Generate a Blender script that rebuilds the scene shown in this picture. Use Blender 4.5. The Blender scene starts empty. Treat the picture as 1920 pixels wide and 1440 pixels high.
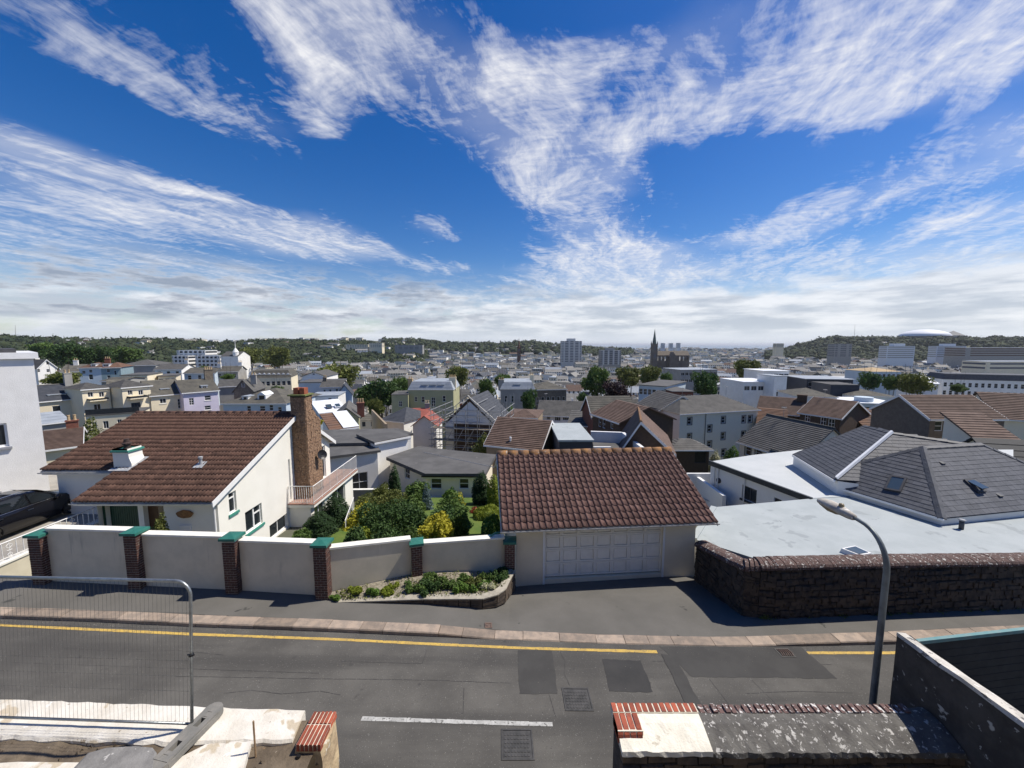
import bpy, bmesh, math, random
import numpy as np
from mathutils import Vector, Matrix
random.seed(7); RNG = np.random.default_rng(11)
SC = bpy.context.scene
COL = SC.collection
# ------------------------------------------------------------------ camera
FPX = 721.0; PITCH = math.atan(74/721.0); CAMZ = 7.6
cd = bpy.data.cameras.new('camera'); cam = bpy.data.objects.new('camera', cd); COL.objects.link(cam)
cd.sensor_width = 36.0; cd.lens = FPX/1920*36; cd.clip_start = 0.05; cd.clip_end = 120000
cam.location = (0, 0, CAMZ); cam.rotation_euler = (math.pi/2-PITCH, 0, 0)
SC.camera = cam
SC.view_settings.view_transform = 'Standard'; SC.view_settings.look = 'None'
SC.view_settings.exposure = 0.3; SC.view_settings.gamma = 1.0; SC.view_settings.use_curve_mapping = False
SC.cycles.use_denoising = True
SC.cycles.max_bounces = 6; SC.cycles.diffuse_bounces = 3; SC.cycles.glossy_bounces = 3; SC.cycles.transparent_max_bounces = 8
# ------------------------------------------------------------------ sun
SUN = Vector((0.66, 0.16, 1.0)).normalized()
sl = bpy.data.lights.new('sun', 'SUN'); so = bpy.data.objects.new('sun', sl); COL.objects.link(so)
sl.energy = 4.6; sl.angle = math.radians(0.5); sl.color = (1.0, 0.93, 0.83)
so.rotation_euler = SUN.to_track_quat('Z', 'Y').to_euler(); so.location = (40, 10, 80)
# ------------------------------------------------------------------ world: blue sky, high cirrus, low cloud bank
class NT:
    def __init__(s, tree): s.t = tree; s.n = tree.nodes; s.l = tree.links
    def new(s, typ, **kw):
        n = s.n.new(typ)
        for k, v in kw.items(): setattr(n, k, v)
        return n
    def put(s, sock, val):
        if hasattr(val, 'is_output'): s.l.new(val, sock)
        elif val is not None: sock.default_value = val
    def math(s, op, a, b=None, c=None, clamp=False):
        n = s.new('ShaderNodeMath', operation=op, use_clamp=clamp)
        s.put(n.inputs[0], a); s.put(n.inputs[1], b)
        if c is not None: s.put(n.inputs[2], c)
        return n.outputs[0]
    def mapr(s, v, a, b, c=0.0, d=1.0, smooth=True):
        n = s.new('ShaderNodeMapRange', interpolation_type='SMOOTHSTEP' if smooth else 'LINEAR')
        for i, q in enumerate((v, a, b, c, d)): s.put(n.inputs[i], q)
        return n.outputs[0]
    def mix(s, f, a, b, mode='MIX'):
        n = s.new('ShaderNodeMix', data_type='RGBA', blend_type=mode)
        s.put(n.inputs[0], f); s.put(n.inputs[6], a); s.put(n.inputs[7], b)
        return n.outputs[2]
    def comb(s, x, y, z):
        n = s.new('ShaderNodeCombineXYZ'); s.put(n.inputs[0], x); s.put(n.inputs[1], y); s.put(n.inputs[2], z); return n.outputs[0]
    def noise(s, vec, scale, detail=4, rough=0.55, dist=0.0, lac=2.0):
        n = s.new('ShaderNodeTexNoise'); s.put(n.inputs['Vector'], vec)
        n.inputs['Scale'].default_value = scale; n.inputs['Detail'].default_value = detail
        n.inputs['Roughness'].default_value = rough; n.inputs['Distortion'].default_value = dist; n.inputs['Lacunarity'].default_value = lac
        return n.outputs[0]
W = bpy.data.worlds.new('World'); SC.world = W; W.use_nodes = True
T = NT(W.node_tree); T.n.clear()
def c4(r, g, b): return (r, g, b, 1.0)
def build_sky():
    out = T.new('ShaderNodeOutputWorld'); bg = T.new('ShaderNodeBackground')
    sky = T.new('ShaderNodeTexSky', sky_type='NISHITA'); sky.sun_disc = False
    sky.sun_elevation = math.asin(SUN.z); sky.sun_rotation = math.atan2(SUN.x, SUN.y)
    sky.altitude = 60; sky.air_density = 1.0; sky.dust_density = 0.4; sky.ozone_density = 3.0
    hs = T.new('ShaderNodeHueSaturation'); hs.inputs['Hue'].default_value = 0.513; hs.inputs['Saturation'].default_value = 1.42; hs.inputs['Value'].default_value = 0.92
    T.l.new(sky.outputs[0], hs.inputs['Color'])
    g = T.new('ShaderNodeTexCoord'); sep = T.new('ShaderNodeSeparateXYZ'); T.l.new(g.outputs['Generated'], sep.inputs[0])
    x, y, z = sep.outputs
    zz = T.math('ADD', T.math('MAXIMUM', z, 0.0), 0.09)
    qx = T.math('DIVIDE', x, zz); qy = T.math('DIVIDE', y, zz)        # a cloud sheet high above the town
    q = T.comb(qx, qy, 0.0)
    def Q(px, py):
        u = (px-960)/FPX; v = (py-720)/FPX
        d = Vector((u, math.cos(PITCH)-v*math.sin(PITCH), -math.sin(PITCH)-v*math.cos(PITCH))).normalized()
        return d.x/(max(d.z, 0)+0.09), d.y/(max(d.z, 0)+0.09)
    wob = T.noise(q, 1.3, 2, 0.5)
    wob2 = T.noise(T.comb(T.math('ADD', qx, 7.3), qy, 2.0), 1.3, 2, 0.5)
    wx = T.math('ADD', qx, T.math('MULTIPLY', T.math('SUBTRACT', wob, 0.5), 0.42))
    wy = T.math('ADD', qy, T.math('MULTIPLY', T.math('SUBTRACT', wob2, 0.5), 0.42))
    def band(p0, p1, w0, w1, amp):
        # soft capsule on the cloud sheet between two places, w metres-of-sheet wide
        ax, ay = Q(*p0); bx, by = Q(*p1); dx, dy = bx-ax, by-ay; L2 = dx*dx+dy*dy
        rx = T.math('SUBTRACT', wx, ax); ry = T.math('SUBTRACT', wy, ay)
        t = T.math('MULTIPLY_ADD', ry, dy/L2, T.math('MULTIPLY', rx, dx/L2), clamp=True)
        ex = T.math('MULTIPLY_ADD', t, -dx, rx); ey = T.math('MULTIPLY_ADD', t, -dy, ry)
        d = T.math('SQRT', T.math('MULTIPLY_ADD', ex, ex, T.math('MULTIPLY', ey, ey)))
        w = T.math('MULTIPLY_ADD', t, w1-w0, w0)
        return T.mapr(T.math('DIVIDE', d, w), 1.0, 0.0, 0.0, amp)
    m = None
    for b in BANDS:
        o = band(*b); m = o if m is None else T.math('ADD', m, o)
    # fibrous texture: noise drawn out along the wind, with a finer mackerel ripple over it
    def stretched(ang, sx, sy, scale, detail, rough, dist, off=0.0):
        mp = T.new('ShaderNodeMapping'); T.l.new(T.comb(wx, wy, off), mp.inputs['Vector'])
        mp.vector_type = 'TEXTURE'; mp.inputs['Rotation'].default_value = (0, 0, math.radians(ang)); mp.inputs['Scale'].default_value = (1/sx, 1/sy, 1)
        return T.noise(mp.outputs[0], scale, detail, rough, dist)
    fib = stretched(56, 0.50, 2.0, 2.4, 10, 0.68, 0.5)
    fib2 = stretched(84, 0.7, 1.9, 5.0, 8, 0.66, 0.3, 3.0)
    rip = stretched(-8, 1.1, 2.4, 12.0, 4, 0.55, 0.3, 6.0)
    tex = T.math('MULTIPLY_ADD', fib2, 0.40, T.math('MULTIPLY_ADD', rip, 0.22, T.math('MULTIPLY', fib, 0.55)))     # about 0.58 in the mean
    big = T.noise(q, 0.55, 4, 0.6)
    m = T.math('MINIMUM', T.math('ADD', m, T.mapr(big, 0.50, 0.75, 0.0, 0.30)), 1.25)
    dens = T.mapr(T.math('MULTIPLY_ADD', m, 0.215, tex), 0.70, 0.99, 0.0, 1.0, False)
    veil = T.mapr(T.math('MULTIPLY', m, T.noise(q, 1.1, 5, 0.6)), 0.20, 0.85, 0.0, 0.38)
    cir = T.math('MAXIMUM', T.math('MULTIPLY', dens, T.mapr(m, 0.0, 0.55, 0.0, 0.94)), veil)
    cir = T.math('MULTIPLY', cir, T.mapr(z, 0.0, 0.10))
    # low cloud: stretched banks close to the horizon
    az = T.math('ARCTAN2', x, y)
    lowv = T.comb(T.math('MULTIPLY', az, 3.6), T.math('MULTIPLY', z, 10.5), 0.0)
    ln = T.noise(lowv, 2.0, 8, 0.60, 0.15)
    ln2 = T.noise(T.comb(T.math('MULTIPLY', az, 3.0), T.math('MULTIPLY', z, 17.0), 4.0), 2.2, 7, 0.58, 0.1)
    lowm = T.mapr(z, 0.24, 0.03, 0.0, 0.36)
    rightm = T.math('MULTIPLY', T.mapr(az, -0.5, 0.35, 0.0, 0.22), T.mapr(z, 0.16, 0.07))
    bank = T.math('ADD', T.math('ADD', ln, lowm), rightm)
    lowc = T.mapr(bank, 0.66, 0.92, 0.0, 1.0)
    lowc = T.math('MULTIPLY', lowc, T.mapr(z, 0.215, 0.10))
    lcol = T.mix(T.mapr(ln2, 0.36, 0.64), c4(*CL_GREY), c4(*CL_LOWW))
    lcol = T.mix(T.mapr(z, 0.0, 0.05), c4(*CL_HZN), lcol)
    hs2 = T.new('ShaderNodeHueSaturation'); hs2.inputs['Hue'].default_value = 0.52; hs2.inputs['Saturation'].default_value = 0.9; hs2.inputs['Value'].default_value = 0.95; T.l.new(sky.outputs[0], hs2.inputs['Color'])
    blue = T.mix(T.mapr(z, 0.02, 0.22), hs2.outputs[0], hs.outputs[0])
    col = T.mix(cir, blue, c4(*CL_WHITE))
    col = T.mix(T.math('MULTIPLY', lowc, 0.92), col, lcol)
    # small grey-bottomed cumulus low over the ridge
    cu = T.noise(T.comb(T.math('MULTIPLY', az, 5.5), T.math('MULTIPLY', z, 24.0), 9.0), 1.5, 8, 0.6, 0.1)
    cum = T.math('MULTIPLY', T.mapr(cu, 0.47, 0.58), T.math('MULTIPLY', T.mapr(z, 0.035, 0.07), T.mapr(z, 0.19, 0.12)))
    cum = T.math('MULTIPLY', cum, T.mapr(az, 0.25, -0.35, 0.10, 0.85))
    col = T.mix(cum, col, T.mix(T.mapr(cu, 0.50, 0.64), c4(5.2, 5.5, 6.1), c4(2.7, 3.1, 3.9)))
    bg.inputs['Strength'].default_value = SKY_STR
    T.l.new(col, bg.inputs['Color']); T.l.new(bg.outputs[0], out.inputs['Surface'])
SKY_STR = 0.098
W.cycles.sampling_method = 'MANUAL'; W.cycles.sample_map_resolution = 512
CL_WHITE = (7.7, 7.7, 7.9); CL_GREY = (4.5, 5.0, 5.8); CL_LOWW = (7.6, 7.8, 8.2); CL_HZN = (6.2, 6.7, 7.5)
BANDS = [  # from, to (directions given as places in the view), widths, weight
    ((620, 0), (1060, 330), .55, .50, .9), ((1060, 330), (1150, 470), .55, .75, .85), ((1100, 490), (1240, 560), .9, 1.1, .7),
    ((560, 40), (610, 230), .30, .14, .8), ((150, 60), (480, 230), .28, .42, .75), ((0, 240), (360, 370), .35, .22, .7),
    ((250, 380), (560, 440), .7, .8, .95), ((560, 450), (830, 500), .8, .55, .75), ((0, 420), (420, 520), 1.5, 1.2, .85),
    ((1000, 130), (1900, 20), .30, .55, .85), ((1220, 240), (1640, 170), .30, .42, 1.15), ((1640, 170), (1900, 90), .40, .45, .8),
    ((1420, 440), (1920, 270), .42, .60, .95), ((1060, 530), (1920, 470), 1.3, 1.3, .95), ((800, 420), (830, 440), .28, .28, .8), ((1850, 400), (1930, 380), .5, .6, .8),
    ((300, 560), (1000, 560), 1.0, 1.0, .5)]
build_sky()
# ------------------------------------------------------------------ pixel rays -> places at a real depth / height
CP, SP = math.cos(PITCH), math.sin(PITCH)
CAMP = Vector((0, 0, CAMZ))
def ray(x, y):
    u = (x-960)/FPX; v = (y-720)/FPX
    return Vector((u, CP-v*SP, -SP-v*CP))
def AZ(x, y, z): d = ray(x, y); return CAMP+d*((z-CAMZ)/d.z)          # at height z
def AY(x, y, Y): d = ray(x, y); return CAMP+d*(Y/d.y)                # at distance Y
def AX(x, y, X): d = ray(x, y); return CAMP+d*(X/d.x)                # on the plane X
def AP(x, y, O, N): d = ray(x, y); return CAMP+d*((O-CAMP).dot(N)/d.dot(N))
def road_z(X): return -0.0143*X
def AR(x, y, h=0.0):                                                  # on the road (+h)
    d = ray(x, y); t = (h-CAMZ)/(d.z+0.0143*d.x); return CAMP+d*t
# ------------------------------------------------------------------ mesh builder and scene tree
MATS = {}
class MB:
    def __init__(s): s.v = []; s.f = []; s.m = []
    def face(s, pts, m=0):
        i = len(s.v); s.v += [tuple(p) for p in pts]; s.f.append(tuple(range(i, i+len(pts)))); s.m.append(m); return s
    def mesh(s, vs, fs, m=0):
        i = len(s.v); s.v += [tuple(p) for p in vs]; s.f += [tuple(i+k for k in f) for f in fs]; s.m += [m]*len(fs); return s
    def hexa(s, p, m=0):     # 8 points: bottom 0-3 anticlockwise from above, top 4-7
        return s.mesh(p, [(3, 2, 1, 0), (4, 5, 6, 7), (0, 1, 5, 4), (1, 2, 6, 5), (2, 3, 7, 6), (3, 0, 4, 7)], m)
    def box(s, a, b, m=0, M=None):
        (x0, y0, z0), (x1, y1, z1) = a, b
        p = [Vector(q) for q in ((x0, y0, z0), (x1, y0, z0), (x1, y1, z0), (x0, y1, z0), (x0, y0, z1), (x1, y0, z1), (x1, y1, z1), (x0, y1, z1))]
        if M is not None: p = [M @ q for q in p]
        return s.hexa(p, m)
    def obox(s, O, U, Vv, N, u, v, n, m=0):   # oriented box: ranges along three axes
        O = Vector(O); P = lambda a, b, c: O+U*a+Vv*b+N*c
        return s.hexa([P(u[0], v[0], n[0]), P(u[1], v[0], n[0]), P(u[1], v[0], n[1]), P(u[0], v[0], n[1]),
                       P(u[0], v[1], n[0]), P(u[1], v[1], n[0]), P(u[1], v[1], n[1]), P(u[0], v[1], n[1])], m)
    def extrude(s, poly, vec, m=0):
        n = len(poly); p = [Vector(q) for q in poly]; w = [q+Vector(vec) for q in p]
        s.mesh(p+w, [tuple(reversed(range(n))), tuple(range(n, 2*n))]+[(i, (i+1) % n, n+(i+1) % n, n+i) for i in range(n)], m); return s
    def tube(s, pts, r, n=8, m=0, cap=True):
        pts = [Vector(p) for p in pts]; rs = r if isinstance(r, (list, tuple)) else [r]*len(pts)
        base = len(s.v); up = None
        for i, p in enumerate(pts):
            d = (pts[min(i+1, len(pts)-1)]-pts[max(i-1, 0)]).normalized()
            if up is None:
                up = Vector((0, 0, 1)) if abs(d.z) < 0.9 else Vector((1, 0, 0))
            a = d.cross(up).normalized(); b = a.cross(d).normalized(); up = b
            for k in range(n):
                t = 2*math.pi*k/n; s.v.append(tuple(p+(a*math.cos(t)+b*math.sin(t))*rs[i]))
        for i in range(len(pts)-1):
            for k in range(n):
                k2 = (k+1) % n
                s.f.append((base+i*n+k, base+i*n+k2, base+(i+1)*n+k2, base+(i+1)*n+k)); s.m.append(m)
        if cap:
            s.f.append(tuple(base+k for k in reversed(range(n)))); s.m.append(m)
            s.f.append(tuple(base+(len(pts)-1)*n+k for k in range(n))); s.m.append(m)
        return s
    def lathe(s, O, prof, n=12, m=0, axis=Vector((0, 0, 1))):
        O = Vector(O); q = axis.to_track_quat('Z', 'Y'); base = len(s.v)
        for r, h in prof:
            for k in range(n):
                t = 2*math.pi*k/n; s.v.append(tuple(O+q @ Vector((r*math.cos(t), r*math.sin(t), h))))
        for i in range(len(prof)-1):
            for k in range(n):
                k2 = (k+1) % n; s.f.append((base+i*n+k, base+i*n+k2, base+(i+1)*n+k2, base+(i+1)*n+k)); s.m.append(m)
        s.f.append(tuple(base+k for k in reversed(range(n)))); s.m.append(m)
        s.f.append(tuple(base+(len(prof)-1)*n+k for k in range(n))); s.m.append(m)
        return s
    def data(s, name, mats, smooth=False):
        me = bpy.data.meshes.new(name); me.from_pydata(s.v, [], s.f)
        for mm in (mats if isinstance(mats, (list, tuple)) else [mats]): me.materials.append(MATS[mm] if isinstance(mm, str) else mm)
        if any(s.m): me.polygons.foreach_set('material_index', s.m)
        if smooth: me.polygons.foreach_set('use_smooth', [True]*len(s.f))
        me.update(); return me
    def build(s, name, mats, parent=None, smooth=False, **tags):
        return link(name, s.data(name, mats, smooth), parent, **tags)
WORG = {}
def link(name, data, parent=None, loc=None, rot=None, scale=None, **tags):
    o = bpy.data.objects.new(name, data); COL.objects.link(o)
    w = Vector(loc) if loc is not None else Vector((0, 0, 0))
    if parent is not None:
        o.parent = parent; o.location = w-WORG[parent.name]
    else: o.location = w
    if rot is not None: o.rotation_euler = rot
    if scale is not None: o.scale = scale
    WORG[o.name] = w
    for k, v in tags.items():
        if v is not None: o[k] = v
    return o
def thing(name, label, category, loc=(0, 0, 0), group=None):
    return link(name, None, None, loc, label=label, category=category, group=group, kind='thing')
def copy_tree(o, loc, rot=None, label=None, scale=None, parent=None):
    c = o.copy(); COL.objects.link(c); c.parent = parent
    if parent is None:
        c.location = loc; WORG[c.name] = Vector(loc)
        if rot is not None: c.rotation_euler = rot
        if scale is not None: c.scale = scale
        if label: c['label'] = label
    for ch in o.children: copy_tree(ch, None, parent=c)
    return c
def structure(name, mb, mats, label=None, category=None, smooth=False):
    return mb.build(name, mats, None, smooth, kind='structure', label=label, category=category)
# ------------------------------------------------------------------ materials
def mat(name, c, c2=None, scale=3.0, rough=0.8, bump=0.0, bscale=None, rnd=0.0, spots=None, detail=5, metal=0.0, spec=0.3, contrast=0.3, streak=None, coat=0.0, lane=None):
    """c..c2 mottled by noise on world position; rnd: brightness spread per object; spots=(colour, scale, threshold): lichen, grit"""
    m = bpy.data.materials.new(name); m.use_nodes = True; t = NT(m.node_tree); t.n.clear()
    out = t.new('ShaderNodeOutputMaterial'); b = t.new('ShaderNodeBsdfPrincipled'); t.l.new(b.outputs[0], out.inputs[0])
    geo = t.new('ShaderNodeNewGeometry'); pos = geo.outputs['Position']
    c = tuple(c); c2 = tuple(c2) if c2 else tuple(v*0.8 for v in c)
    f = t.mapr(t.noise(pos, scale, detail, 0.6), 0.5-contrast/2, 0.5+contrast/2)
    col = t.mix(f, c4(*c), c4(*c2))
    if lane:       # (colour, amount): wear drawn out along the street
        mp = t.new('ShaderNodeMapping'); t.l.new(pos, mp.inputs[0]); mp.inputs['Scale'].default_value = (0.10, 1.1, 1)
        col = t.mix(t.mapr(t.noise(mp.outputs[0], 1.0, 6, 0.6), 0.42, 0.68, 0, lane[1]), col, c4(*lane[0]))
    if streak:     # (colour, scale, threshold) vertical rain streaks
        mp = t.new('ShaderNodeMapping'); t.l.new(pos, mp.inputs[0]); mp.inputs['Scale'].default_value = (1, 1, 0.12)
        col = t.mix(t.mapr(t.noise(mp.outputs[0], streak[1], 4, 0.6), streak[2], streak[2]+0.18, 0, 0.8), col, c4(*streak[0]))
    if spots:
        for sp in (spots if isinstance(spots, list) else [spots]):
            col = t.mix(t.mapr(t.noise(pos, sp[1], 3, 0.6, 0.3), sp[2], sp[2]+0.05), col, c4(*sp[0]))
    if rnd:
        oi = t.new('ShaderNodeObjectInfo'); hv = t.new('ShaderNodeHueSaturation'); t.l.new(col, hv.inputs['Color'])
        t.l.new(t.mapr(oi.outputs['Random'], 0, 1, 1-rnd, 1+rnd, False), hv.inputs['Value']); col = hv.outputs[0]
    t.put(b.inputs['Base Color'], col); b.inputs['Roughness'].default_value = rough; b.inputs['Metallic'].default_value = metal
    b.inputs['Specular IOR Level'].default_value = spec; b.inputs['Coat Weight'].default_value = coat
    if bump:
        bn = t.new('ShaderNodeBump'); bn.inputs['Strength'].default_value = min(1, bump); bn.inputs['Distance'].default_value = 0.02
        t.l.new(t.noise(pos, bscale or scale*8, 4, 0.65), bn.inputs['Height']); t.l.new(bn.outputs[0], b.inputs['Normal'])
    MATS[name] = m; return m
def leafmat(name, c, c2, rnd=0.15, trans=0.25):
    m = bpy.data.materials.new(name); m.use_nodes = True; t = NT(m.node_tree); t.n.clear()
    out = t.new('ShaderNodeOutputMaterial'); b = t.new('ShaderNodeBsdfPrincipled'); tr = t.new('ShaderNodeBsdfTranslucent'); mx = t.new('ShaderNodeMixShader')
    geo = t.new('ShaderNodeNewGeometry')
    f = t.math('MULTIPLY_ADD', geo.outputs['Random Per Island'], 0.6, t.math('MULTIPLY', t.noise(geo.outputs['Position'], 1.3, 2), 0.5))
    oi = t.new('ShaderNodeObjectInfo'); hv = t.new('ShaderNodeHueSaturation')
    t.l.new(t.mix(t.mapr(f, 0.15, 0.85), c4(*c), c4(*c2)), hv.inputs['Color'])
    t.l.new(t.mapr(oi.outputs['Random'], 0, 1, 1-rnd, 1+rnd, False), hv.inputs['Value'])
    col = hv.outputs[0]
    t.l.new(col, b.inputs['Base Color']); t.l.new(col, tr.inputs[0]); b.inputs['Roughness'].default_value = 0.62; b.inputs['Specular IOR Level'].default_value = 0.25
    mx.inputs[0].default_value = trans; t.l.new(b.outputs[0], mx.inputs[1]); t.l.new(tr.outputs[0], mx.inputs[2]); t.l.new(mx.outputs[0], out.inputs[0])
    MATS[name] = m
def glassmat(name, c=(0.02, 0.025, 0.03), rough=0.06, spec=0.6):
    m = bpy.data.materials.new(name); m.use_nodes = True; b = m.node_tree.nodes['Principled BSDF']
    b.inputs['Base Color'].default_value = c4(*c); b.inputs['Roughness'].default_value = rough; b.inputs['Specular IOR Level'].default_value = spec
    MATS[name] = m
# ------------------------------------------------------------------ palette
mat('asphalt', (.074, .071, .065), (.118, .113, .102), 0.9, .95, .22, 60, lane=((.062, .060, .056), .95), spots=[((.20, .195, .18), 42, .64), ((.045, .044, .042), 30, .66), ((.060, .058, .055), 1.7, .68)], contrast=.5, detail=8)
mat('asphalt_pave', (.104, .100, .090), (.134, .128, .116), 0.8, .95, .2, 70, spots=[((.21, .20, .185), 48, .67), ((.06, .06, .055), 2.2, .68)], contrast=.5, detail=8)
mat('asphalt_patch', (.050, .049, .047), (.060, .059, .056), 1.5, .92, .2, 70, spots=((.13, .128, .12), 55, .70))
mat('asphalt_dark', (.038, .038, .038), (.050, .049, .048), 1.2, .92, .2, 70)
mat('asphalt_seam', (.045, .044, .043), (.07, .068, .065), 4, .9)
mat('granite_kerb', (.33, .262, .205), (.235, .195, .16), 5, .85, .5, 40, rnd=.22, spots=[((.15, .12, .10), 22, .66), ((.42, .36, .31), 34, .68)])
mat('yellow_paint', (.56, .38, .09), (.42, .29, .09), 6, .8, .2, 40, spots=[((.15, .135, .095), 26, .60), ((.12, .11, .09), 5, .66)])
mat('white_paint_line', (.46, .46, .44), (.33, .33, .315), 7, .8, .2, 40, spots=((.13, .13, .12), 20, .58))
mat('cast_iron', (.06, .06, .058), (.09, .088, .085), 6, .55, .2, 60, metal=.4)
mat('rust_iron', (.19, .13, .10), (.11, .08, .07), 14, .7, .2, 60, metal=.2)
mat('render_wall', (.64, .575, .45), (.56, .505, .395), 1.6, .9, .15, 30, streak=((.33, .305, .25), 3.2, .60))
mat('coping_white', (.80, .78, .70), (.70, .68, .60), 3, .8)
mat('brick_dark', (.115, .055, .042), (.070, .042, .037), 9, .85, .4, 50, rnd=.25)
mat('mortar', (.40, .37, .32), (.33, .30, .26), 8, .95)
mat('mortar_white', (.72, .67, .55), (.60, .54, .43), 8, .95, .3, 40)
mat('green_cap', (.022, .135, .105), (.035, .16, .125), 5, .5, .1, 20, spots=((.20, .28, .24), 18, .72))
mat('garage_render', (.74, .665, .515), (.68, .61, .475), 1.3, .9, .12, 40)
mat('door_white', (.84, .81, .73), (.78, .75, .68), 4, .55, spots=((.38, .27, .16), 2.6, .73))
mat('pvc_white', (.80, .80, .79), (.76, .76, .75), 5, .4)
mat('gutter_grey', (.62, .61, .58), (.46, .45, .43), 8, .5)
mat('tile_pink', (.120, .066, .054), (.165, .098, .082), 6, .85, .5, 50, rnd=.2, spots=[((.34, .30, .26), 9, .70), ((.07, .045, .04), 5, .66)])
mat('ridge_orange', (.30, .155, .06), (.15, .095, .068), 5, .9, .5, 40, rnd=.2, spots=((.30, .29, .26), 8, .64))
mat('tile_brown', (.078, .042, .031), (.118, .066, .048), 5, .85, .5, 45, rnd=.2, spots=[((.42, .39, .34), 5.5, .735), ((.055, .032, .025), 3, .64)])
mat('stone_dark', (.13, .098, .070), (.065, .053, .044), 4, .95, .6, 30, rnd=.3, spots=[((.16, .115, .07), 6, .66), ((.20, .18, .15), 12, .72)])
mat('stone_joint', (.030, .027, .025), (.045, .04, .036), 6, .95)
mat('coping_lichen', (.125, .080, .068), (.085, .060, .053), 9, .9, .5, 40, spots=[((.46, .44, .40), 9, .60), ((.58, .56, .52), 22, .63)])
mat('cement_white', (.80, .765, .66), (.70, .665, .56), 4, .9, .5, 30, spots=((.56, .52, .42), 6, .68))
mat('paint_old', (.70, .67, .60), (.60, .56, .48), 2.5, .85, .5, 25, spots=[((.50, .43, .32), 2.2, .60), ((.30, .25, .185), 8, .665), ((.78, .76, .71), 5, .66)])
mat('brick_red', (.34, .085, .045), (.22, .065, .042), 7, .75, .4, 40, rnd=.28, spots=((.50, .33, .26), 14, .71))
mat('rubble_tan', (.52, .41, .25), (.36, .27, .17), 4, .95, .9, 14, spots=[((.70, .64, .52), 5, .62), ((.14, .11, .08), 7, .68)])
mat('render_lichen', (.050, .046, .042), (.080, .073, .065), 3, .95, .6, 20, spots=[((.40, .40, .37), 3.4, .64), ((.34, .34, .32), 8.5, .65)])
mat('cement_lichen', (.135, .13, .118), (.095, .09, .083), 4, .95, .6, 25, spots=[((.44, .43, .40), 10.5, .60), ((.36, .35, .33), 22, .63), ((.56, .55, .52), 15, .66)])
mat('teal_edge', (.10, .24, .25), (.16, .26, .26), 5, .6)
mat('black_board', (.018, .022, .026), (.028, .032, .036), 3, .7)
mat('soil', (.17, .135, .095), (.105, .082, .058), 3, .98, 1.0, 14, spots=((.30, .25, .19), 16, .68))
mat('slab_stone', (.24, .235, .225), (.17, .166, .16), 4, .9, .5, 30, spots=((.44, .43, .41), 9, .63))
mat('rubber_foot', (.17, .168, .155), (.22, .21, .19), 6, .85, .3, 30)
mat('galv', (.36, .39, .40), (.27, .29, .30), 12, .38, metal=.75)
mat('wire', (.20, .205, .20), (.14, .14, .14), 12, .5, metal=.5)
mat('lamp_steel', (.20, .225, .23), (.13, .145, .15), 4, .5, metal=.3, spots=((.34, .34, .31), 10, .70))
mat('lamp_head', (.50, .47, .41), (.34, .31, .27), 7, .7, .3, 30, spots=((.72, .70, .66), 9, .60))
mat('lamp_bowl', (.30, .25, .15), (.24, .20, .13), 8, .25)
mat('wood_stick', (.33, .22, .12), (.22, .15, .09), 10, .8)
mat('black_plastic', (.012, .012, .014), (.02, .02, .022), 5, .4)
mat('gravel', (.30, .27, .21), (.17, .15, .11), 14, .95, .8, 40)
mat('lawn', (.075, .125, .022), (.11, .15, .03), 2, .95, .5, 30)
mat('earth', (.12, .10, .07), (.09, .10, .05), .3, .95, .3, 3)
glassmat('glass'); glassmat('glass_blue', (.05, .075, .10)); glassmat('lamp_glass', (.25, .22, .15), .2)
mat('grit_pale', (.30, .28, .23), (.14, .12, .09), 9, .95)
# ------------------------------------------------------------------ road, kerb, pavement
KB = [(-260, 1152, .11), (0, 1160, .11), (200, 1167, .11), (360, 1175, .11), (500, 1180, .11), (640, 1185.5, .11), (800, 1193, .10), (840, 1195, .10), (900, 1198, .03), (953, 1200, .02),
      (1033, 1203, .02), (1120, 1207, .02), (1240, 1210, .02), (1340, 1212, .02), (1437, 1212, .03), (1495, 1212, .08), (1678, 1208, .11), (1920, 1196, .11), (2250, 1178, .11)]
kp = [(AR(x, y), h) for x, y, h in KB]
sd = [0]
for a, b in zip(kp, kp[1:]): sd.append(sd[-1]+(b[0]-a[0]).length)
def kerb_at(s):
    for i in range(len(kp)-1):
        if s <= sd[i+1] or i == len(kp)-2:
            t = (s-sd[i])/(sd[i+1]-sd[i]); d = (kp[i+1][0]-kp[i][0]).normalized()
            return kp[i][0].lerp(kp[i+1][0], t), kp[i][1]*(1-t)+kp[i+1][1]*t, Vector((-d.y, d.x, 0))
road = MB()
xs = np.linspace(-24, 24, 49)
for a, b in zip(xs, xs[1:]):
    ka, kb_ = (float(np.interp(v, [p[0].x for p in kp], [p[0].y for p in kp]))+.12 for v in (a, b))
    for y0, y1 in ((-3, 4), (4, 7)): road.face([(a, y0, road_z(a)), (b, y0, road_z(b)), (b, y1, road_z(b)), (a, y1, road_z(a))])
    road.face([(a, 7, road_z(a)), (b, 7, road_z(b)), (b, kb_, road_z(b)), (a, ka, road_z(a))])
road_o = structure('road', road, 'asphalt')
def sheet(name, m, px, h, parent=road_o, sub=1):
    mb = MB(); p = [AR(x, y, h) for x, y in px]; pts = []
    for a, b in zip(p, p[1:]+p[:1]):
        n = max(3, int((b-a).length/.07)); d = (b-a).normalized(); w = Vector((-d.y, d.x, 0)); j = 0
        for i in range(n): j = .75*j+random.gauss(0, .007); pts.append(a.lerp(b, i/n)+w*(j if i else 0))
    mb.face(pts); return mb.build(name, m, parent)
sheet('asphalt_patch', 'asphalt_patch', [(974, 1301), (1045, 1301), (1035, 1219), (971, 1219)], .004)
sheet('asphalt_patch', 'asphalt_dark', [(1142, 1296), (1224, 1297), (1201, 1238), (1129, 1236)], .004)
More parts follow.
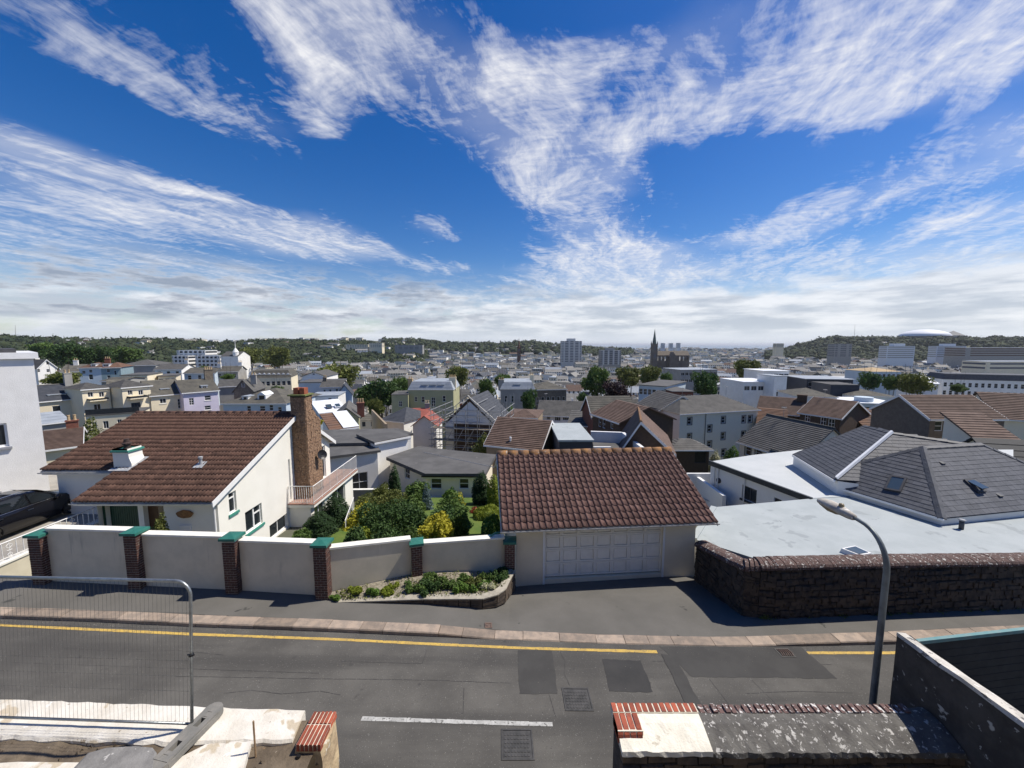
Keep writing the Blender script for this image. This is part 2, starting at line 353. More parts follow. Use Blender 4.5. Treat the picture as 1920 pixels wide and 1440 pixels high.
sheet('asphalt_patch', 'asphalt_patch', [(1298, 1269), (1570, 1273), (1502, 1213), (1236, 1212)], .004)
sheet('asphalt_patch', 'asphalt_patch', [(1292, 1330), (1322, 1330), (1262, 1228), (1240, 1226)], .008)
for seam in ([(330, 1268), (560, 1272), (800, 1275), (960, 1281)], [(640, 1240), (792, 1244), (800, 1218)], [(1330, 1273), (1370, 1325)], [(1410, 1275), (1465, 1330)], [(1224, 1240), (1560, 1246)],
             [(20, 1242), (330, 1253), (600, 1262)], [(870, 1290), (868, 1340)], [(1030, 1302), (1042, 1345)], [(1050, 1222), (1060, 1240), (1058, 1262), (1068, 1286)], [(420, 1300), (470, 1294), (530, 1301), (600, 1296), (640, 1303)], [(120, 1215), (240, 1222), (330, 1219), (420, 1228)], [(1400, 1300), (1500, 1296), (1600, 1299)]):
    mb = MB(); p = [AR(x, y, .003) for x, y in seam]
    for a, b in zip(p, p[1:]):
        n = max(2, int((b-a).length/.25)); d = (b-a).normalized(); w = Vector((-d.y, d.x, 0))*.007
        for i in range(n):
            q, r = a.lerp(b, i/n), a.lerp(b, (i+.93)/n); j = w*random.uniform(-.6, .6); mb.face([q-w+j, r-w+j, r+w+j, q+w+j])
    mb.build('asphalt_seam', 'asphalt_seam', road_o)
def stripe(name, m, px, w, h, dash):
    mb = MB(); p = [AR(x, y, h) for x, y in px]
    for a, b in zip(p, p[1:]):
        n = max(1, int((b-a).length/dash)); d = (b-a).normalized(); s = Vector((-d.y, d.x, 0))
        for i in range(n):
            j0, j1 = random.uniform(-.006, .006), random.uniform(-.006, .006)
            mb.face([a.lerp(b, i/n)-s*(w/2+j0), a.lerp(b, (i+1)/n)-s*(w/2+j1), a.lerp(b, (i+1)/n)+s*(w/2+j0), a.lerp(b, i/n)+s*(w/2+j1)])
    return mb.build(name, m, road_o)
stripe('yellow_line', 'yellow_paint', [(-200, 1164), (0, 1172), (360, 1189), (640, 1199), (800, 1207), (980, 1215), (1232, 1222)], .085, .005, .35)
stripe('yellow_line', 'yellow_paint', [(1514, 1224), (1670, 1224), (1900, 1212)], .085, .005, .35)
stripe('centre_line', 'white_paint_line', [(678, 1347), (860, 1353), (1036, 1358)], .085, .005, .22)
# kerb stones
kerb_o = link('kerb', None, None, (0, 9, 0), kind='structure')
def stone_mesh(L, w, h, r=.015):
    mb = MB(); x0, x1 = -L/2+.006, L/2-.006; z1 = h; n = 5
    prof = [(0, -.12), (.0, h-r*1.6), (r*1.3, h), (w-.008, h), (w, h-.008), (w, -.12)]
    jt = [random.uniform(-.004, .004) for _ in range(12)]
    a = [(x0, y+jt[i], z+jt[i]*.6) for i, (y, z) in enumerate(prof)]; b = [(x1, y+jt[i+6], z+jt[i+6]*.6) for i, (y, z) in enumerate(prof)]
    k = len(prof); mb.mesh(a+b, [tuple(range(k)), tuple(reversed(range(k, 2*k)))]+[(i, k+i, k+(i+1) % k, (i+1) % k) for i in range(k)])
    return mb
s = 0.0
while s < sd[-1]-.5:
    L = random.choice((.62, .74, .85, .95, 1.05)); c, h, nrm = kerb_at(min(s+L/2, sd[-1]))
    a, ha, _ = kerb_at(s); b, hb, _ = kerb_at(min(s+L, sd[-1])); d = (b-a)
    mb = stone_mesh(L, .31, (ha+hb)/2+random.uniform(-.005, .005))
    link('kerb_stone', mb.data('kerb_stone', 'granite_kerb'), kerb_o, (a+b)/2, (0, -math.atan2(d.z+(hb-ha), d.xy.length), math.atan2(d.y, d.x)))
    s += L
gt = MB()
for i in range(1500):      # grit and leaf litter washed into the gutter and along the kerb
    c, h, nr = kerb_at(random.uniform(.5, sd[-1]-.5)); o = -abs(random.gauss(0, .16))-.01; p = c+nr*o; r = random.uniform(.004, .013); z = road_z(p.x)+.002; a0 = random.uniform(0, 6.28)
    gt.mesh([(p.x+r*math.cos(a0+t), p.y+r*math.sin(a0+t), z) for t in (0, 2.1, 4.2)]+[(p.x, p.y, z+r*.8)], [(0, 1, 3), (1, 2, 3), (2, 0, 3)])
for i in range(500): p = Vector((random.uniform(-11, 10), random.uniform(5.5, 9.3), 0)); r = random.uniform(.004, .012); z = road_z(p.x)+.002; gt.mesh([(p.x+r, p.y, z), (p.x-r*.6, p.y+r, z), (p.x-r*.5, p.y-r, z), (p.x, p.y, z+r*.7)], [(0, 1, 3), (1, 2, 3), (2, 0, 3)])
gt.build('grit', 'grit_pale', None, kind='stuff', label='grit and litter scattered on the road and along the gutter', category='grit')
# pavement: from the back of the kerb to the walls, dipping to the garage
GF = Vector((0, 0, 0))
FAR = [(-260, 1082, .11), (60, 1093, .11), (240, 1102, .11), (430, 1110, .11), (600, 1121, .10), (700, 1122, .09), (800, 1124, .06), (880, 1115, -.12), (955, 1109, -.54), (1021, 1104, -.51), (1130, 1098, -.49), (1244, 1092, -.47),
       (1300, 1092, -.50), (1345, 1120, -.34), (1395, 1150, -.03), (1440, 1152, .10), (1678, 1144, .11), (1920, 1134, .11), (2250, 1122, .11)]
pav = MB(); rows = []
for x, y, z in FAR:
    f = AR(x, y, z) if (x < 820 or x > 1390) else AZ(x, y, z)
    kb = min(range(400), key=lambda i: abs((lambda q: 960+FPX*q.x/(q.y*CP-(q.z-CAMZ)*SP))(kerb_at(sd[-1]*i/399)[0])-x)); k, h, nr = kerb_at(sd[-1]*kb/399)
    n0 = k+nr*.308+Vector((0, 0, h-.004)); rows.append([n0.lerp(f, t/8)+Vector((0, 0, .06*math.sin(math.pi*t/8) if z < 0 else 0)) for t in range(9)]+[f+(f-n0).normalized()*.5+Vector((0, 0, -.01))])
for r0, r1 in zip(rows, rows[1:]):
    for i in range(9): pav.face([r0[i], r1[i], r1[i+1], r0[i+1]])
structure('pavement', pav, 'asphalt_pave')
mb = MB()
p = [AR(x, y, .105) for x, y in ((1120, 1142), (1200, 1144), (1280, 1150), (1340, 1160), (1420, 1170))]
def manhole(px, label, nx, ny, drain=False, h=0.0, m='cast_iron'):
    c = [AR(x, y, h) for x, y in px]; ctr = sum(c, Vector())/4
    U = (c[1]-c[0]+c[2]-c[3])/2; Vv = (c[3]-c[0]+c[2]-c[1])/2; L, Wd = U.length, Vv.length; U.normalize(); Vv.normalize(); N = Vector((0, 0, 1)); O = ctr-U*L/2-Vv*Wd/2
    t = thing('drain_grate' if drain else 'manhole_cover', label, 'drain' if drain else 'manhole cover', ctr)
    f = MB()
    for u, v in (((0, L), (0, .03)), ((0, L), (Wd-.03, Wd)), ((0, .03), (.03, Wd-.03)), ((L-.03, L), (.03, Wd-.03))): f.obox(O, U, Vv, N, u, v, (-.02, .012))
    f.build('frame', m, t)
    if drain:
        p = MB(); p.obox(O, U, Vv, N, (.03, L-.03), (.03, Wd-.03), (-.03, .003)); p.build('sump', 'black_plastic', t)
        for i in range(nx):
            b = MB(); a0 = .05+(L-.1)*i/(nx-1)
            b.tube([O+U*a0+Vv*.03+N*.012, O+U*(a0+.03)+Vv*Wd/2+N*.014, O+U*a0+Vv*(Wd-.03)+N*.012], .014, 6); b.build('bar', 'rust_iron', t)
    else:
        p = MB(); p.obox(O, U, Vv, N, (.037, L-.037), (.037, Wd-.037), (-.02, .006)); pl = p.build('plate', m, t)
        for i in range(nx):
            for j in range(ny):
                b = MB(); u0 = .06+(L-.12)*i/nx; v0 = .06+(Wd-.12)*j/ny; du = (L-.12)/nx*.62; dv = (Wd-.12)/ny*.55
                b.obox(O, U, Vv, N, (u0, u0+du), (v0, v0+dv), (.006, .013)); b.build('stud', m, pl)
    return t
manhole([(941, 1426), (1002, 1426), (998, 1367), (939, 1367)], 'square studded iron manhole cover just below the white centre line', 8, 6)
manhole([(1060, 1333), (1114, 1334), (1103, 1290), (1053, 1290)], 'square studded iron manhole cover beside the two road patches', 8, 6)
manhole([(1466, 1233), (1494, 1233), (1477, 1216), (1451, 1216)], 'small rusty drain grate against the kerb by the lamp post', 6, 1, True)
manhole([(909, 1178), (923, 1178), (922, 1168), (909, 1168)], 'tiny brown square cover set in the pavement behind the kerb', 1, 1, False, .03, 'rust_iron')
# ------------------------------------------------------------------ garden boundary wall with brick pillars
bw = thing('garden_wall', 'rendered garden boundary wall with brick pillars and green pillar caps', 'wall', AR(430, 1112, .11))
def brick_pillar(parent, c, ang, w, z0, z1, ztop):
    """c: centre, bricks laid around a mortar core, capped in green"""
    U = Vector((math.cos(ang), math.sin(ang), 0)); Vv = Vector((-U.y, U.x, 0)); N = Vector((0, 0, 1)); O = Vector((c.x, c.y, 0))
    core = MB(); core.obox(O, U, Vv, N, (-w/2+.008, w/2-.008), (-w/2+.008, w/2-.008), (z0, z1)); p = core.build('pillar', 'mortar', parent)
    b = MB(); z = z0+.01; k = 0
    while z+.065 < z1:
        nb = 2
        for side in range(4):
            A, B = ((U, Vv), (Vv, -U), (-U, -Vv), (-Vv, U))[side]
            cuts = [-w/2, 0, w/2] if k % 2 == 0 else [-w/2, -w/4, w/4, w/2]
            for a0, a1 in zip(cuts, cuts[1:]):
                e = random.uniform(-.003, .003); b.obox(O, A, B, N, (a0+.006, a1-.006), (-w/2-e, -w/2+.05), (z, z+.062))
        z += .075; k += 1
    b.build('brickwork', 'brick_dark', p, kind='stuff')
    cp = MB(); hw = w/2+.055
    cp.obox(O, U, Vv, N, (-hw, hw), (-hw, hw), (z1, z1+.075))
    vs = [O+U*a*hw+Vv*b_*hw+N*(z1+.075) for a, b_ in ((-1, -1), (1, -1), (1, 1), (-1, 1))]+[O+N*(z1+.12)]
    cp.mesh(vs, [(0, 1, 4), (1, 2, 4), (2, 3, 4), (3, 0, 4)])
    cp.build('cap', 'green_cap', p)
PIL = []
for (x, yb, yt) in ((70.5, 1098, 1000), (250, 1107, 996), (433, 1116, 1006), (602, 1126, 1018)):
    g = AR(x, yb, .11); zc = g.y*CP-(g.z-CAMZ)*SP
    top = AY(x, yt, g.y); PIL.append((Vector((g.x, g.y+.22, g.z)), top.z))
PIL.append((lambda q: (Vector((q.x, q.y, q.z)), AY(783, 1010, q.y).z))(AZ(783, 1098, -.12)))
PIL.append((lambda q: (Vector((q.x, q.y, q.z)), AY(956, 1007, q.y).z))(AZ(956, 1096, -.45)))
for i, (p, zt) in enumerate(PIL):
    ang = 0 if i < 4 else math.atan2(PIL[5][0].y-PIL[3][0].y, PIL[5][0].x-PIL[3][0].x)
    brick_pillar(bw, p, ang*(1 if i < 5 else 0), (.37 if i < 4 else .33), p.z-.35, zt-.15, zt)
TOPS = [(992, 992), (1003, 1003), (1015, 1015), (1027, 1010), (1018, 1007)]
for i in range(5):
    a, b = PIL[i][0], PIL[i+1][0]; d = (b-a); d.z = 0; L = d.length; d.normalize(); n = Vector((-d.y, d.x, 0)); N = Vector((0, 0, 1))
    h0, h1 = (.17, .17)
    xa, xb = ((82, 230), (262, 415), (444, 585), (612, 772), (795, 935))[i]
    A = a+d*h0+n*.02; B = b-d*h1+n*.02
    za = AY(xa, TOPS[i][0], A.y).z; zb = AY(xb, TOPS[i][1], B.y).z
    if i < 3: za = zb = (za+zb)/2
    zb_ = min(a.z, b.z)-.6
    w = MB(); P = lambda q, o, z: Vector((q.x, q.y, z))+n*o
    w.hexa([P(A, 0, zb_), P(B, 0, zb_), P(B, .2, zb_), P(A, .2, zb_), P(A, 0, za-.06), P(B, 0, zb-.06), P(B, .2, zb-.06), P(A, .2, za-.06)]); pn = w.build('wall_panel', 'render_wall', bw)
    w = MB(); w.hexa([P(A, -.03, za-.058), P(B, -.03, zb-.058), P(B, .23, zb-.058), P(A, .23, za-.058), P(A, -.03, za), P(B, -.03, zb), P(B, .23, zb), P(A, .23, za)]); w.build('coping', 'coping_white', pn)
# small green flashing strip running up to the garage
a = AY(918, 1006, PIL[5][0].y); mb = MB(); mb.tube([a, AY(930, 999, PIL[5][0].y), AY(950, 998, PIL[5][0].y-.02)], .03, 6); mb.build('green_rail', 'green_cap', bw)
mat('edge_concrete', (.40, .37, .30), (.30, .275, .225), 5, .95, .4, 30, spots=((.55, .52, .44), 9, .66))
# raised planter in front of the wall
pl = thing('planter_bed', 'low stone-edged planting bed along the foot of the garden wall', 'planter', AR(800, 1130, .05))
edge_b = [AR(612, 1128, .10), AR(700, 1130, .09), AR(794, 1132, .07), AR(860, 1136, .04), AR(905, 1139, .02), AZ(932, 1135, -.03), AZ(947, 1127, -.10), AZ(958, 1112, -.32), AZ(966, 1106, -.5)]
ztop = [.16, .22, .27, .30, .32, .32, .30, .24, .2]
st = MB(); tp = MB()
for i in range(len(edge_b)-1):
    a, b = edge_b[i], edge_b[i+1]; d = (b-a); d.z = 0; n = Vector((-d.y, d.x, 0)).normalized()*.2
    L = d.length; k = max(1, int(L/.34))
    for j in range(k):
        for row in range(3):
            t0, t1 = j/k+.01/L, (j+1)/k-.01/L; q, r = a.lerp(b, t0), a.lerp(b, t1); zq = ztop[i]*(1-t0)+ztop[i+1]*t0; zr = ztop[i]*(1-t1)+ztop[i+1]*t1
            f0, f1 = row/3+.015, (row+1)/3-.015; e = random.uniform(0, .02); nn = n.normalized()*e
            H = lambda q, z, f: Vector((q.x, q.y, (q.z-.05)*(1-f)+(z-.035)*f))
            st.hexa([H(q, zq, f0)-nn, H(r, zr, f0)-nn, H(r, zr, f0)+n, H(q, zq, f0)+n, H(q, zq, f1)-nn, H(r, zr, f1)-nn, H(r, zr, f1)+n, H(q, zq, f1)+n])
    Z = lambda q, z: Vector((q.x, q.y, z)); e = n.normalized()*.03
    tp.hexa([Z(a, ztop[i]-.035)-e, Z(b, ztop[i+1]-.035)-e, Z(b, ztop[i+1]-.035)+n, Z(a, ztop[i]-.035)+n, Z(a, ztop[i])-e, Z(b, ztop[i+1])-e, Z(b, ztop[i+1])+n, Z(a, ztop[i])+n])
st.build('edging_stones', 'stone_dark', pl, kind='stuff'); tp.build('edging_top', 'edge_concrete', pl)
BZ = [.26, .28, .30, .30, .25, .18, .09, .0, -.1]; so_ = MB(); bk = [PIL[3][0], PIL[3][0].lerp(PIL[4][0], .35), PIL[3][0].lerp(PIL[4][0], .7), PIL[4][0], PIL[4][0].lerp(PIL[5][0], .3), PIL[4][0].lerp(PIL[5][0], .55), PIL[4][0].lerp(PIL[5][0], .75), PIL[4][0].lerp(PIL[5][0], .9), PIL[5][0]]
SOILQ = []
for i in range(8):
    Z = lambda q, z: Vector((q.x, q.y, z)); q = [Z(edge_b[i], ztop[i]-.02), Z(edge_b[i+1], ztop[i+1]-.02), Z(bk[i+1], BZ[i+1]), Z(bk[i], BZ[i])]; so_.face(q); SOILQ.append(q)
so_.build('soil', 'gravel', pl)
# ------------------------------------------------------------------ dark stone wall on the far pavement
sw = thing('stone_wall', 'dark rubble stone wall with rounded lichen-speckled coping beside the pavement', 'wall', AR(1430, 1158, .1))
path = [(AZ(1301, 1091, -.6), .84), (AZ(1345, 1122, -.36), 1.10), (AZ(1392, 1152, -.05), 1.40), (AR(1420, 1157, .08), 1.52), (AR(1450, 1159, .1), 1.56), (AR(1678, 1151, .11), 1.50), (AR(1920, 1141, .11), 1.36), (AR(2300, 1126, .11), 1.25)]
core = MB(); stn = MB(); cop = MB()
for (a, za), (b, zb) in zip(path, path[1:]):
    d = b-a; d.z = 0; L = d.length; d.normalize(); n = Vector((-d.y, d.x, 0)); Z = lambda q, z, o=0: Vector((q.x, q.y, z))+n*o
    zl = min(a.z, b.z)-.4
    core.hexa([Z(a, zl, .03), Z(b, zl, .03), Z(b, zl, .40), Z(a, zl, .40), Z(a, za-.12, .03), Z(b, zb-.12, .03), Z(b, zb-.12, .40), Z(a, za-.12, .40)])
    z = zl+.2
    while z < max(za, zb)-.14:
        h = random.uniform(.06, .15); s_ = 0
        while s_ < L:
            w = random.uniform(.08, .30); h = max(.05, min(.17, h+random.uniform(-.03, .03))); t0, t1 = s_/L, min(1, (s_+w)/L); zt = za*(1-t0)+zb*t0-.125
            if z+h*.5 < zt:
                h2 = min(h, zt-z); q, r = a.lerp(b, t0), a.lerp(b, t1); e = random.uniform(-.035, .015); j = [random.uniform(.004, .022) for _ in range(4)]
                stn.hexa([Z(q, z+j[0], e)+d*.01, Z(r, z+j[1], e)-d*.01, Z(r, z, .1), Z(q, z, .1), Z(q, z+h2-j[2], e+.01)+d*.014, Z(r, z+h2-j[3], e+.008)-d*.012, Z(r, z+h2, .1), Z(q, z+h2, .1)])
            s_ += w
        z += .092
    s_ = 0
    while s_ < L:       # half-round coping bricks on edge
        w = .115; t0, t1 = s_/L, min(1, (s_+w-.012)/L); q, r = a.lerp(b, t0), a.lerp(b, t1); zq = za*(1-t0)+zb*t0; e = random.uniform(-.008, .008)
        pr = [(-.05, -.13), (-.055, -.06), (-.02, 0), (.09, .05), (.215, .06), (.34, .05), (.45, 0), (.485, -.06), (.48, -.13)]
        va = [Z(q, zq+c+e, o) for o, c in pr]; vb = [Z(r, zq+c+e, o) for o, c in pr]; k = len(pr)
        cop.mesh(va+vb, [(i, k+i, k+i+1, i+1) for i in range(k-1)]+[tuple(range(k)), tuple(reversed(range(k, 2*k)))]); s_ += w
core.build('wall_core', 'stone_joint', sw); stn.build('stonework', 'stone_dark', sw, kind='stuff'); cop.build('coping_bricks', 'coping_lichen', sw, kind='stuff')
# ------------------------------------------------------------------ walls with real openings, windows, tiled roofs
ZU = Vector((0, 0, 1))
def wall(mb, O, R, L, zb, top, holes=(), depth=.12, m=0, mrev=None):
    """O: left end seen from outside, R: unit vector to the right, top: [(s, z)...]; openings (s0, s1, z0, z1) cut through with reveals"""
    N = R.cross(ZU); mrev = m if mrev is None else mrev
    def tz(s):
        for (a, za), (b, zb2) in zip(top, top[1:]):
            if s <= b+1e-6: return za+(zb2-za)*(s-a)/max(b-a, 1e-6)
        return top[-1][1]
    P = lambda s, z, o=0: Vector((O.x, O.y, z))+R*s+N*o
    ss = sorted({0.0, L} | {s for s, _ in top if 0 < s < L} | {v for h in holes for v in h[:2]})
    for s0, s1 in zip(ss, ss[1:]):
        if s1-s0 < 1e-4: continue
        hs = sorted([h for h in holes if h[0] < s1-1e-4 and h[1] > s0+1e-4], key=lambda h: h[2]); z = zb
        for h in hs:
            if h[2] > z: mb.face([P(s0, z), P(s1, z), P(s1, h[2]), P(s0, h[2])], m)
            z = h[3]
        mb.face([P(s0, z), P(s1, z), P(s1, tz(s1)), P(s0, tz(s0))], m)
    for s0, s1, z0, z1 in holes:
        for q in ([P(s0, z0), P(s1, z0), P(s1, z0, -depth), P(s0, z0, -depth)], [P(s0, z1, -depth), P(s1, z1, -depth), P(s1, z1), P(s0, z1)],
                  [P(s0, z0), P(s0, z0, -depth), P(s0, z1, -depth), P(s0, z1)], [P(s1, z0, -depth), P(s1, z0), P(s1, z1), P(s1, z1, -depth)]): mb.face(q, mrev)
def window(parent, O, R, hole, cols=1, rows=1, depth=.12, fr=.055, frame='pvc_white', glass='glass', sill=None, surround=None, name='window', sill_out=.06, bars=None):
    N = R.cross(ZU); O = Vector((O.x, O.y, 0)); s0, s1, z0, z1 = hole; d0, d1 = -depth-.01, -depth+.045
    w = MB()
    w.obox(O, R, ZU, N, (s0, s0+fr), (z0, z1), (d0, d1)); w.obox(O, R, ZU, N, (s1-fr, s1), (z0, z1), (d0, d1))
    w.obox(O, R, ZU, N, (s0+fr, s1-fr), (z0, z0+fr), (d0, d1)); w.obox(O, R, ZU, N, (s0+fr, s1-fr), (z1-fr, z1), (d0, d1))
    b = fr*.75
    for i in range(1, cols):
        c = s0+(s1-s0)*i/cols; w.obox(O, R, ZU, N, (c-b/2, c+b/2), (z0+fr, z1-fr), (d0, d1-.008))
    for j in range(1, rows):
        c = z0+(z1-z0)*j/rows; w.obox(O, R, ZU, N, (s0+fr, s1-fr), (c-b/2, c+b/2), (d0, d1-.004))
    for (bs0, bs1, bz0, bz1) in (bars or []):
        w.obox(O, R, ZU, N, (s0+(s1-s0)*bs0, s0+(s1-s0)*bs1), (z0+(z1-z0)*bz0, z0+(z1-z0)*bz1), (d0, d1-.002))
    wo = w.build(name, frame, parent)
    g = MB(); P = lambda s, z, o: O+R*s+ZU*z+N*o
    g.face([P(s0, z0, d0+.02), P(s1, z0, d0+.02), P(s1, z1, d0+.02), P(s0, z1, d0+.02)]); g.build('pane', glass, wo)
    if sill: q = MB(); q.obox(O, R, ZU, N, (s0-.08, s1+.08), (z0-.11, z0-.002), (-depth+.045, sill_out)); q.build('sill', sill, wo)
    if surround:
        q = MB(); e = .14
        for u, v in (((s0-e, s0), (z0-e, z1+e)), ((s1, s1+e), (z0-e, z1+e)), ((s0, s1), (z1, z1+e)), ((s0, s1), (z0-e, z0))): q.obox(O, R, ZU, N, u, v, (-.01, .03))
        q.build('surround', surround, wo)
    return wo
def px_hole(O, R, x0, y0, x1, y1):
    """the opening on a wall plane seen between two corners of the picture"""
    N = R.cross(ZU); a = AP(x0, y0, O, N); b = AP(x1, y1, O, N); s = sorted(((a-O).dot(R), (b-O).dot(R))); z = sorted((a.z, b.z))
    return (s[0], s[1], z[0], z[1])
def joined(name, protos, Ms, mats, parent=None, smooth=False, **tags):
    """many placed copies of small meshes as one object; protos: list of (verts array, faces list, mat idx list), Ms: list of (proto index, 4x4)"""
    Vs, Fs, Ls, Mi = [], [], [], []; off = 0
    for k, M in Ms:
        v, f, mi = protos[k]; M = np.asarray(M); Vs.append(v @ M[:3, :3].T+M[:3, 3])
        for q in f: Fs.extend([i+off for i in q]); Ls.append(len(q))
        Mi.extend(mi); off += len(v)
    Vs = np.concatenate(Vs); me = bpy.data.meshes.new(name); me.vertices.add(len(Vs)); me.vertices.foreach_set('co', Vs.astype(np.float32).ravel())
    me.loops.add(len(Fs)); me.loops.foreach_set('vertex_index', np.array(Fs, dtype=np.int32))
    st_ = np.concatenate(([0], np.cumsum(Ls)[:-1])).astype(np.int32); me.polygons.add(len(Ls)); me.polygons.foreach_set('loop_start', st_); me.polygons.foreach_set('loop_total', np.array(Ls, dtype=np.int32))
    me.polygons.foreach_set('material_index', np.array(Mi, dtype=np.int32))
    me.polygons.foreach_set('use_smooth', np.full(len(Ls), smooth, dtype=bool))
    for mm in (mats if isinstance(mats, (list, tuple)) else [mats]): me.materials.append(MATS[mm])
    me.update(calc_edges=True); me.validate(); return link(name, me, parent, **tags)
def proto(mb): return (np.array([tuple(v) for v in mb.v]), list(mb.f), list(mb.m))
def axes(U, S, Nn, P): return Matrix(((U.x, S.x, Nn.x, P.x), (U.y, S.y, Nn.y, P.y), (U.z, S.z, Nn.z, P.z), (0, 0, 0, 1)))
def pantile(w, L, rolls, amp, th=.018):
    mb = MB(); n = 8*rolls; top = []; xs_ = [w*i/n for i in range(n+1)]
    prof = lambda x: amp*(max(0, math.sin(2*math.pi*(x/w*rolls)))**.8)-amp*.25*max(0, -math.sin(2*math.pi*(x/w*rolls)))
    z = [prof(x) for x in xs_]
    A = [(x, 0, c+th*1.7) for x, c in zip(xs_, z)]; B = [(x, L, c) for x, c in zip(xs_, z)]; C = [(x, 0, c-.004) for x, c in zip(xs_, z)]
    k = n+1; mb.mesh(A+B+C, [(i, i+1, k+i+1, k+i) for i in range(n)]+[(2*k+i, 2*k+i+1, i+1, i) for i in range(n)]+[(2*k, 0, k), (2*k+n, k+n, n)])
    return mb
def tile_roof(parent, E0, U, S, ncol, nrow, w, gauge, tile, mats, keep=lambda i, j: True, individual=300, name='tile', jit=.004):
    Nn = U.cross(S).normalized(); me = tile.data(name, mats, True); pr = [proto(tile)]; rest = []; cnt = 0
    for j in range(nrow):
        for i in range(ncol):
            if not keep(i, j): continue
            P = E0+U*(i*w)+S*(j*gauge)+Nn*random.uniform(0, jit)+S*random.uniform(-.006, .006)
            a = random.gauss(0, .016); P = P-S*(.05 if random.random() < .012 else 0); U2 = (U+S*a).normalized(); S2 = Nn.cross(U2)
            M = axes(U2, S2, Nn, P)
            if cnt < individual:
                link(name, me, parent, P, M.to_euler()); cnt += 1
            else: rest.append((0, np.array(M)))
    if rest: joined(name+'_courses', pr, rest, mats, parent, True, kind='stuff')
def roof_courses(mb, e0, e1, r0, r1, n, lip=.03, m=0, jit=0.0):
    """a roof slope as n lapped courses between the eave e0-e1 and the ridge r0-r1"""
    e0, e1, r0, r1 = (Vector(p) for p in (e0, e1, r0, r1)); Nn = (e1-e0).cross(r0-e0 if (r0-e0).length > .1 else r1-e0).normalized()
    if Nn.z < 0: Nn = -Nn
    for j in range(n):
        a, b = e0.lerp(r0, j/n), e1.lerp(r1, j/n); c, d = e1.lerp(r1, (j+1)/n), e0.lerp(r0, (j+1)/n); l = Nn*lip*random.uniform(1-jit, 1+jit)
        mb.mesh([a, b, b+l, a+l, c, d], [(0, 1, 2, 3), (3, 2, 4, 5), (0, 3, 5), (1, 4, 2)], m)
# ------------------------------------------------------------------ garage
mat('surround_dark', (.20, .19, .17), (.16, .15, .135), 3, .9); mat('soffit', (.5, .49, .45), (.44, .43, .4), 3, .8)
E0 = AZ(941, 993, 1.64); E1 = AZ(1345, 977, 1.64); GU = (E1-E0); GW = GU.length; GU.normalize(); GV = Vector((-GU.y, GU.x, 0))
RUN, RISE = 3.36, 1.56; GS = (GV*RUN+ZU*RISE); GL = GS.length; GS.normalize(); GN = GU.cross(GS).normalized()
garage = thing('garage', 'cream rendered double garage with pinkish brown pantile roof', 'garage', AZ(1130, 1094, -.6))
FO = AP(968, 1050, E0+GV*.42, GV); FL = (AP(1301, 1050, E0+GV*.42, GV)-FO).length; FO.z = 0
dh = px_hole(Vector((FO.x, FO.y, 0)), GU, 1021, 1094, 1244, 985); dh = (dh[0], dh[1], -.42, 1.58)
gm = MB(); wall(gm, FO, GU, FL, -.9, [(0, 1.72), (FL, 1.72)], [dh], .14)
gr = FO+GU*FL; wall(gm, gr, GV, 6.1, -2.4, [(0, 1.72), (RUN-.42, 1.72+RISE-.22), (6.1, 1.72+RISE-.22-1.40)])
gl = FO+GV*6.1; wall(gm, gl, -GV, 6.1, -2.6, [(0, 1.72+RISE-.22-1.40), (6.1-RUN+.42, 1.72+RISE-.22), (6.1, 1.72)])
wall(gm, FO+GU*FL+GV*6.1, -GU, FL, -2.6, [(0, 1.4), (FL, 1.4)])
gm.build('wall', 'garage_render', garage)
dm = MB(); P0 = Vector((FO.x, FO.y, 0)); GNf = -GV
dm.obox(P0, GU, ZU, GNf, (dh[0], dh[1]), (dh[2], dh[3]), (-.20, -.13)); door = dm.build('garage_door', 'surround_dark', garage)
dw = dh[1]-dh[0]; bar = .055
for i in range(7):
    for j in range(4):
        a0, a1 = dh[0]+dw*i/7, dh[0]+dw*(i+1)/7; b0, b1 = dh[2]+.04+(dh[3]-dh[2]-.04)*j/4, dh[2]+.04+(dh[3]-dh[2]-.04)*(j+1)/4
        f = MB()    # a raised rim with a sunk, bevelled field
        O1 = [(a0+.002, b0+.006), (a1-.002, b0+.006), (a1-.002, b1-.006), (a0+.002, b1-.006)]; I1 = [(a0+bar, b0+bar), (a1-bar, b0+bar), (a1-bar, b1-bar), (a0+bar, b1-bar)]; I2 = [(a0+bar+.03, b0+bar+.03), (a1-bar-.03, b0+bar+.03), (a1-bar-.03, b1-bar-.03), (a0+bar+.03, b1-bar-.03)]
        Q = lambda s, z, o: P0+GU*s+ZU*z+GNf*o
        v = [Q(s, z, -.129) for s, z in O1]+[Q(s, z, -.085) for s, z in O1]+[Q(s, z, -.085) for s, z in I1]+[Q(s, z, -.1285) for s, z in I1]+[Q(s, z, -.102) for s, z in I2]
        fs = []
        for r in range(4):
            for k in range(4): fs.append((r*4+k, r*4+(k+1) % 4, r*4+4+(k+1) % 4, r*4+4+k))
        fs.append((16, 17, 18, 19)); f.mesh(v, fs); f.build('door_panel', 'door_white', door)
for ds in ((dh[0]-.07, dh[0]-.002), (dh[1]+.002, dh[1]+.07)): fr = MB(); fr.obox(P0, GU, ZU, GNf, ds, (-.62, 1.62), (-.13, .02)); fr.build('door_post', 'pvc_white', garage)
rf = MB(); o = E0+ZU*-.03
sl_ = [E0+GU*.03, E1-GU*.03, E1-GU*.03+GV*RUN+ZU*RISE, E0+GU*.03+GV*RUN+ZU*RISE]
rf.extrude([p-GN*.05 for p in sl_], -GN*.09)
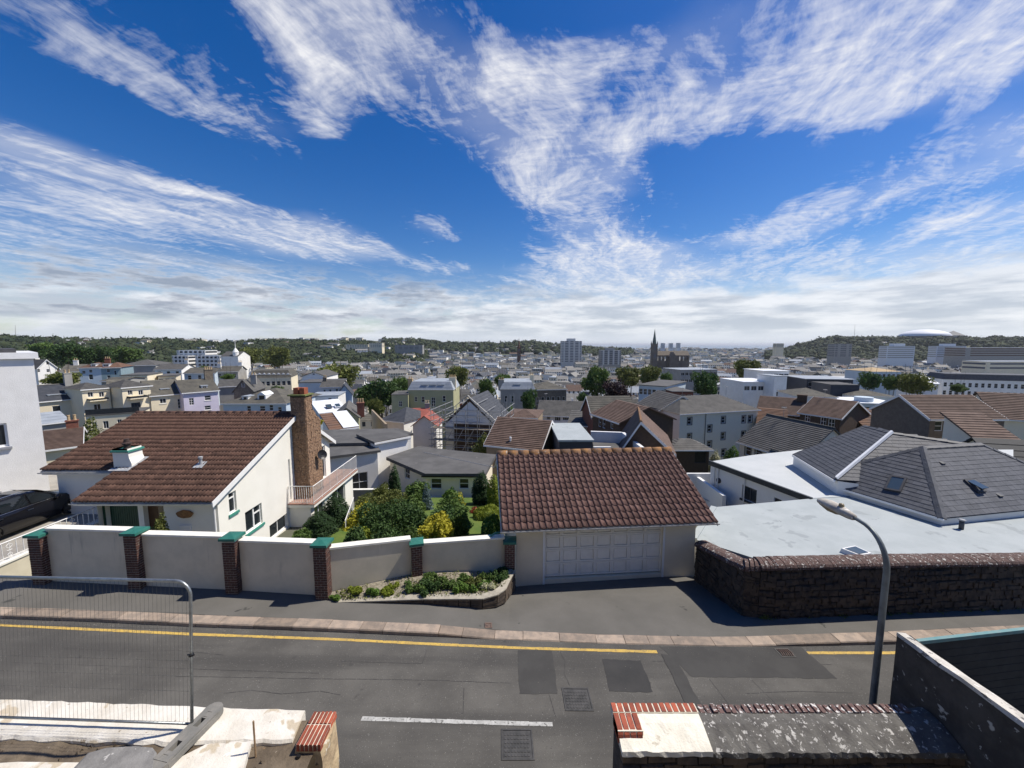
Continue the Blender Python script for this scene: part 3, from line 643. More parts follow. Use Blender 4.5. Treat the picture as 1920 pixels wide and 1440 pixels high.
bk_ = [sl_[3], sl_[2], sl_[2]+GV*3.7-ZU*1.7, sl_[3]+GV*3.7-ZU*1.7]; rf.extrude(bk_, Vector((0, 0, -.12)))
roof = rf.build('roof', 'soffit', garage)
tl = pantile(.2, .37, 1, .045, .022); nc = int(GW/.2)
tile_roof(roof, E0-GS*.05, GU, GS, nc, 13, GW/nc, (GL+.02)/13, tl, 'tile_pink', name='roof_tile')
rb = MB(); rp = E0+GV*RUN+ZU*(RISE+.0)
for i in range(17):
    a = rp+GU*(GW*i/17+.005); b = rp+GU*(GW*(i+1)/17-.008); e = random.uniform(0, .012); q = MB()
    pr = [(-.15, -.05), (-.13, .02), (-.07, .085), (0, .11), (.07, .085), (.13, .02), (.15, -.05)]
    va = [a+GV*y+ZU*(z+e) for y, z in pr]; vb = [b+GV*y*1.05+ZU*(z*1.04+e) for y, z in pr]; k = len(pr)
    q.mesh(va+vb, [(i2, k+i2, k+i2+1, i2+1) for i2 in range(k-1)]+[tuple(range(k)), tuple(reversed(range(k, 2*k)))]); q.build('ridge_tile', 'ridge_orange', roof, True)
q = MB()    # gutter as an open half round, fascia behind
pr = [(.07*math.cos(t), .07*math.sin(t)) for t in np.linspace(math.pi, 2*math.pi, 7)]; pr += [(.06*math.cos(t), .06*math.sin(t)) for t in np.linspace(2*math.pi, math.pi, 7)]
q.extrude([E0+GV*(a-.02)+ZU*(b-.05)-GU*.05 for a, b in pr], GU*(GW+.1)); q.build('gutter', 'gutter_grey', garage)
q = MB(); q.obox(E0+GV*.07, GU, ZU, GV, (.02, GW-.02), (-.16, -.02), (0, .025)); q.build('fascia', 'pvc_white', garage)
q = MB(); q.extrude([E1+GU*.004-ZU*.04, E1+GU*.004-ZU*.17, E1+GU*.004+GV*RUN+ZU*(RISE-.17), E1+GU*.004+GV*RUN+ZU*(RISE-.02)], GU*.03); q.build('barge_board', 'gutter_grey', garage)
q = MB(); q.extrude([E0-GU*.034-ZU*.04, E0-GU*.034-ZU*.17, E0-GU*.034+GV*RUN+ZU*(RISE-.17), E0-GU*.034+GV*RUN+ZU*(RISE-.02)], GU*.03); q.build('barge_board', 'gutter_grey', garage)
# ------------------------------------------------------------------ white house with the long brown roof
mat('house_white', (.82, .80, .73), (.78, .76, .69), 1.0, .88, .12, 40)
mat('green_door', (.012, .050, .034), (.018, .060, .042), 4, .5); mat('brown_door', (.11, .055, .025), (.08, .04, .02), 6, .5)
mat('green_sill', (.055, .24, .19), (.07, .27, .21), 6, .6); mat('plaque', (.30, .15, .06), (.20, .10, .045), 12, .6)
mat('terracotta', (.34, .20, .15), (.28, .165, .125), 5, .8); mat('rail_white', (.78, .77, .74), (.70, .69, .66), 9, .5)
mat('stack_stone', (.33, .205, .125), (.19, .12, .082), 9, .9, .8, 20, spots=[((.46, .34, .23), 12, .60), ((.16, .10, .07), 14, .60)])
mat('lead', (.40, .41, .42), (.30, .31, .32), 6, .6); mat('pot_dark', (.07, .045, .04), (.05, .035, .03), 6, .8); mat('brick_pot', (.33, .10, .05), (.25, .08, .045), 6, .8)
mat('moss_cap', (.17, .19, .06), (.12, .13, .06), 8, .95)
house = thing('bungalow', 'white rendered house with long brown tiled roof and green door', 'house', (-14.5, 17, -1.2))
HX0, HX1 = -20.45, -11.9; HE = AX(388, 940, HX1); HR = AX(551, 774, HX1)      # eave corner, ridge corner
yE, zE, yR, zR = HE.y, HE.z, HR.y, HR.z; hs = (zR-zE)/(yR-yE); zr = lambda y: zE+(y-yE)*hs
XN = AY(133, 940, yE).x; yN = yE+1.72        # notch at the front left corner
HU = Vector((1, 0, 0)); HSl = Vector((0, 1, hs)).normalized(); HN = HU.cross(HSl); HL = math.hypot(yR-yE, zR-zE)
rf = MB(); OV = .22; x1 = HX1+OV
rf.extrude([Vector(p)-HN*.05 for p in ((XN, yE, zE), (x1, yE, zE), (x1, yR, zR), (HX0, yR, zR), (HX0, yN, zr(yN)), (XN, yN, zr(yN)))], -HN*.1)
yB = yR+4.2; zB = zR-4.2*.62
rf.extrude([(HX0, yR, zR), (x1, yR, zR), (x1, yB, zB), (HX0, yB, zB)], (0, 0, -.13))
hroof = rf.build('roof', 'soffit', house)
ncol = int((x1-HX0)/.3); tw = (x1-HX0)/ncol; nrow = 21; gg = (HL+.04)/nrow
tl = pantile(tw, gg*1.2, 2, .052, .024)
def keep(i, j):
    y = yE-.04+(j*gg)*HSl.y; x = HX0+i*tw
    return not (x < XN-.15 and y < yN-.1)
tile_roof(hroof, Vector((HX0, yE, zE))-HSl*.05, HU, HSl, ncol, nrow, tw, gg, tl, 'tile_brown', keep, name='roof_tile', jit=.006)
q = MB()
for i in range(20):
    a = HX0+(x1-HX0)*i/20; b = HX0+(x1-HX0)*(i+1)/20-.012; e = random.uniform(0, .015)
    pr = [(-.15, -.05), (-.12, .03), (-.06, .08), (0, .10), (.06, .08), (.12, .03), (.15, -.05)]
    va = [(a, yR+y, zR+z+e) for y, z in pr]; vb = [(b, yR+y, zR+z+e) for y, z in pr]; k = len(pr)
    q2 = MB(); q2.mesh(va+vb, [(i2, k+i2, k+i2+1, i2+1) for i2 in range(k-1)]+[tuple(range(k)), tuple(reversed(range(k, 2*k)))]); q2.build('ridge_tile', 'tile_brown', hroof, True)
fasc = MB()     # barge boards on the gable, fascias and gutters on the eaves
fasc.extrude([(x1+.002, yE-.05, zE-.02), (x1+.002, yE-.05, zE-.24), (x1+.002, yR, zR-.24), (x1+.002, yR, zR-.01)], (.035, 0, 0)); fasc.build('barge_board', 'pvc_white', house)
fasc = MB(); fasc.extrude([(x1+.002, yR+.003, zR-.01), (x1+.002, yR+.003, zR-.24), (x1+.002, yB, zB-.24), (x1+.002, yB, zB-.01)], (.035, 0, 0)); fasc.build('barge_board', 'pvc_white', house)
for (a, b, y) in ((XN, x1, yE), (HX0, XN-.02, yN)):
    z = zr(y); f = MB(); f.box((a, y+.06, z-.21), (b, y+.085, z-.06)); f.build('fascia', 'pvc_white', house)
    pr = [(.065*math.cos(t), .065*math.sin(t)) for t in np.linspace(math.pi, 2*math.pi, 7)]+[(.055*math.cos(t), .055*math.sin(t)) for t in np.linspace(2*math.pi, math.pi, 7)]
    f = MB(); f.extrude([(a-.04, y-.01+c, z-.08+d) for c, d in pr], (b-a+.06, 0, 0)); f.build('gutter', 'gutter_grey', house)
GZ = -2.1; YF = yE+.75
GO = Vector((HX1, yE+.5, 0)); GR = Vector((0, 1, 0))          # gable wall, seen from the right
LG = yB-.4-GO.y; rl = yR-GO.y
holes = {'w1': px_hole(GO, GR, 427, 914, 446, 974), 'w2': px_hole(GO, GR, 459, 960, 494, 998), 'pd': px_hole(GO, GR, 505, 985, 541, 1010), 'ud': px_hole(GO, GR, 540, 862, 547.5, 936)}
holes['w1'] = (holes['w1'][0], holes['w1'][1], AP(436, 962, GO, Vector((1, 0, 0))).z, AP(436, 922, GO, Vector((1, 0, 0))).z)
holes['w2'] = (holes['w2'][0], holes['w2'][1], AP(476, 992, GO, Vector((1, 0, 0))).z, AP(476, 951, GO, Vector((1, 0, 0))).z)
holes['pd'] = (holes['pd'][0], holes['pd'][1], GZ+.1, AP(523, 973, GO, Vector((1, 0, 0))).z)
ur = (AX(600, 832, HX1), AX(612, 895, HX1)); holes['ur'] = (ur[0].y-GO.y, ur[1].y-GO.y, -.80, 1.25)
wm = MB(); wall(wm, GO, GR, LG, GZ-.8, [(0, zr(GO.y)-.17), (rl, zR-.17), (LG, zR-.17-(LG-rl)*.62)], list(holes.values()), .13)
# front wall facing the street, with door openings
FOh = Vector((XN+.75, GO.y, 0)); LF = HX1-FOh.x
fh = {'gd': px_hole(Vector((FOh.x, GO.y, 0)), HU, 182, 952, 263, 1000), 'bd': px_hole(Vector((FOh.x, GO.y, 0)), HU, 268, 952, 311, 1000)}
for k in fh: fh[k] = (fh[k][0], fh[k][1], GZ+.9, zE-.28)
wall(wm, FOh, HU, LF, GZ-.8, [(0, zE-.2+.15), (LF, zE-.2+.15)], list(fh.values()), .25)
wall(wm, Vector((HX0+.3, yN+.35, 0)), HU, FOh.x-HX0-.3, GZ-.8, [(0, zr(yN)-.02), (FOh.x-HX0-.3, zr(yN)-.02)])
wall(wm, Vector((HX0+.3, yB, 0)), Vector((0, -1, 0)), yB-yN-.35, GZ-1, [(0, zB), (yB-yR, zR-.2), (yB-yN-.35, zr(yN)-.1)])
wall(wm, Vector((FOh.x, yN+.35, 0)), Vector((0, -1, 0)), yN+.35-GO.y, GZ-.8, [(0, zr(yN)), (yN+.35-GO.y, zE)])
wm.build('wall', 'house_white', house)
window(house, GO, GR, holes['w1'], 1, 1, sill='green_sill', bars=[(0, 1, .68, .74)]); window(house, GO, GR, holes['w2'], 1, 1, sill='green_sill', bars=[(.53, .60, 0, 1), (.6, 1, .62, .68)])
window(house, GO, GR, holes['pd'], 2, 1, name='patio_door'); window(house, GO, GR, holes['ud'], 1, 1, name='balcony_door', bars=[(0, 1, .8, .84)]); window(house, GO, GR, holes['ur'], 2, 1, name='balcony_door')
Fz = Vector((FOh.x, GO.y, 0)); FNn = Vector((0, -1, 0))
d = MB(); d.obox(Fz, HU, ZU, FNn, fh['gd'][:2], fh['gd'][2:], (-.25, -.2)); gdo = d.build('garage_door', 'green_door', house)
n = 18
for i in range(n):
    a0 = fh['gd'][0]+(fh['gd'][1]-fh['gd'][0])*i/n; d = MB(); d.obox(Fz, HU, ZU, FNn, (a0+.008, a0+(fh['gd'][1]-fh['gd'][0])/n-.008), (fh['gd'][2]+.02, fh['gd'][3]-.02), (-.199, -.18)); d.build('door_board', 'green_door', gdo)
d = MB(); d.obox(Fz, HU, ZU, FNn, fh['bd'][:2], fh['bd'][2:], (-.25, -.2)); bdo = d.build('front_door', 'brown_door', house)
bw_ = fh['bd'][1]-fh['bd'][0]
d = MB(); d.obox(Fz, HU, ZU, FNn, (fh['bd'][0]+bw_*.52, fh['bd'][1]-.06), (fh['bd'][2]+.3, fh['bd'][3]-.08), (-.199, -.19)); d.build('side_light', 'glass', bdo)
pc = AP(348, 963, Fz, FNn); d = MB(); n = 22
pts = [pc+HU*(.33*math.cos(t)*(1+.06*math.sin(5*t)))+ZU*(.165*math.sin(t)*(1+.05*math.cos(7*t)))+FNn*.03 for t in np.linspace(0, 2*math.pi, n, False)]
d.extrude(pts, FNn*.04); d.build('wooden_plaque', 'plaque', house)
mh = px_hole(Fz, HU, 338, 984, 361, 1003); d = MB(); d.obox(Fz, HU, ZU, FNn, mh[:2], (mh[3]-.62, mh[3]), (.002, .05)); mb_ = d.build('meter_box', 'pvc_white', house)
d = MB(); d.tube([(HX1-.1, GO.y-.06, zE-.1), (HX1-.1, GO.y-.06, GZ)], .04, 8); d.build('downpipe', 'pvc_white', house)
# lower storey projecting under the balcony
BX = AZ(589, 946, -.84).x; BY0 = AZ(589, 946, -.84).y; BY1 = AZ(662, 880, -.84).y
lw = MB(); ph = (2.1, 4.2, -3.0, -1.25)
wall(lw, Vector((HX1, BY0+.1, 0)), HU, BX-HX1-.25, GZ-1.2, [(0, -1.0), (BX-HX1-.25, -1.0)])
wall(lw, Vector((BX-.25, BY0+.1, 0)), GR, BY1-BY0-.4, GZ-2.0, [(0, -1.0), (BY1-BY0-.4, -1.0)], [(.35, 1.5, GZ-.3, -1.15), (2.4, 4.2, GZ-.3, -1.15)], .12)
lw.build('lower_wall', 'house_white', house)
window(house, Vector((BX-.25, BY0+.1, 0)), GR, (.35, 1.5, GZ-.3, -1.15), 2, 1); window(house, Vector((BX-.25, BY0+.1, 0)), GR, (2.4, 4.2, GZ-.3, -1.15), 2, 1)
bal = MB(); bal.box((HX1+.002, BY0, -1.02), (BX, BY1, -.86)); bo = bal.build('balcony', 'house_white', house)
bal = MB(); bal.box((HX1+.002, BY0-.03, -.858), (BX+.03, BY1, -.82)); bal.build('balcony_floor', 'terracotta', bo)
def railing(parent, pts, z0, h, gap=.115, m='rail_white', r=.011, scroll=0):
    rl_ = MB(); pts = [Vector(p) for p in pts]
    rl_.tube([p+ZU*(h) for p in pts], .022, 6); rl_.tube([p+ZU*.08 for p in pts], .014, 6); ro = rl_.build('railing', m, parent)
    k = 0
    for a, b in zip(pts, pts[1:]):
        n = max(1, int((b-a).length/gap))
        for i in range(n+1):
            p = a.lerp(b, i/n); q = MB(); q.tube([p+ZU*(.0 if i % 8 == 0 else .08), p+ZU*h], r if i % 8 else r*1.6, 5)
            if scroll and i % scroll == scroll//2:
                d = (b-a).normalized()
                for sgn in (-1, 1):
                    q.tube([p+ZU*(.1+.12*t)+d*sgn*(.07*math.sin(math.pi*t)*.9) for t in np.linspace(0, 1, 6)], .010, 5); q.tube([p+ZU*(h-.08-.16*t)+d*sgn*(.085*math.sin(math.pi*t)) for t in np.linspace(0, 1, 6)], .010, 5)
                q.tube([p+ZU*(h*.5)-d*.07, p+ZU*(h*.5)+d*.07], .012, 5)
            q.build('baluster', m, ro); k += 1
railing(bo, [(HX1+.05, BY0+.06, -.82), (BX-.05, BY0+.06, -.82), (BX-.05, BY1-.05, -.82)], -.82, .95)
# garden steps railing
ga = AZ(647, 975, -1.4); gb = AY(663, 938, ga.y+2.4)
stp = thing('garden_railing', 'short white stair railing above the yellow shrub', 'railing', ga-ZU*.8); railing(stp, [ga-ZU*.75, gb-ZU*.55], 0, .72, .12)
# stone chimney on the gable
cy0 = AX(551, 850, HX1).y-.05; cw = .78; zt = 4.85
sc_ = MB(); X0c, X1c = HX1+.003, HX1+cw
sc_.mesh([(X0c, cy0, GZ+1.1), (X1c, cy0, GZ+1.1), (X1c, cy0+1.5, GZ+1.1), (X0c, cy0+1.5, GZ+1.1), (X0c, cy0, 4.05), (X1c, cy0, 4.05), (X1c, cy0+1.45, 3.35), (X0c, cy0+1.45, 3.35), (X0c, cy0+.75, 4.05), (X1c, cy0+.75, 4.05), (X0c, cy0, zt), (X1c, cy0, zt), (X1c, cy0+.75, zt), (X0c, cy0+.75, zt)],
         [(0, 1, 5, 4), (1, 2, 6, 9, 5), (2, 3, 7, 6), (3, 0, 4, 8, 7), (6, 7, 8, 9), (4, 5, 11, 10), (5, 9, 12, 11), (9, 8, 13, 12), (8, 4, 10, 13), (10, 11, 12, 13)])
stk = sc_.build('chimney', 'stone_joint', house)
sn = MB()
def lay(O, R, L, z0, zf, hmin, hmax, wmin, wmax):
    N = R.cross(ZU); z = z0
    while True:
        h = random.uniform(hmin, hmax); s_ = 0
        if z+h > max(zf(0), zf(L)): break
        while s_ < L-.02:
            w = min(random.uniform(wmin, wmax), L-s_); 
            if L-s_-w < .06: w = L-s_
            if z+h <= min(zf(s_), zf(s_+w))+.03: sn.obox(O, R, ZU, N, (s_+.006, s_+w-.006), (z+.005, z+h-.005), (-.02, random.uniform(.012, .045)))
            s_ += w
        z += h
lay(Vector((X0c, cy0, 0)), HU, cw, GZ+1.1, lambda s: zt, .05, .10, .12, .34)
lay(Vector((X1c, cy0, 0)), GR, 1.5, GZ+1.1, lambda s: zt if s < .76 else 4.05-(s-.75), .05, .10, .10, .28)
sn.build('chimney_stones', 'stack_stone', stk, kind='stuff')
q = MB(); q.box((X0c-.1, cy0-.1, zt), (X1c+.08, cy0+.83, zt+.07)); q.build('chimney_cap', 'moss_cap', stk)
for i in range(2): q = MB(); q.box((X0c+.1+.33*i, cy0+.15, zt+.07), (X0c+.36+.33*i, cy0+.55, zt+.42)); q.build('chimney_pot', 'brick_pot', stk)
q = MB(); c = Vector((X1c+.28, cy0+.95, 1.35)); ax = Vector((.75, -.55, .35)).normalized()
q.lathe(c, [(.02, -.02), (.16, .01), (.27, .06), (.275, .07), (.15, .03), (.02, .01)], 16, 0, ax); q.tube([c, c+ax*.3+ZU*.04], .012, 5); q.tube([c, Vector((X1c, cy0+.95, 1.1))], .02, 6)
q.build('satellite_dish', 'black_plastic', house)
# white chimney by the notch and a small lead vent
cb = AY(227, 876, yN+.1); q = MB(); zb = zr(cb.y)-.3; cx = cb.x; cyy = yN+.45; hw = .40
lv = [(1.0, zb), (1.0, zr(cyy)+.1), (.86, zr(cyy)+.35), (.80, zr(cyy)+.75), (.80, 2.94)]
vs = []; 
for k_, z in lv: vs += [(cx-hw*.86, cyy-hw*.8, z), (cx+hw*(k_*1.55-.45), cyy-hw*.8, z), (cx+hw*(k_*1.55-.45), cyy+hw*.8, z), (cx-hw*.86, cyy+hw*.8, z)]
q.mesh(vs, [(i*4+k, i*4+(k+1) % 4, i*4+4+(k+1) % 4, i*4+4+k) for i in range(4) for k in range(4)]+[(16, 17, 18, 19)])
wc = q.build('white_chimney', 'house_white', house)
q = MB(); q.box((cx-hw*1.0, cyy-hw*.95, 2.942), (cx+hw*.98, cyy+hw*.95, 3.02)); q.build('chimney_cap', 'green_sill', wc)
q = MB(); q.lathe((cx, cyy, 3.02), [(.14, 0), (.15, .02), (.12, .06), (.12, .20), (.17, .22), (.17, .27), (.11, .30), (.09, .42), (.10, .44), (.0, .46)], 12); q.build('chimney_pot', 'pot_dark', wc)
q = MB(); q.extrude([(cx-hw*.9, cyy-.58, zr(cyy-.58)+.07), (cx+hw*1.25, cyy-.58, zr(cyy-.58)+.07), (cx+hw*1.45, cyy+.35, zr(cyy+.35)+.07), (cx+hw*.9, cyy+.35, zr(cyy+.35)+.07), (cx+hw*.9, cyy-.40, zr(cyy-.40)+.07), (cx-hw*.9, cyy-.40, zr(cyy-.40)+.07)], (0, 0, .02)); q.build('lead_flashing', 'lead', wc)
vp = None
for yy in np.linspace(yE, yR, 200):
    if abs((lambda r: 720+FPX*((CAMZ-zr(yy))*CP-yy*SP)/(yy*CP+(CAMZ-zr(yy))*SP))(0)-874) < 2: vp = yy
vx = AY(377, 874, vp).x; q = MB(); q.lathe((vx, vp, zr(vp)), [(.06, 0), (.06, .30), (.085, .31), (.085, .40), (.0, .42)], 10); vv = q.build('roof_vent', 'lead', house)
q = MB(); q.extrude([(vx-.22, vp-.25, zr(vp-.25)+.06), (vx+.22, vp-.25, zr(vp-.25)+.06), (vx+.16, vp+.16, zr(vp+.16)+.06), (vx-.16, vp+.16, zr(vp+.16)+.06)], (0, 0, .02)); q.build('flashing', 'lead', vv)
# ------------------------------------------------------------------ street lamp
LB = Vector((7.16, AY(1648, 1100, 7.0).y, 0)); LB = Vector((6.33, 6.14, .0)); LS = .88
lamp = thing('street_lamp', 'grey steel street lamp with swan-neck arm and weathered lantern', 'street lamp', LB)
zt_ = 3.77; arc = [LB+ZU*z for z in (0, 1.2, 2.4, zt_)]
for t in np.linspace(.12, 1, 9): arc.append(LB+Vector((0, .55*(1-math.cos(t*math.pi/2)), zt_+.635*math.sin(t*math.pi/2))))
arc.append(arc[-1]+Vector((0, .12, .01)))
q = MB(); q.tube(arc, [.054, .052, .049, .046]+[.044-.0013*i for i in range(10)], 14); q.build('pole', 'lamp_steel', lamp, True)
q = MB(); q.lathe(LB, [(.09, 0), (.09, .9), (.065, .98)], 14); q.build('pole_base', 'lamp_steel', lamp, True)
h0 = arc[-1]; q = MB(); secs = [tuple(c*LS for c in q_) for q_ in ((0, .05, .06, -.05), (.10, .07, .08, -.06), (.24, .105, .10, -.05), (.42, .13, .115, -.02), (.68, .14, .11, -.02), (.86, .11, .08, -.02), (.95, .05, .03, -.02))]
rings = []
for y, w, tp_, bt in secs: rings.append([h0+Vector((a*w, y, b))*1.0 for a, b in ((-1, bt), (-1, tp_*.35), (-.62, tp_*.85), (0, tp_), (.62, tp_*.85), (1, tp_*.35), (1, bt))])
vs = [v for r in rings for v in r]; k = 7
q.mesh(vs, [(i*k+j, i*k+(j+1) % k, (i+1)*k+(j+1) % k, (i+1)*k+j) for i in range(len(rings)-1) for j in range(k)]+[tuple(reversed(range(k))), tuple(range((len(rings)-1)*k, len(rings)*k))])
lh = q.build('lantern', 'lamp_head', lamp, True)
q = MB(); rg = []
for y, w, dp in ((.23, .08, .02), (.35, .105, .08), (.55, .115, .10), (.74, .083, .05)): rg.append([h0+Vector((w*math.cos(t), y, -.022+dp*math.sin(t))) for t in np.linspace(math.pi, 2*math.pi, 7)])
vs = [v for r in rg for v in r]; q.mesh(vs, [(i*7+j, i*7+j+1, (i+1)*7+j+1, (i+1)*7+j) for i in range(3) for j in range(6)]+[tuple(range(7)), tuple(reversed(range(21, 28)))]); q.build('bowl', 'lamp_bowl', lh, True)
q = MB(); q.lathe(h0+Vector((0, .30, .076)), [(.045, 0), (.045, .05), (.035, .07), (.0, .075)], 12); q.build('photocell', 'lamp_bowl', lh, True)
mat('old_brick', (.11, .075, .068), (.16, .10, .09), 7, .95, .6, 40, spots=[((.62, .60, .57), 11, .56), ((.70, .69, .66), 24, .62)])
# ------------------------------------------------------------------ near wall to the right of the gateway
ZT = 2.0
nw = thing('gateway_wall', 'old stone gateway wall topped with red bricks, white cement and lichen', 'wall', (3.5, 5.2, 0))
xa, ya = AZ(1145, 1325, ZT).x, AZ(1145, 1325, ZT).y; yn = ya-.55; xe = 6.42
q = MB(); q.box((xa+.05, yn+.03, -.3), (xe, ya-.04, ZT-.17)); q.build('wall_core', 'stone_joint', nw)
q = MB(); x = xa+.03
for z in np.arange(0, ZT-.2, .165):
    x = xa+.03
    while x < xe:
        w = random.uniform(.2, .42); e = random.uniform(-.03, .02); j = [random.uniform(0, .03) for _ in range(4)]
        q.hexa([(x+.012, yn+e, z+.012+j[0]), (min(xe, x+w)-.012, yn+e, z+.012+j[1]), (min(xe, x+w), yn+.1, z), (x, yn+.1, z), (x+.014, yn+e+.01, z+.155-j[2]), (min(xe, x+w)-.012, yn+e+.012, z+.155-j[3]), (min(xe, x+w), yn+.1, z+.16), (x, yn+.1, z+.16)]); x += w
q.build('stonework', 'stone_dark', nw, kind='stuff')
q = MB(); q.box((xa+.045, yn+.02, -.3), (xa+.052, ya-.045, ZT-.16)); q.build('rendered_end', 'render_lichen', nw)
xw = AZ(1312, 1345, ZT).x
def top_profile(): return [(ya+.02, -.16), (ya+.02, 0), (ya-.12, .03), (ya-.26, .015), (ya-.40, -.035), (yn-.02, -.10), (yn-.03, -.17)]
def coping(x0, x1, m, n, amp, dz, name):
    q = MB(); xs_ = np.linspace(x0, x1, n); rings = []
    for i, xx in enumerate(xs_): rings.append([(xx+random.uniform(-1, 1)*amp*.5*(0 < i < n-1), y+random.uniform(-1, 1)*amp*(1 if k in (5, 6) else .3), ZT+z+dz+random.uniform(-1, 1)*amp*.4) for k, (y, z) in enumerate(top_profile())])
    k = 7; q.mesh([v for r in rings for v in r], [(i*k+j, (i+1)*k+j, (i+1)*k+j+1, i*k+j+1) for i in range(n-1) for j in range(k-1)]+[tuple(range(k)), tuple(reversed(range((n-1)*k, n*k)))]); return q.build(name, m, nw)
coping(xa+.02, xw, 'cement_white', 16, .010, -.012, 'cement_coping'); coping(xw+.003, xe-.02, 'cement_lichen', 44, .016, -.03, 'lichen_coping')
n = 14; bwid = (AZ(1305, 1330, ZT).x-xa)/n
def brick(x0, x1, y0, y1, z0, z1, m, round_front=0.0):
    b = MB(); e = .004
    if round_front:
        pr = [(y1, z0), (y1, z1)]+[(y0+round_front+round_front*1.1*math.cos(t), z1-round_front+round_front*math.sin(t)) for t in np.linspace(math.pi/2, math.pi*.98, 5)]+[(y0-.004, z0)]
        k = len(pr); v = [(x0, y, z) for y, z in pr]+[(x1, y, z) for y, z in pr]
        b.mesh(v, [tuple(range(k)), tuple(reversed(range(k, 2*k)))]+[(i, (i+1) % k, k+(i+1) % k, k+i) for i in range(k)])
    else:
        b.hexa([(x0, y0, z0), (x1, y0, z0), (x1, y1, z0), (x0, y1, z0), (x0+e, y0+e, z1), (x1-e, y0+e, z1), (x1-e, y1-e, z1), (x0+e, y1-e, z1)])
    return b.build('brick', m, nw)
mj = MB(); mj.box((xa+.002, ya-.125, ZT-.10), (xa+bwid*n, ya+.022, ZT+.032)); mj.build('mortar_bed', 'mortar_white', nw)
for i in range(n): brick(xa+bwid*i+.004, xa+bwid*(i+1)-.014, ya-.12, ya+.03, ZT-.11, ZT+.040+random.uniform(-.003, .003), 'brick_red')
mj = MB(); mj.box((xa+.004, yn+.15, ZT-.115), (xa+bwid*4, ya-.13, ZT+.022)); mj.build('mortar_bed', 'mortar_white', nw)
for i in range(4): brick(xa+bwid*i+.004, xa+bwid*(i+1)-.016, yn+.13, ya-.140, ZT-.15, ZT+.036+random.uniform(-.003, .003), 'brick_red', .09)
x = xw+.05; i = 0      # old bricks on edge under the lichen, along the back edge
while x < xe-.35:
    brick(x, x+.075, ya-.11, ya+.035, ZT-.12, ZT+.014+random.uniform(-.014, .010), 'old_brick'); x += .098
mat('top_lichen', (.58, .555, .50), (.42, .40, .36), 5, .95, .6, 30, spots=[((.16, .15, .14), 7, .60), ((.74, .72, .68), 12, .64)])
# high rendered wall running back towards the viewer
hw_ = thing('party_wall', 'tall dark rendered wall spotted with lichen beside the gateway wall', 'wall', (6.6, 4, 0))
fy = 5.95; fx = 6.42; zt0, zt1 = 2.84, 3.05
q = MB(); ny, nz = 26, 14; g = []
for i in range(ny+1):
    y = fy-(fy+2)*i/ny; zz = zt0+(zt1-zt0)*i/ny+.012*math.sin(i*2.1)
    for j in range(nz+1): t = j/nz; g.append((fx-.10*max(0, 1-t*2.2)**2+random.uniform(-.008, .008), y, -.3+(zz-.05+.3)*t))
q.mesh(g, [(i*(nz+1)+j, (i+1)*(nz+1)+j, (i+1)*(nz+1)+j+1, i*(nz+1)+j+1) for i in range(ny) for j in range(nz)])
q.box((fx+.012, -2, -.3), (fx+.22, fy-.002, zt0-.06)); q.build('wall_face', 'render_lichen', hw_)
q = MB(); xs_ = []
for i in range(ny+1):
    y = fy-(fy+2)*i/ny; zz = zt0+(zt1-zt0)*i/ny+random.uniform(-.01, .01); xs_.append([(fx-.02+random.uniform(-.012, .012), y, zz-.06), (fx-.015+random.uniform(-.01, .01), y, zz), (fx+.15+random.uniform(-.02, .02), y, zz-.02), (fx+.2, y, zz-.12)])
q.mesh([v for r in xs_ for v in r], [(i*4+j, i*4+j+1, i*4+5+j, i*4+4+j) for i in range(ny) for j in range(3)]+[(0, 3, 2, 1)]); q.build('wall_top', 'top_lichen', hw_)
tw_ = thing('boarded_fence', 'black boarded fence with teal top rail behind the lichen-spotted wall', 'fence', (10, 7.2, 0))
a, b = AZ(1690, 1203, 2.0), AZ(1990, 1170, 2.0); d = (b-a).normalized(); n_ = d.cross(ZU)
for i in range(12):
    q = MB(); q.obox(Vector((a.x, a.y, 0)), d, ZU, n_, (0, 7), (.16*i+.004, .16*i+.152), (.0, .03)); q.build('board', 'black_board', tw_)
q = MB(); q.obox(Vector((a.x, a.y, 0)), d, ZU, n_, (-.02, 7), (1.93, 2.0), (-.025, .04)); q.build('top_rail', 'teal_edge', tw_)
for i in range(4): q = MB(); q.obox(Vector((a.x, a.y, 0)), d, ZU, n_, (.3+2.1*i, .4+2.1*i), (-.1, 1.93), (-.1, -.003)); q.build('post', 'black_board', tw_)
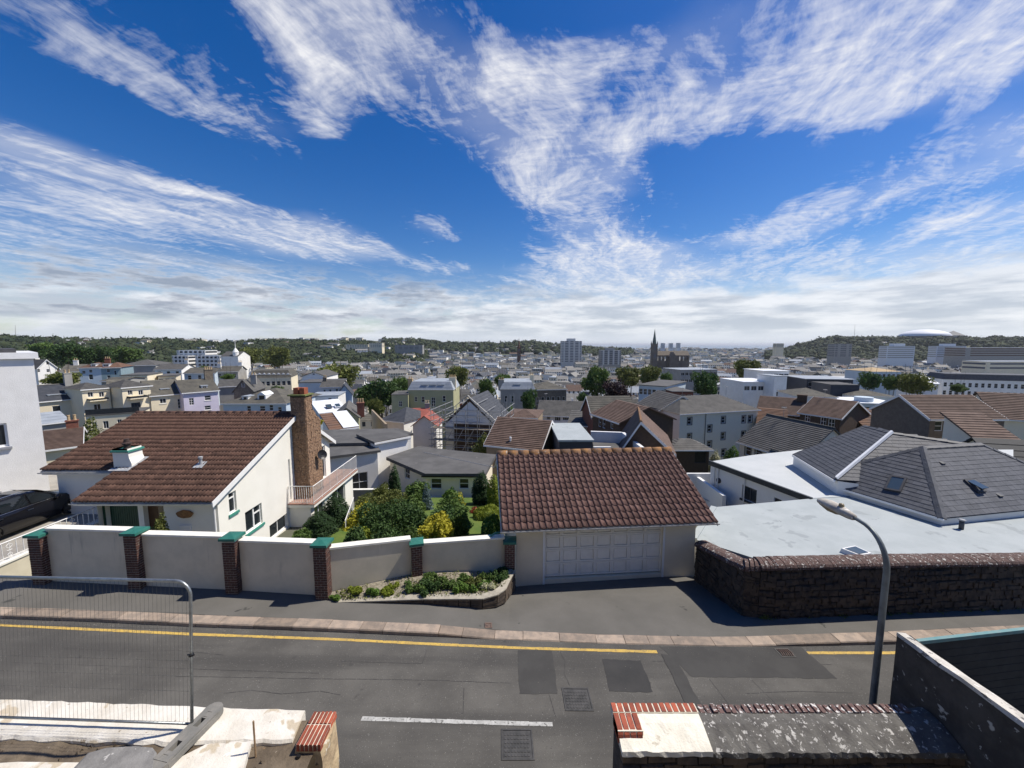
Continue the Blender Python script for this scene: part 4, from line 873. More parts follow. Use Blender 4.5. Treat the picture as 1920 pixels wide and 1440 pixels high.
# ------------------------------------------------------------------ near left: painted wall, soil, slab, gate pillar
pw = thing('painted_wall', 'flaking white painted wall top under the mesh fence', 'wall', (-7, 5.2, 0))
def rough_slab(parent, name, m, far, near, z, zb, n=40, amp=.012, sag=0):
    """a slab between two edge lines (lists of points in plan), edges broken"""
    def samp(pl_, t):
        L = [0]
        for p, r in zip(pl_, pl_[1:]): L.append(L[-1]+(Vector(r)-Vector(p)).length)
        s_ = t*L[-1]
        for i in range(len(pl_)-1):
            if s_ <= L[i+1]+1e-9: return Vector(pl_[i]).lerp(Vector(pl_[i+1]), (s_-L[i])/(L[i+1]-L[i]))
        return Vector(pl_[-1])
    q = MB(); R_ = []; rg_ = random.uniform
    for i in range(n+1):
        f = samp(far, i/n)+Vector((0, rg_(-amp, amp))); e = samp(near, i/n)+Vector((0, rg_(-amp, amp)*1.6)); row = [(f.x, f.y+.01, zb), (f.x, f.y, z-.012)]
        for t in (.04, .3, .6, .94): c = f.lerp(e, t); row.append((c.x, c.y, z+rg_(-amp, amp)*.35-sag*t))
        row += [(e.x, e.y, z-.03-sag), (e.x, e.y+.01, zb)]; R_.append(row)
    k = 8; q.mesh([v for r in R_ for v in r], [(i*k+j, (i+1)*k+j, (i+1)*k+j+1, i*k+j+1) for i in range(n) for j in range(k-1)]+[tuple(range(k)), tuple(reversed(range(n*k, n*k+k)))]); return q.build(name, m, parent)
v2 = lambda x, y, z=ZT: AZ(x, y, z).xy
rough_slab(pw, 'wall_top', 'paint_old', [v2(-420, 1296), v2(0, 1310), v2(300, 1321), v2(420, 1326), v2(572, 1331)], [v2(-520, 1372), v2(0, 1383), v2(230, 1390), v2(330, 1396), v2(420, 1392), v2(548, 1388)], ZT, -.2, 60, .012, .0)
rough_slab(pw, 'return_wall', 'paint_old', [v2(392, 1394, 2.0), v2(472, 1388, 2.0)], [v2(215, 1475, 2.02), v2(440, 1500, 2.02)], ZT+.004, 1.0, 10, .012)
lb = MB(); p = [AZ(x, y, 2.06) for x, y in ((372, 1424), (398, 1400), (432, 1400), (432, 1452), (330, 1475))]; lb.extrude([Vector((v.x, v.y, 1.9)) for v in reversed(p)], (0, 0, .16)); lb.build('loose_block', 'paint_old', pw)
soil = MB(); n = 26; gx = np.linspace(-11, -2.75, n*2); gy = np.linspace(2.5, 5.25, n); pts = [[Vector((x, y, min(1.965, 1.945+.02*math.sin(3*x+2*y)+random.uniform(-.015, .015)))) for y in gy] for x in gx]
for i in range(len(gx)-1):
    for j in range(n-1): soil.face([pts[i][j], pts[i+1][j], pts[i+1][j+1], pts[i][j+1]])
soil.build('soil', 'soil', None, True, kind='stuff', label='dry brown soil between the white wall and the slab', category='soil')
q = MB()
for i in range(260):
    c = Vector((random.uniform(-8.5, -3.4), random.uniform(3.9, 4.95), 1.93)); r = random.uniform(.008, .035); q.mesh([c+Vector((random.uniform(-1, 1), random.uniform(-1, 1), 0)).normalized()*r for _ in range(4)]+[c+ZU*r*1.4], [(0, 1, 4), (1, 2, 4), (2, 3, 4), (3, 0, 4)])
q.build('soil_clods', 'soil', None, kind='stuff', label='loose clods and pebbles on the dry soil', category='soil')
sb = thing('stone_slab', 'rounded grey lichen-flecked stone slab lying on the soil', 'stone slab', AZ(220, 1430, 2.0))
p = [AZ(x, y, 2.10) for x, y in ((138, 1440), (165, 1412), (200, 1402), (255, 1399), (286, 1402), (294, 1412), (290, 1440), (270, 1500), (110, 1500))]
q = MB(); lo = [Vector((v.x, v.y, 1.9)) for v in p]; c = sum(p, Vector())/len(p); ins = [c.lerp(v, .94)+ZU*.012 for v in p]; k = len(p)
q.mesh(lo+p+ins, [(i, k+i, k+(i+1) % k, (i+1) % k) for i in range(k)]+[(k+i, 2*k+i, 2*k+(i+1) % k, k+(i+1) % k) for i in range(k)]+[tuple(reversed(range(2*k, 3*k)))]); q.build('slab', 'slab_stone', sb)
ls = rough_slab(pw, 'lower_ledge', 'paint_old', [v2(-400, 1430, 1.98), v2(150, 1428, 1.98)], [v2(-400, 1560, 1.98), v2(150, 1560, 1.98)], 1.985, 1.5, 14, .012)
# gate pillar with brick head
gp = thing('gate_pillar', 'stubby rubble gate pillar with two rows of red bricks on top', 'gate pillar', AZ(590, 1370, 0))
bl, br_, ft = AZ(545, 1400, 2.1), AZ(617, 1400, 2.1), AZ(635, 1332, 2.1)
px0, px1, py0, py1 = AZ(552, 1400, 2.1).x, ft.x-.02, AZ(590, 1397, 2.1).y, AZ(590, 1333, 2.1).y
q = MB(); ny = 8
core_pts = []
for j in range(12):
    z = -.2+(2.02+.2)*j/11
    ring = [(px0-.03, py0+.03), (px1+.0, py0+.03), (px1+.03, (py0+py1)/2), (px1+.0, py1-.03), (px0-.03, py1-.03)]; core_pts.append([(x+random.uniform(-.03, .03), y+random.uniform(-.03, .03), z) for x, y in ring])
q.mesh([v for r in core_pts for v in r], [(i*5+j, i*5+(j+1) % 5, (i+1)*5+(j+1) % 5, (i+1)*5+j) for i in range(11) for j in range(5)]+[tuple(range(55, 60))]); q.build('rubble_core', 'rubble_tan', gp)
q = MB(); q.box((px0, py0+.01, 2.0), (px1-.01, py1-.005, 2.082)); q.build('mortar_bed', 'mortar_white', gp)
nb = 6; w = (px1-px0)/nb; ym = (py0+py1)/2+.05
for i in range(nb):
    for (y0, y1) in ((py0, ym-.006), (ym+.006, py1)):
        b = MB(); e = random.uniform(-.004, .004); x0 = px0+w*i+.006; x1 = px0+w*(i+1)-.006
        b.hexa([(x0, y0, 2.0), (x1, y0, 2.0), (x1, y1, 2.0), (x0, y1, 2.0), (x0+.005, y0+.006, 2.1+e), (x1-.005, y0+.006, 2.1+e), (x1-.005, y1-.006, 2.1+e), (x0+.005, y1-.006, 2.1+e)]); b.build('brick', 'brick_red', gp)
rb_ = thing('broken_wall_stub', 'broken dark stone wall stub between painted wall and gate pillar', 'wall', AZ(500, 1420, 0)); q = MB()
sx0, sx1 = AZ(470, 1400, 1.9).x, px0-.02
q.box((sx0, py0-.02, -.2), (sx1, py1-.05, 1.86)); q.build('core', 'stone_joint', rb_)
q = MB()
for z in np.arange(.9, 1.8, .15):
    x = sx0
    while x < sx1-.05:
        w = min(random.uniform(.12, .25), sx1-x); e = random.uniform(.0, .05); q.box((x+.01, py0-.02-e, z+.01), (x+w-.01, py0+.05, z+.14)); x += w
q.build('stonework', 'stone_dark', rb_, kind='stuff')
st_k = thing('wooden_stick', 'thin upright wooden stick beside the gate pillar', 'stick', AZ(477, 1425, 1.85)); a = AZ(480, 1428, 1.86); q = MB(); q.tube([a, AY(475, 1352, a.y+.02)], .012, 6); q.build('stick', 'wood_stick', st_k)
st_k = thing('short_stick', 'short pale stick lying across the broken wall', 'stick', AZ(490, 1410, 1.87)); q = MB(); q.tube([AZ(476, 1412, 1.88), AZ(497, 1404, 1.92)], .016, 6); q.build('stick', 'wood_stick', st_k)
cb_ = thing('black_bar', 'black bar leaning against the brick head of the gate pillar', 'bar', AZ(565, 1430, 1.3)); q = MB(); q.tube([Vector((AZ(566, 1405, 1.98).x, py0-.03, 1.98)), Vector((AZ(555, 1450, 1.5).x, py0-.2, 1.2))], .03, 8); q.build('bar', 'black_plastic', cb_)
# mesh fence panel on a rubber foot
mf = thing('mesh_fence_panel', 'galvanised steel mesh fence panel standing on the painted wall', 'fence panel', AZ(360, 1362, ZT))
B1 = AZ(360, 1362, ZT+.05); T1 = AY(357, 1089, B1.y+.05); hgt = T1.z-B1.z; lean = (T1-B1).normalized(); L_ = 3.6; dl = Vector((-1, .035, 0)).normalized()
cr = [B1-lean*.12, B1+lean*(hgt-.22)]+[B1+lean*(hgt-.22)+lean*.22*math.sin(t)+dl*.22*(1-math.cos(t)) for t in np.linspace(.2, math.pi/2, 6)]+[B1+lean*hgt+dl*L_]
q = MB(); q.tube(cr, .021, 10); q.tube([B1+lean*hgt+dl*L_, B1+dl*L_-lean*.12], .021, 10); q.build('frame', 'galv', mf, True)
q = MB(); q.tube([B1+lean*.04, B1+lean*.04+dl*L_], .017, 8); q.build('bottom_tube', 'galv', mf, True)
q = MB()
for i in range(1, int(L_/.062)): o_ = dl*(.062*i); q.tube([B1+lean*.04+o_, B1+lean*(hgt-.005 if i > 3 else hgt-.05)+o_], .0016, 3, cap=False)
for hh in (.06, .55, .78, 1.02, 1.50, 1.75): q.tube([B1+lean*hh, B1+lean*hh+dl*L_], .002, 3, cap=False)
q.build('wire_mesh', 'wire', mf, kind='stuff')
q = MB(); c = B1+lean*(hgt*.50); q.tube([c-lean*.012, c+lean*.012], .034, 10); q.tube([c-dl*.05, c+dl*.06], .008, 5); q.build('clip', 'black_plastic', mf)
ff = thing('fence_foot', 'grey rubber fence foot block with slots, set across the wall', 'fence foot', AZ(350, 1380, ZT))
f0, f1 = AZ(398, 1332, ZT+.1), AZ(300, 1428, ZT+.1); d = (f1-f0); d.z = 0; L = d.length; d.normalize(); s_ = Vector((-d.y, d.x, 0)); O = Vector((f0.x, f0.y, ZT+.012)); W_ = .135
q = MB()
for a0, a1 in ((0, .045), (.105, .15), (.36, .64), (.85, .895), (.955, 1.0)): q.obox(O, d, s_, ZU, (a0*L, a1*L), (-W_*.30, W_*.30), (0, .103))
for sd_ in (-1, 1): q.obox(O, d, s_, ZU, (.0, L), sorted((sd_*W_*.30, sd_*W_*.86)), (0, .105)); q.obox(O, d, s_, ZU, (.0, L), sorted((sd_*W_*.862, sd_*W_)), (0, .075))
q.obox(O, d, s_, ZU, (.02, L-.02), (-W_*.3, W_*.3), (-.01, .004))
for e in (0, 1):
    cc = O+d*(L*e); q.tube([cc, cc+ZU*.098], W_*.98, 14)
q.build('block', 'rubber_foot', ff)
mat('shade_house_render', (.74, .65, .50), (.69, .60, .46), 1, .9)  # cream, so the added house behind the camera bounces warm light
vh = thing('unseen_shade_house', 'unseen cream house added behind the camera to shade and warm facing walls', 'house', (0, -5, 0)); q = MB()  # unseen house, added to block sky light from surfaces facing the camera
wall(q, Vector((13, -1.6, 0)), Vector((-1, 0, 0)), 26, -.5, [(0, 9.6), (26, 9.6)], [(3+i*4, 4.3+i*4, z, z+1.6) for i in range(5) for z in (2.6, 5.6)], .15); wall(q, Vector((-13, -1.6, 0)), Vector((0, -1, 0)), 9, -.5, [(0, 9.6), (9, 9.6)]); wall(q, Vector((13, -10.6, 0)), Vector((0, 1, 0)), 9, -.5, [(0, 9.6), (9, 9.6)]); q.build('wall', 'shade_house_render', vh)
for i in range(5):
    for z in (2.6, 5.6): window(vh, Vector((13, -1.6, 0)), Vector((-1, 0, 0)), (3+i*4, 4.3+i*4, z, z+1.6), 1, 2, .15)
q = MB(); roof_courses(q, (13.3, -1.2, 9.4), (-13.3, -1.2, 9.4), (13.3, -6.1, 12), (-13.3, -6.1, 12), 10, .03); roof_courses(q, (-13.3, -11, 9.4), (13.3, -11, 9.4), (-13.3, -6.1, 12), (13.3, -6.1, 12), 10, .03); q.build('roof', 'tile_brown', vh)
# ------------------------------------------------------------------ tall white house at the left edge
mat('roughcast_white', (.80, .795, .77), (.72, .715, .69), 2.2, .9, .5, 30, contrast=.6); mat('dark_roof', (.05, .05, .055), (.07, .07, .075), 2, .8); mat('sill_grey', (.30, .31, .34), (.26, .27, .29), 3, .8)
wb = thing('tall_white_house', 'tall white roughcast house with white cornice at the picture edge', 'house', (-26, 19, -.2))
C0 = AY(77.5, 790, 19.4); R_ = Vector((.60, .80, 0)).normalized(); Lw = 13.0; OO = C0-R_*Lw; OO.z = 0; C0.z = 0
wh = px_hole(OO, R_, -24, 842, 12, 793)
q = MB(); wall(q, OO, R_, Lw, -1.0, [(0, 6.9), (Lw, 6.9)], [wh, (wh[0]-3.2, wh[1]-3.2, wh[2], wh[3])], .16); wall(q, C0, Vector((-R_.y, R_.x, 0)), 9, -2, [(0, 6.9), (9, 6.9)])
q.build('wall', 'roughcast_white', wb)
window(wb, OO, R_, wh, 1, 1, .16, .09, sill='sill_grey', sill_out=.12); window(wb, OO, R_, (wh[0]-3.2, wh[1]-3.2, wh[2], wh[3]), 1, 1, .16, .09, sill='sill_grey', sill_out=.12)
Np = R_.cross(ZU); q = MB(); q.obox(OO, R_, ZU, Np, (0, Lw+.16), (6.9, 7.2), (-9, .16)); q.build('cornice', 'pvc_white', wb)
q = MB(); q.obox(OO, R_, ZU, Np, (0, Lw-.5), (7.2, 7.38), (-8.6, -.35)); q.obox(OO, R_, ZU, Np, (Lw-6, Lw-4.3), (7.38, 7.62), (-4, -2.5)); q.obox(OO, R_, ZU, Np, (Lw-3.6, Lw-2.2), (7.38, 7.56), (-4, -2.5)); q.build('roof', 'dark_roof', wb)
# ------------------------------------------------------------------ driveway, its wall and railing
mat('concrete', (.34, .32, .28), (.27, .255, .23), 1.5, .92, .3, 30); mat('cream_wall', (.62, .57, .44), (.55, .50, .38), 2, .9, .1, 30); mat('grey_render', (.33, .33, .31), (.28, .28, .265), 2, .9)
dv = MB(); RX = -17.3
dv.box((-34, 12.15, -1.5), (RX-.02, 24, .05)); structure('driveway', dv, 'concrete')
fc = MB(); fc.face([(RX, 12.0, -1.15), (HX1+.2, 12.0, -1.15), (HX1+.2, 16.2, -1.15), (RX, 16.2, -1.15)]); structure('forecourt', fc, 'concrete')
dwl = thing('drive_wall', 'cream retaining wall along the driveway carrying white scroll railing', 'wall', (RX, 14, -1.1))
q = MB(); q.box((RX-.018, 12.12, -1.4), (RX+.18, 16.0, .22)); q.build('wall', 'cream_wall', dwl); q = MB(); q.box((RX-.05, 12.10, .222), (RX+.22, 16.0, .29)); q.build('coping', 'coping_white', dwl)
railing(dwl, [(RX+.08, 12.15, .29), (RX+.08, 15.95, .29)], .29, .62, .19, 'rail_white', .012, 5)
q = MB(); q.box((-30, 11.95, -.1), (RX-.06, 12.14, .11)); structure('drive_kerb', q, 'coping_white')
gw_ = thing('grey_garden_wall', 'plain grey wall between the white tower house and the brown roof', 'wall', (-22, 20, 0)); q = MB(); q.box((-24.0, 20.6, -1), (-20.4, 20.85, 1.5)); q.build('wall', 'grey_render', gw_)
ptub = thing('dark_planter', 'dark round planter by the green garage door', 'planter', (-16.55, 15.4, -1.15)); q = MB(); q.lathe((-16.6, 15.35, -1.15), [(.25, 0), (.34, .75), (.36, .8), (.3, .8), (.28, .7)], 14); q.build('pot', 'black_plastic', ptub)
# ------------------------------------------------------------------ black car on the driveway
glassmat('car_black', (.006, .006, .008), .12, .6); mat('tyre', (.02, .02, .02), (.03, .03, .03), 8, .9); mat('rim', (.30, .30, .31), (.24, .24, .25), 8, .35, metal=.8); mat('chrome', (.6, .6, .6), (.55, .55, .55), 5, .2, metal=1.0)
glassmat('car_glass', (.01, .013, .016), .03, .7); glassmat('headlamp', (.5, .5, .52), .1, .6); mat('trim_black', (.015, .015, .015), (.02, .02, .02), 8, .6)
CARO = Vector((-20.55, 15.2, .05)); CA = math.radians(92)
car = thing('parked_car', 'glossy black estate car parked nose-away on the driveway', 'car', CARO)
CM = Matrix.Translation(CARO) @ Matrix.Rotation(CA, 4, 'Z')
def cpt(x, y, z): return CM @ Vector((x, y, z))
body = MB()     # stations along the length: x, half width at sill / belt, z sill, z belt, z centre of the deck
ST = [(-2.28, .70, .72, .42, .80, .86), (-2.18, .82, .84, .30, .92, .99), (-1.9, .88, .90, .24, .98, 1.03), (-1.0, .90, .915, .22, .98, 1.04), (0, .90, .915, .21, .97, 1.03), (.75, .90, .91, .22, .96, 1.03), (1.15, .90, .90, .24, .93, 1.02), (1.7, .88, .87, .27, .86, .95), (2.1, .83, .80, .32, .76, .85), (2.28, .72, .66, .40, .66, .74), (2.33, .60, .56, .46, .58, .62)]
rings = [[cpt(x, -ws, zs), cpt(x, -ws-.01, (zs+zb_)/2), cpt(x, -wb_, zb_), cpt(x, -wb_*.86, zc-.015), cpt(x, 0, zc), cpt(x, wb_*.86, zc-.015), cpt(x, wb_, zb_), cpt(x, ws+.01, (zs+zb_)/2), cpt(x, ws, zs)] for x, ws, wb_, zs, zb_, zc in ST]
k = 9; body.mesh([v for r in rings for v in r], [(i*k+j, i*k+(j+1) % k, (i+1)*k+(j+1) % k, (i+1)*k+j) for i in range(len(rings)-1) for j in range(k)]+[tuple(reversed(range(k))), tuple(range((len(rings)-1)*k, len(rings)*k))])
bo_ = body.build('body', 'car_black', car, True)
gh = MB(); GHS = [(-2.1, .80, 1.0, .62, 1.12), (-1.85, .80, 1.0, .60, 1.40), (-1.2, .82, 1.0, .60, 1.50), (-.2, .82, 1.0, .60, 1.52), (.35, .82, 1.0, .58, 1.46), (1.12, .80, 1.0, .72, 1.03)]
rg = [[cpt(x, -w0, z0), cpt(x, -w1, z1-.04), cpt(x, -w1*.8, z1), cpt(x, w1*.8, z1), cpt(x, w1, z1-.04), cpt(x, w0, z0)] for x, w0, z0, w1, z1 in GHS]
gh.mesh([v for r in rg for v in r], [(i*6+j, i*6+j+1, (i+1)*6+j+1, (i+1)*6+j) for i in range(5) for j in range(5)]+[(0, 1, 2, 3, 4, 5), (35, 34, 33, 32, 31, 30)]); cabin = gh.build('cabin', 'car_black', car)
def side_glass(xs_, s):
    g = MB(); pts = []
    for x, zf in xs_:
        for i in range(len(GHS)-1):
            if GHS[i][0] <= x <= GHS[i+1][0]:
                t = (x-GHS[i][0])/(GHS[i+1][0]-GHS[i][0]); w0 = GHS[i][1]*(1-t)+GHS[i+1][1]*t; w1 = GHS[i][3]*(1-t)+GHS[i+1][3]*t; z1 = GHS[i][4]*(1-t)+GHS[i+1][4]*t-.04
                f = zf; pts.append(cpt(x, s*((w0*(1-f)+w1*f)+.012), 1.0*(1-f)+z1*f+.01)); break
    g.face(pts if s > 0 else pts[::-1]); g.build('side_window', 'car_glass', cabin)
for s in (-1, 1):
    side_glass([(-1.75, .08), (-1.05, .08), (-1.1, .92), (-1.6, .88)], s); side_glass([(-.98, .08), (-.1, .08), (-.1, .93), (-1.02, .92)], s); side_glass([(-.02, .08), (.95, .08), (.36, .9), (-.02, .93)], s)
    q = MB(); q.tube([cpt(-1.85, s*.815, 1.005), cpt(-.9, s*.835, 1.008), cpt(.2, s*.835, 1.006), cpt(.98, s*.82, 1.0)], .014, 6); q.build('window_trim', 'chrome', car)
    q = MB(); q.tube([cpt(-1.7, s*.52, 1.47), cpt(-1.5, s*.52, 1.55), cpt(-.1, s*.52, 1.57), cpt(.15, s*.52, 1.50)], .016, 6); q.build('roof_rail', 'chrome', car)
    q = MB(); q.lathe(cpt(.78, s*1.0, 1.06), [(.0, -.1), (.08, -.08), (.10, 0), (.08, .08), (.0, .1)], 10, 0, Vector((math.cos(CA), math.sin(CA), 0))); q.build('door_mirror', 'car_black', car, True)
    q = MB(); q.mesh([cpt(2.05, s*.50, .80), cpt(2.18, s*.72, .74), cpt(1.86, s*.862, .80), cpt(1.72, s*.83, .90), cpt(2.24, s*.50, .70), cpt(2.26, s*.70, .66), cpt(1.95, s*.865, .70)], [(0, 1, 2, 3), (0, 4, 5, 1), (1, 5, 6, 2)]); q.build('headlight', 'headlamp', car)
    for dx in (-.05, -1.02): q = MB(); q.obox(cpt(dx-.2, s*.915, .86), CM.to_3x3() @ Vector((1, 0, 0)), ZU, CM.to_3x3() @ Vector((0, s, 0)), (0, .18), (0, .03), (0, .025)); q.build('door_handle', 'chrome', car)
    for dx in (-1.42, 1.38):
        wa = CM.to_3x3() @ Vector((0, s, 0)); wc = cpt(dx, s*.76, .335); q = MB()
        q.lathe(wc, [(.20, -.10), (.315, -.10), (.335, -.06), (.335, .08), (.31, .12), (.235, .125), (.225, .06)], 24, 0, wa); wo = q.build('wheel', 'tyre', car, True)
        q = MB(); q.lathe(wc, [(.228, .03), (.228, .11), (.21, .118), (.20, .08), (.2, .05)], 24, 0, wa)
        tq = wa.to_track_quat('Z', 'Y')
        for i in range(5):
            t = 2*math.pi*i/5; e1 = tq @ Vector((math.cos(t), math.sin(t), 0)); e2 = tq @ Vector((-math.sin(t), math.cos(t), 0)); q.hexa([wc+e1*r+e2*w_*sg+wa*o for o in (.075, .112) for r, w_, sg in ((.03, .045, -1), (.21, .03, -1), (.21, .03, 1), (.03, .045, 1))])
        q.lathe(wc+wa*.075, [(.05, 0), (.05, .04), (.0, .045)], 12, 0, wa); q.build('rim', 'rim', wo)
        q = MB(); q.lathe(wc, [(.36, -.12), (.37, .10), (.0, .101)], 24, 0, wa) if False else q.tube([wc+wa*.142+tq @ Vector((.365*math.cos(t), .365*math.sin(t), 0)) for t in np.linspace(-.25, math.pi+.25, 14)], .03, 6); q.build('arch_trim', 'trim_black', car)
q = MB(); q.mesh([cpt(.42, -.56, 1.455), cpt(.42, .56, 1.455), cpt(1.08, .70, 1.055), cpt(1.08, -.70, 1.055)], [(0, 1, 2, 3)]); q.v = [tuple(Vector(v)+Vector((0, .012, .02))) for v in q.v]; q.build('windscreen', 'car_glass', cabin)
# ------------------------------------------------------------------ terrain: the hillside falls to the town, wooded hills rise beyond
TP = [(-60, -.6), (9, -.6), (12.6, -.75), (15, -1.9), (20, -2.15), (30, -4.6), (45, -9.5), (60, -12.5), (80, -16), (100, -19), (150, -25), (280, -33), (400, -36), (3000, -40), (90000, -40)]
def sstep(a, b, x): t = min(1, max(0, (x-a)/(b-a))); return t*t*(3-2*t)
def terrain(X, Y):
    z = TP[0][1]
    for (a, za), (b, zb) in zip(TP, TP[1:]):
        if a <= Y <= b: z = za+(zb-za)*(Y-a)/(b-a); break
    az = math.atan2(X, max(Y, 1)); D = math.hypot(X, Y)
    # left ridge: high on the left, lower towards the middle
    hl = 45*sstep(860, 1380, D)*sstep(.02, -.62, az)+ (42+5*math.sin(az*9))*sstep(1100, 1900, D)*sstep(.34, .02, az)*sstep(-.75, -.2, az)
    # right hill with the fort
    hr = 55*sstep(1330, 1800, D)*sstep(.58, .70, az)+14*sstep(900, 2700, D)*sstep(.15, .3, az)*sstep(.72, .62, az)
    wob = 3*math.sin(X*.011+1)+2.5*math.sin(X*.023+Y*.01)
    far = sstep(3050, 3300, D)*sstep(.30, .36, az)*sstep(.64, .60, az)
    return z+hl+hr+(wob if (hl+hr) > 8 else 0)*min(1, (hl+hr)/30)-far*20
mat('hill_ground', (.055, .075, .028), (.085, .09, .045), .01, .95); mat('town_ground', (.12, .115, .10), (.07, .085, .04), .06, .95, contrast=.2)
gr_ = MB(); ys_ = [-60, 0, 6, 9, 11, 13, 14, 16, 18, 20, 23, 26, 30, 35, 40, 46, 53, 60, 70, 80, 90, 100, 125, 150, 180, 220, 280, 340, 400, 480, 560, 640, 720, 800, 880, 960, 1040, 1120, 1200, 1300, 1400, 1550, 1700, 1900, 2100, 2300, 2500, 2700, 2900, 3100, 3300]
NX = 90; grid_ = [[(lambda X: Vector((X, y, terrain(X, y))))((-1+2*i/NX)*(60+2.2*max(y, 0))) for i in range(NX+1)] for y in ys_]
gv = [p for r in grid_ for p in r]
gr_.mesh(gv, [(j*(NX+1)+i, j*(NX+1)+i+1, (j+1)*(NX+1)+i+1, (j+1)*(NX+1)+i) for j in range(len(ys_)-1) for i in range(NX)])
# keep the ground under the road and forecourt
structure('ground', gr_, 'town_ground', smooth=True)
mat('sea', (.16, .21, .25), (.18, .23, .27), .002, .35); q = MB(); q.face([(-90000, 1900, -43), (90000, 1900, -43), (90000, 95000, -43), (-90000, 95000, -43)]); structure('sea', q, 'sea')
# ------------------------------------------------------------------ a kit for the houses below
mat('slate_grey', (.082, .080, .075), (.115, .111, .103), 1.2, .8, .4, 14, rnd=.12, spots=((.19, .18, .16), 3, .70)); mat('slate_light', (.17, .166, .155), (.22, .213, .195), .5, .75, rnd=.1); mat('slate_dark', (.045, .05, .06), (.065, .07, .08), 1.5, .65, .3, 14, rnd=.1)
mat('slate_moss', (.092, .088, .076), (.135, .126, .103), .8, .85, .4, 10, rnd=.12, spots=((.07, .068, .06), 1.3, .62)); mat('pan_brown', (.095, .064, .050), (.135, .092, .072), 1.4, .85, .4, 14, rnd=.15, spots=((.28, .22, .17), 6, .70))
mat('pan_orange', (.165, .092, .058), (.12, .075, .055), 1.2, .85, .4, 14, rnd=.12); mat('pan_red', (.33, .10, .075), (.26, .085, .065), 1.4, .85, .3, 14, rnd=.1)
mat('felt_grey', (.085, .084, .082), (.115, .113, .11), .7, .9, .2, 20, spots=((.15, .148, .14), 1.8, .68)); mat('roof_white', (.74, .76, .78), (.66, .68, .70), .8, .6); mat('lead_roof', (.34, .37, .40), (.28, .31, .34), .8, .55)
mat('w_cream', (.80, .71, .52), (.74, .655, .48), .6, .9, rnd=.05, streak=((.42, .37, .27), 1.2, .64)); mat('w_white', (.84, .825, .78), (.76, .745, .70), .6, .9, rnd=.06, streak=((.5, .49, .46), 1.2, .66)); mat('w_lilac', (.60, .56, .66), (.56, .52, .62), .6, .9)
mat('w_blue', (.52, .60, .66), (.48, .56, .62), .6, .9); mat('w_teal', (.24, .33, .36), (.22, .30, .33), .6, .9); mat('w_sage', (.42, .41, .24), (.37, .36, .22), .6, .9, streak=((.30, .29, .18), 1.2, .62)); mat('w_grey', (.36, .35, .32), (.30, .29, .27), .6, .9)
mat('w_brick_brown', (.105, .072, .05), (.085, .058, .042), 4, .92, rnd=.06); mat('w_stone', (.20, .17, .13), (.13, .11, .09), 3, .92, spots=((.28, .24, .18), 5, .62)); mat('w_brick_red', (.22, .09, .06), (.17, .07, .05), 4, .9); mat('w_block', (.87, .79, .63), (.82, .745, .595), .5, .9, streak=((.46, .43, .36), 1.0, .66)); mat('w_tan', (.33, .26, .18), (.28, .22, .155), 3, .9)
mat('w_brick_grey', (.16, .135, .11), (.125, .105, .088), 4, .92); mat('w_navy', (.035, .04, .055), (.045, .05, .065), 1, .5); mat('frame_dark', (.05, .05, .055), (.06, .06, .065), 4, .6); mat('pot_buff', (.50, .38, .22), (.42, .30, .17), 5, .9); mat('surround_grey', (.24, .22, .19), (.20, .185, .16), 3, .9)
mat('steel_pole', (.42, .42, .41), (.32, .32, .31), 6, .5, metal=.5); mat('board_tan', (.34, .26, .16), (.26, .20, .13), 4, .9)
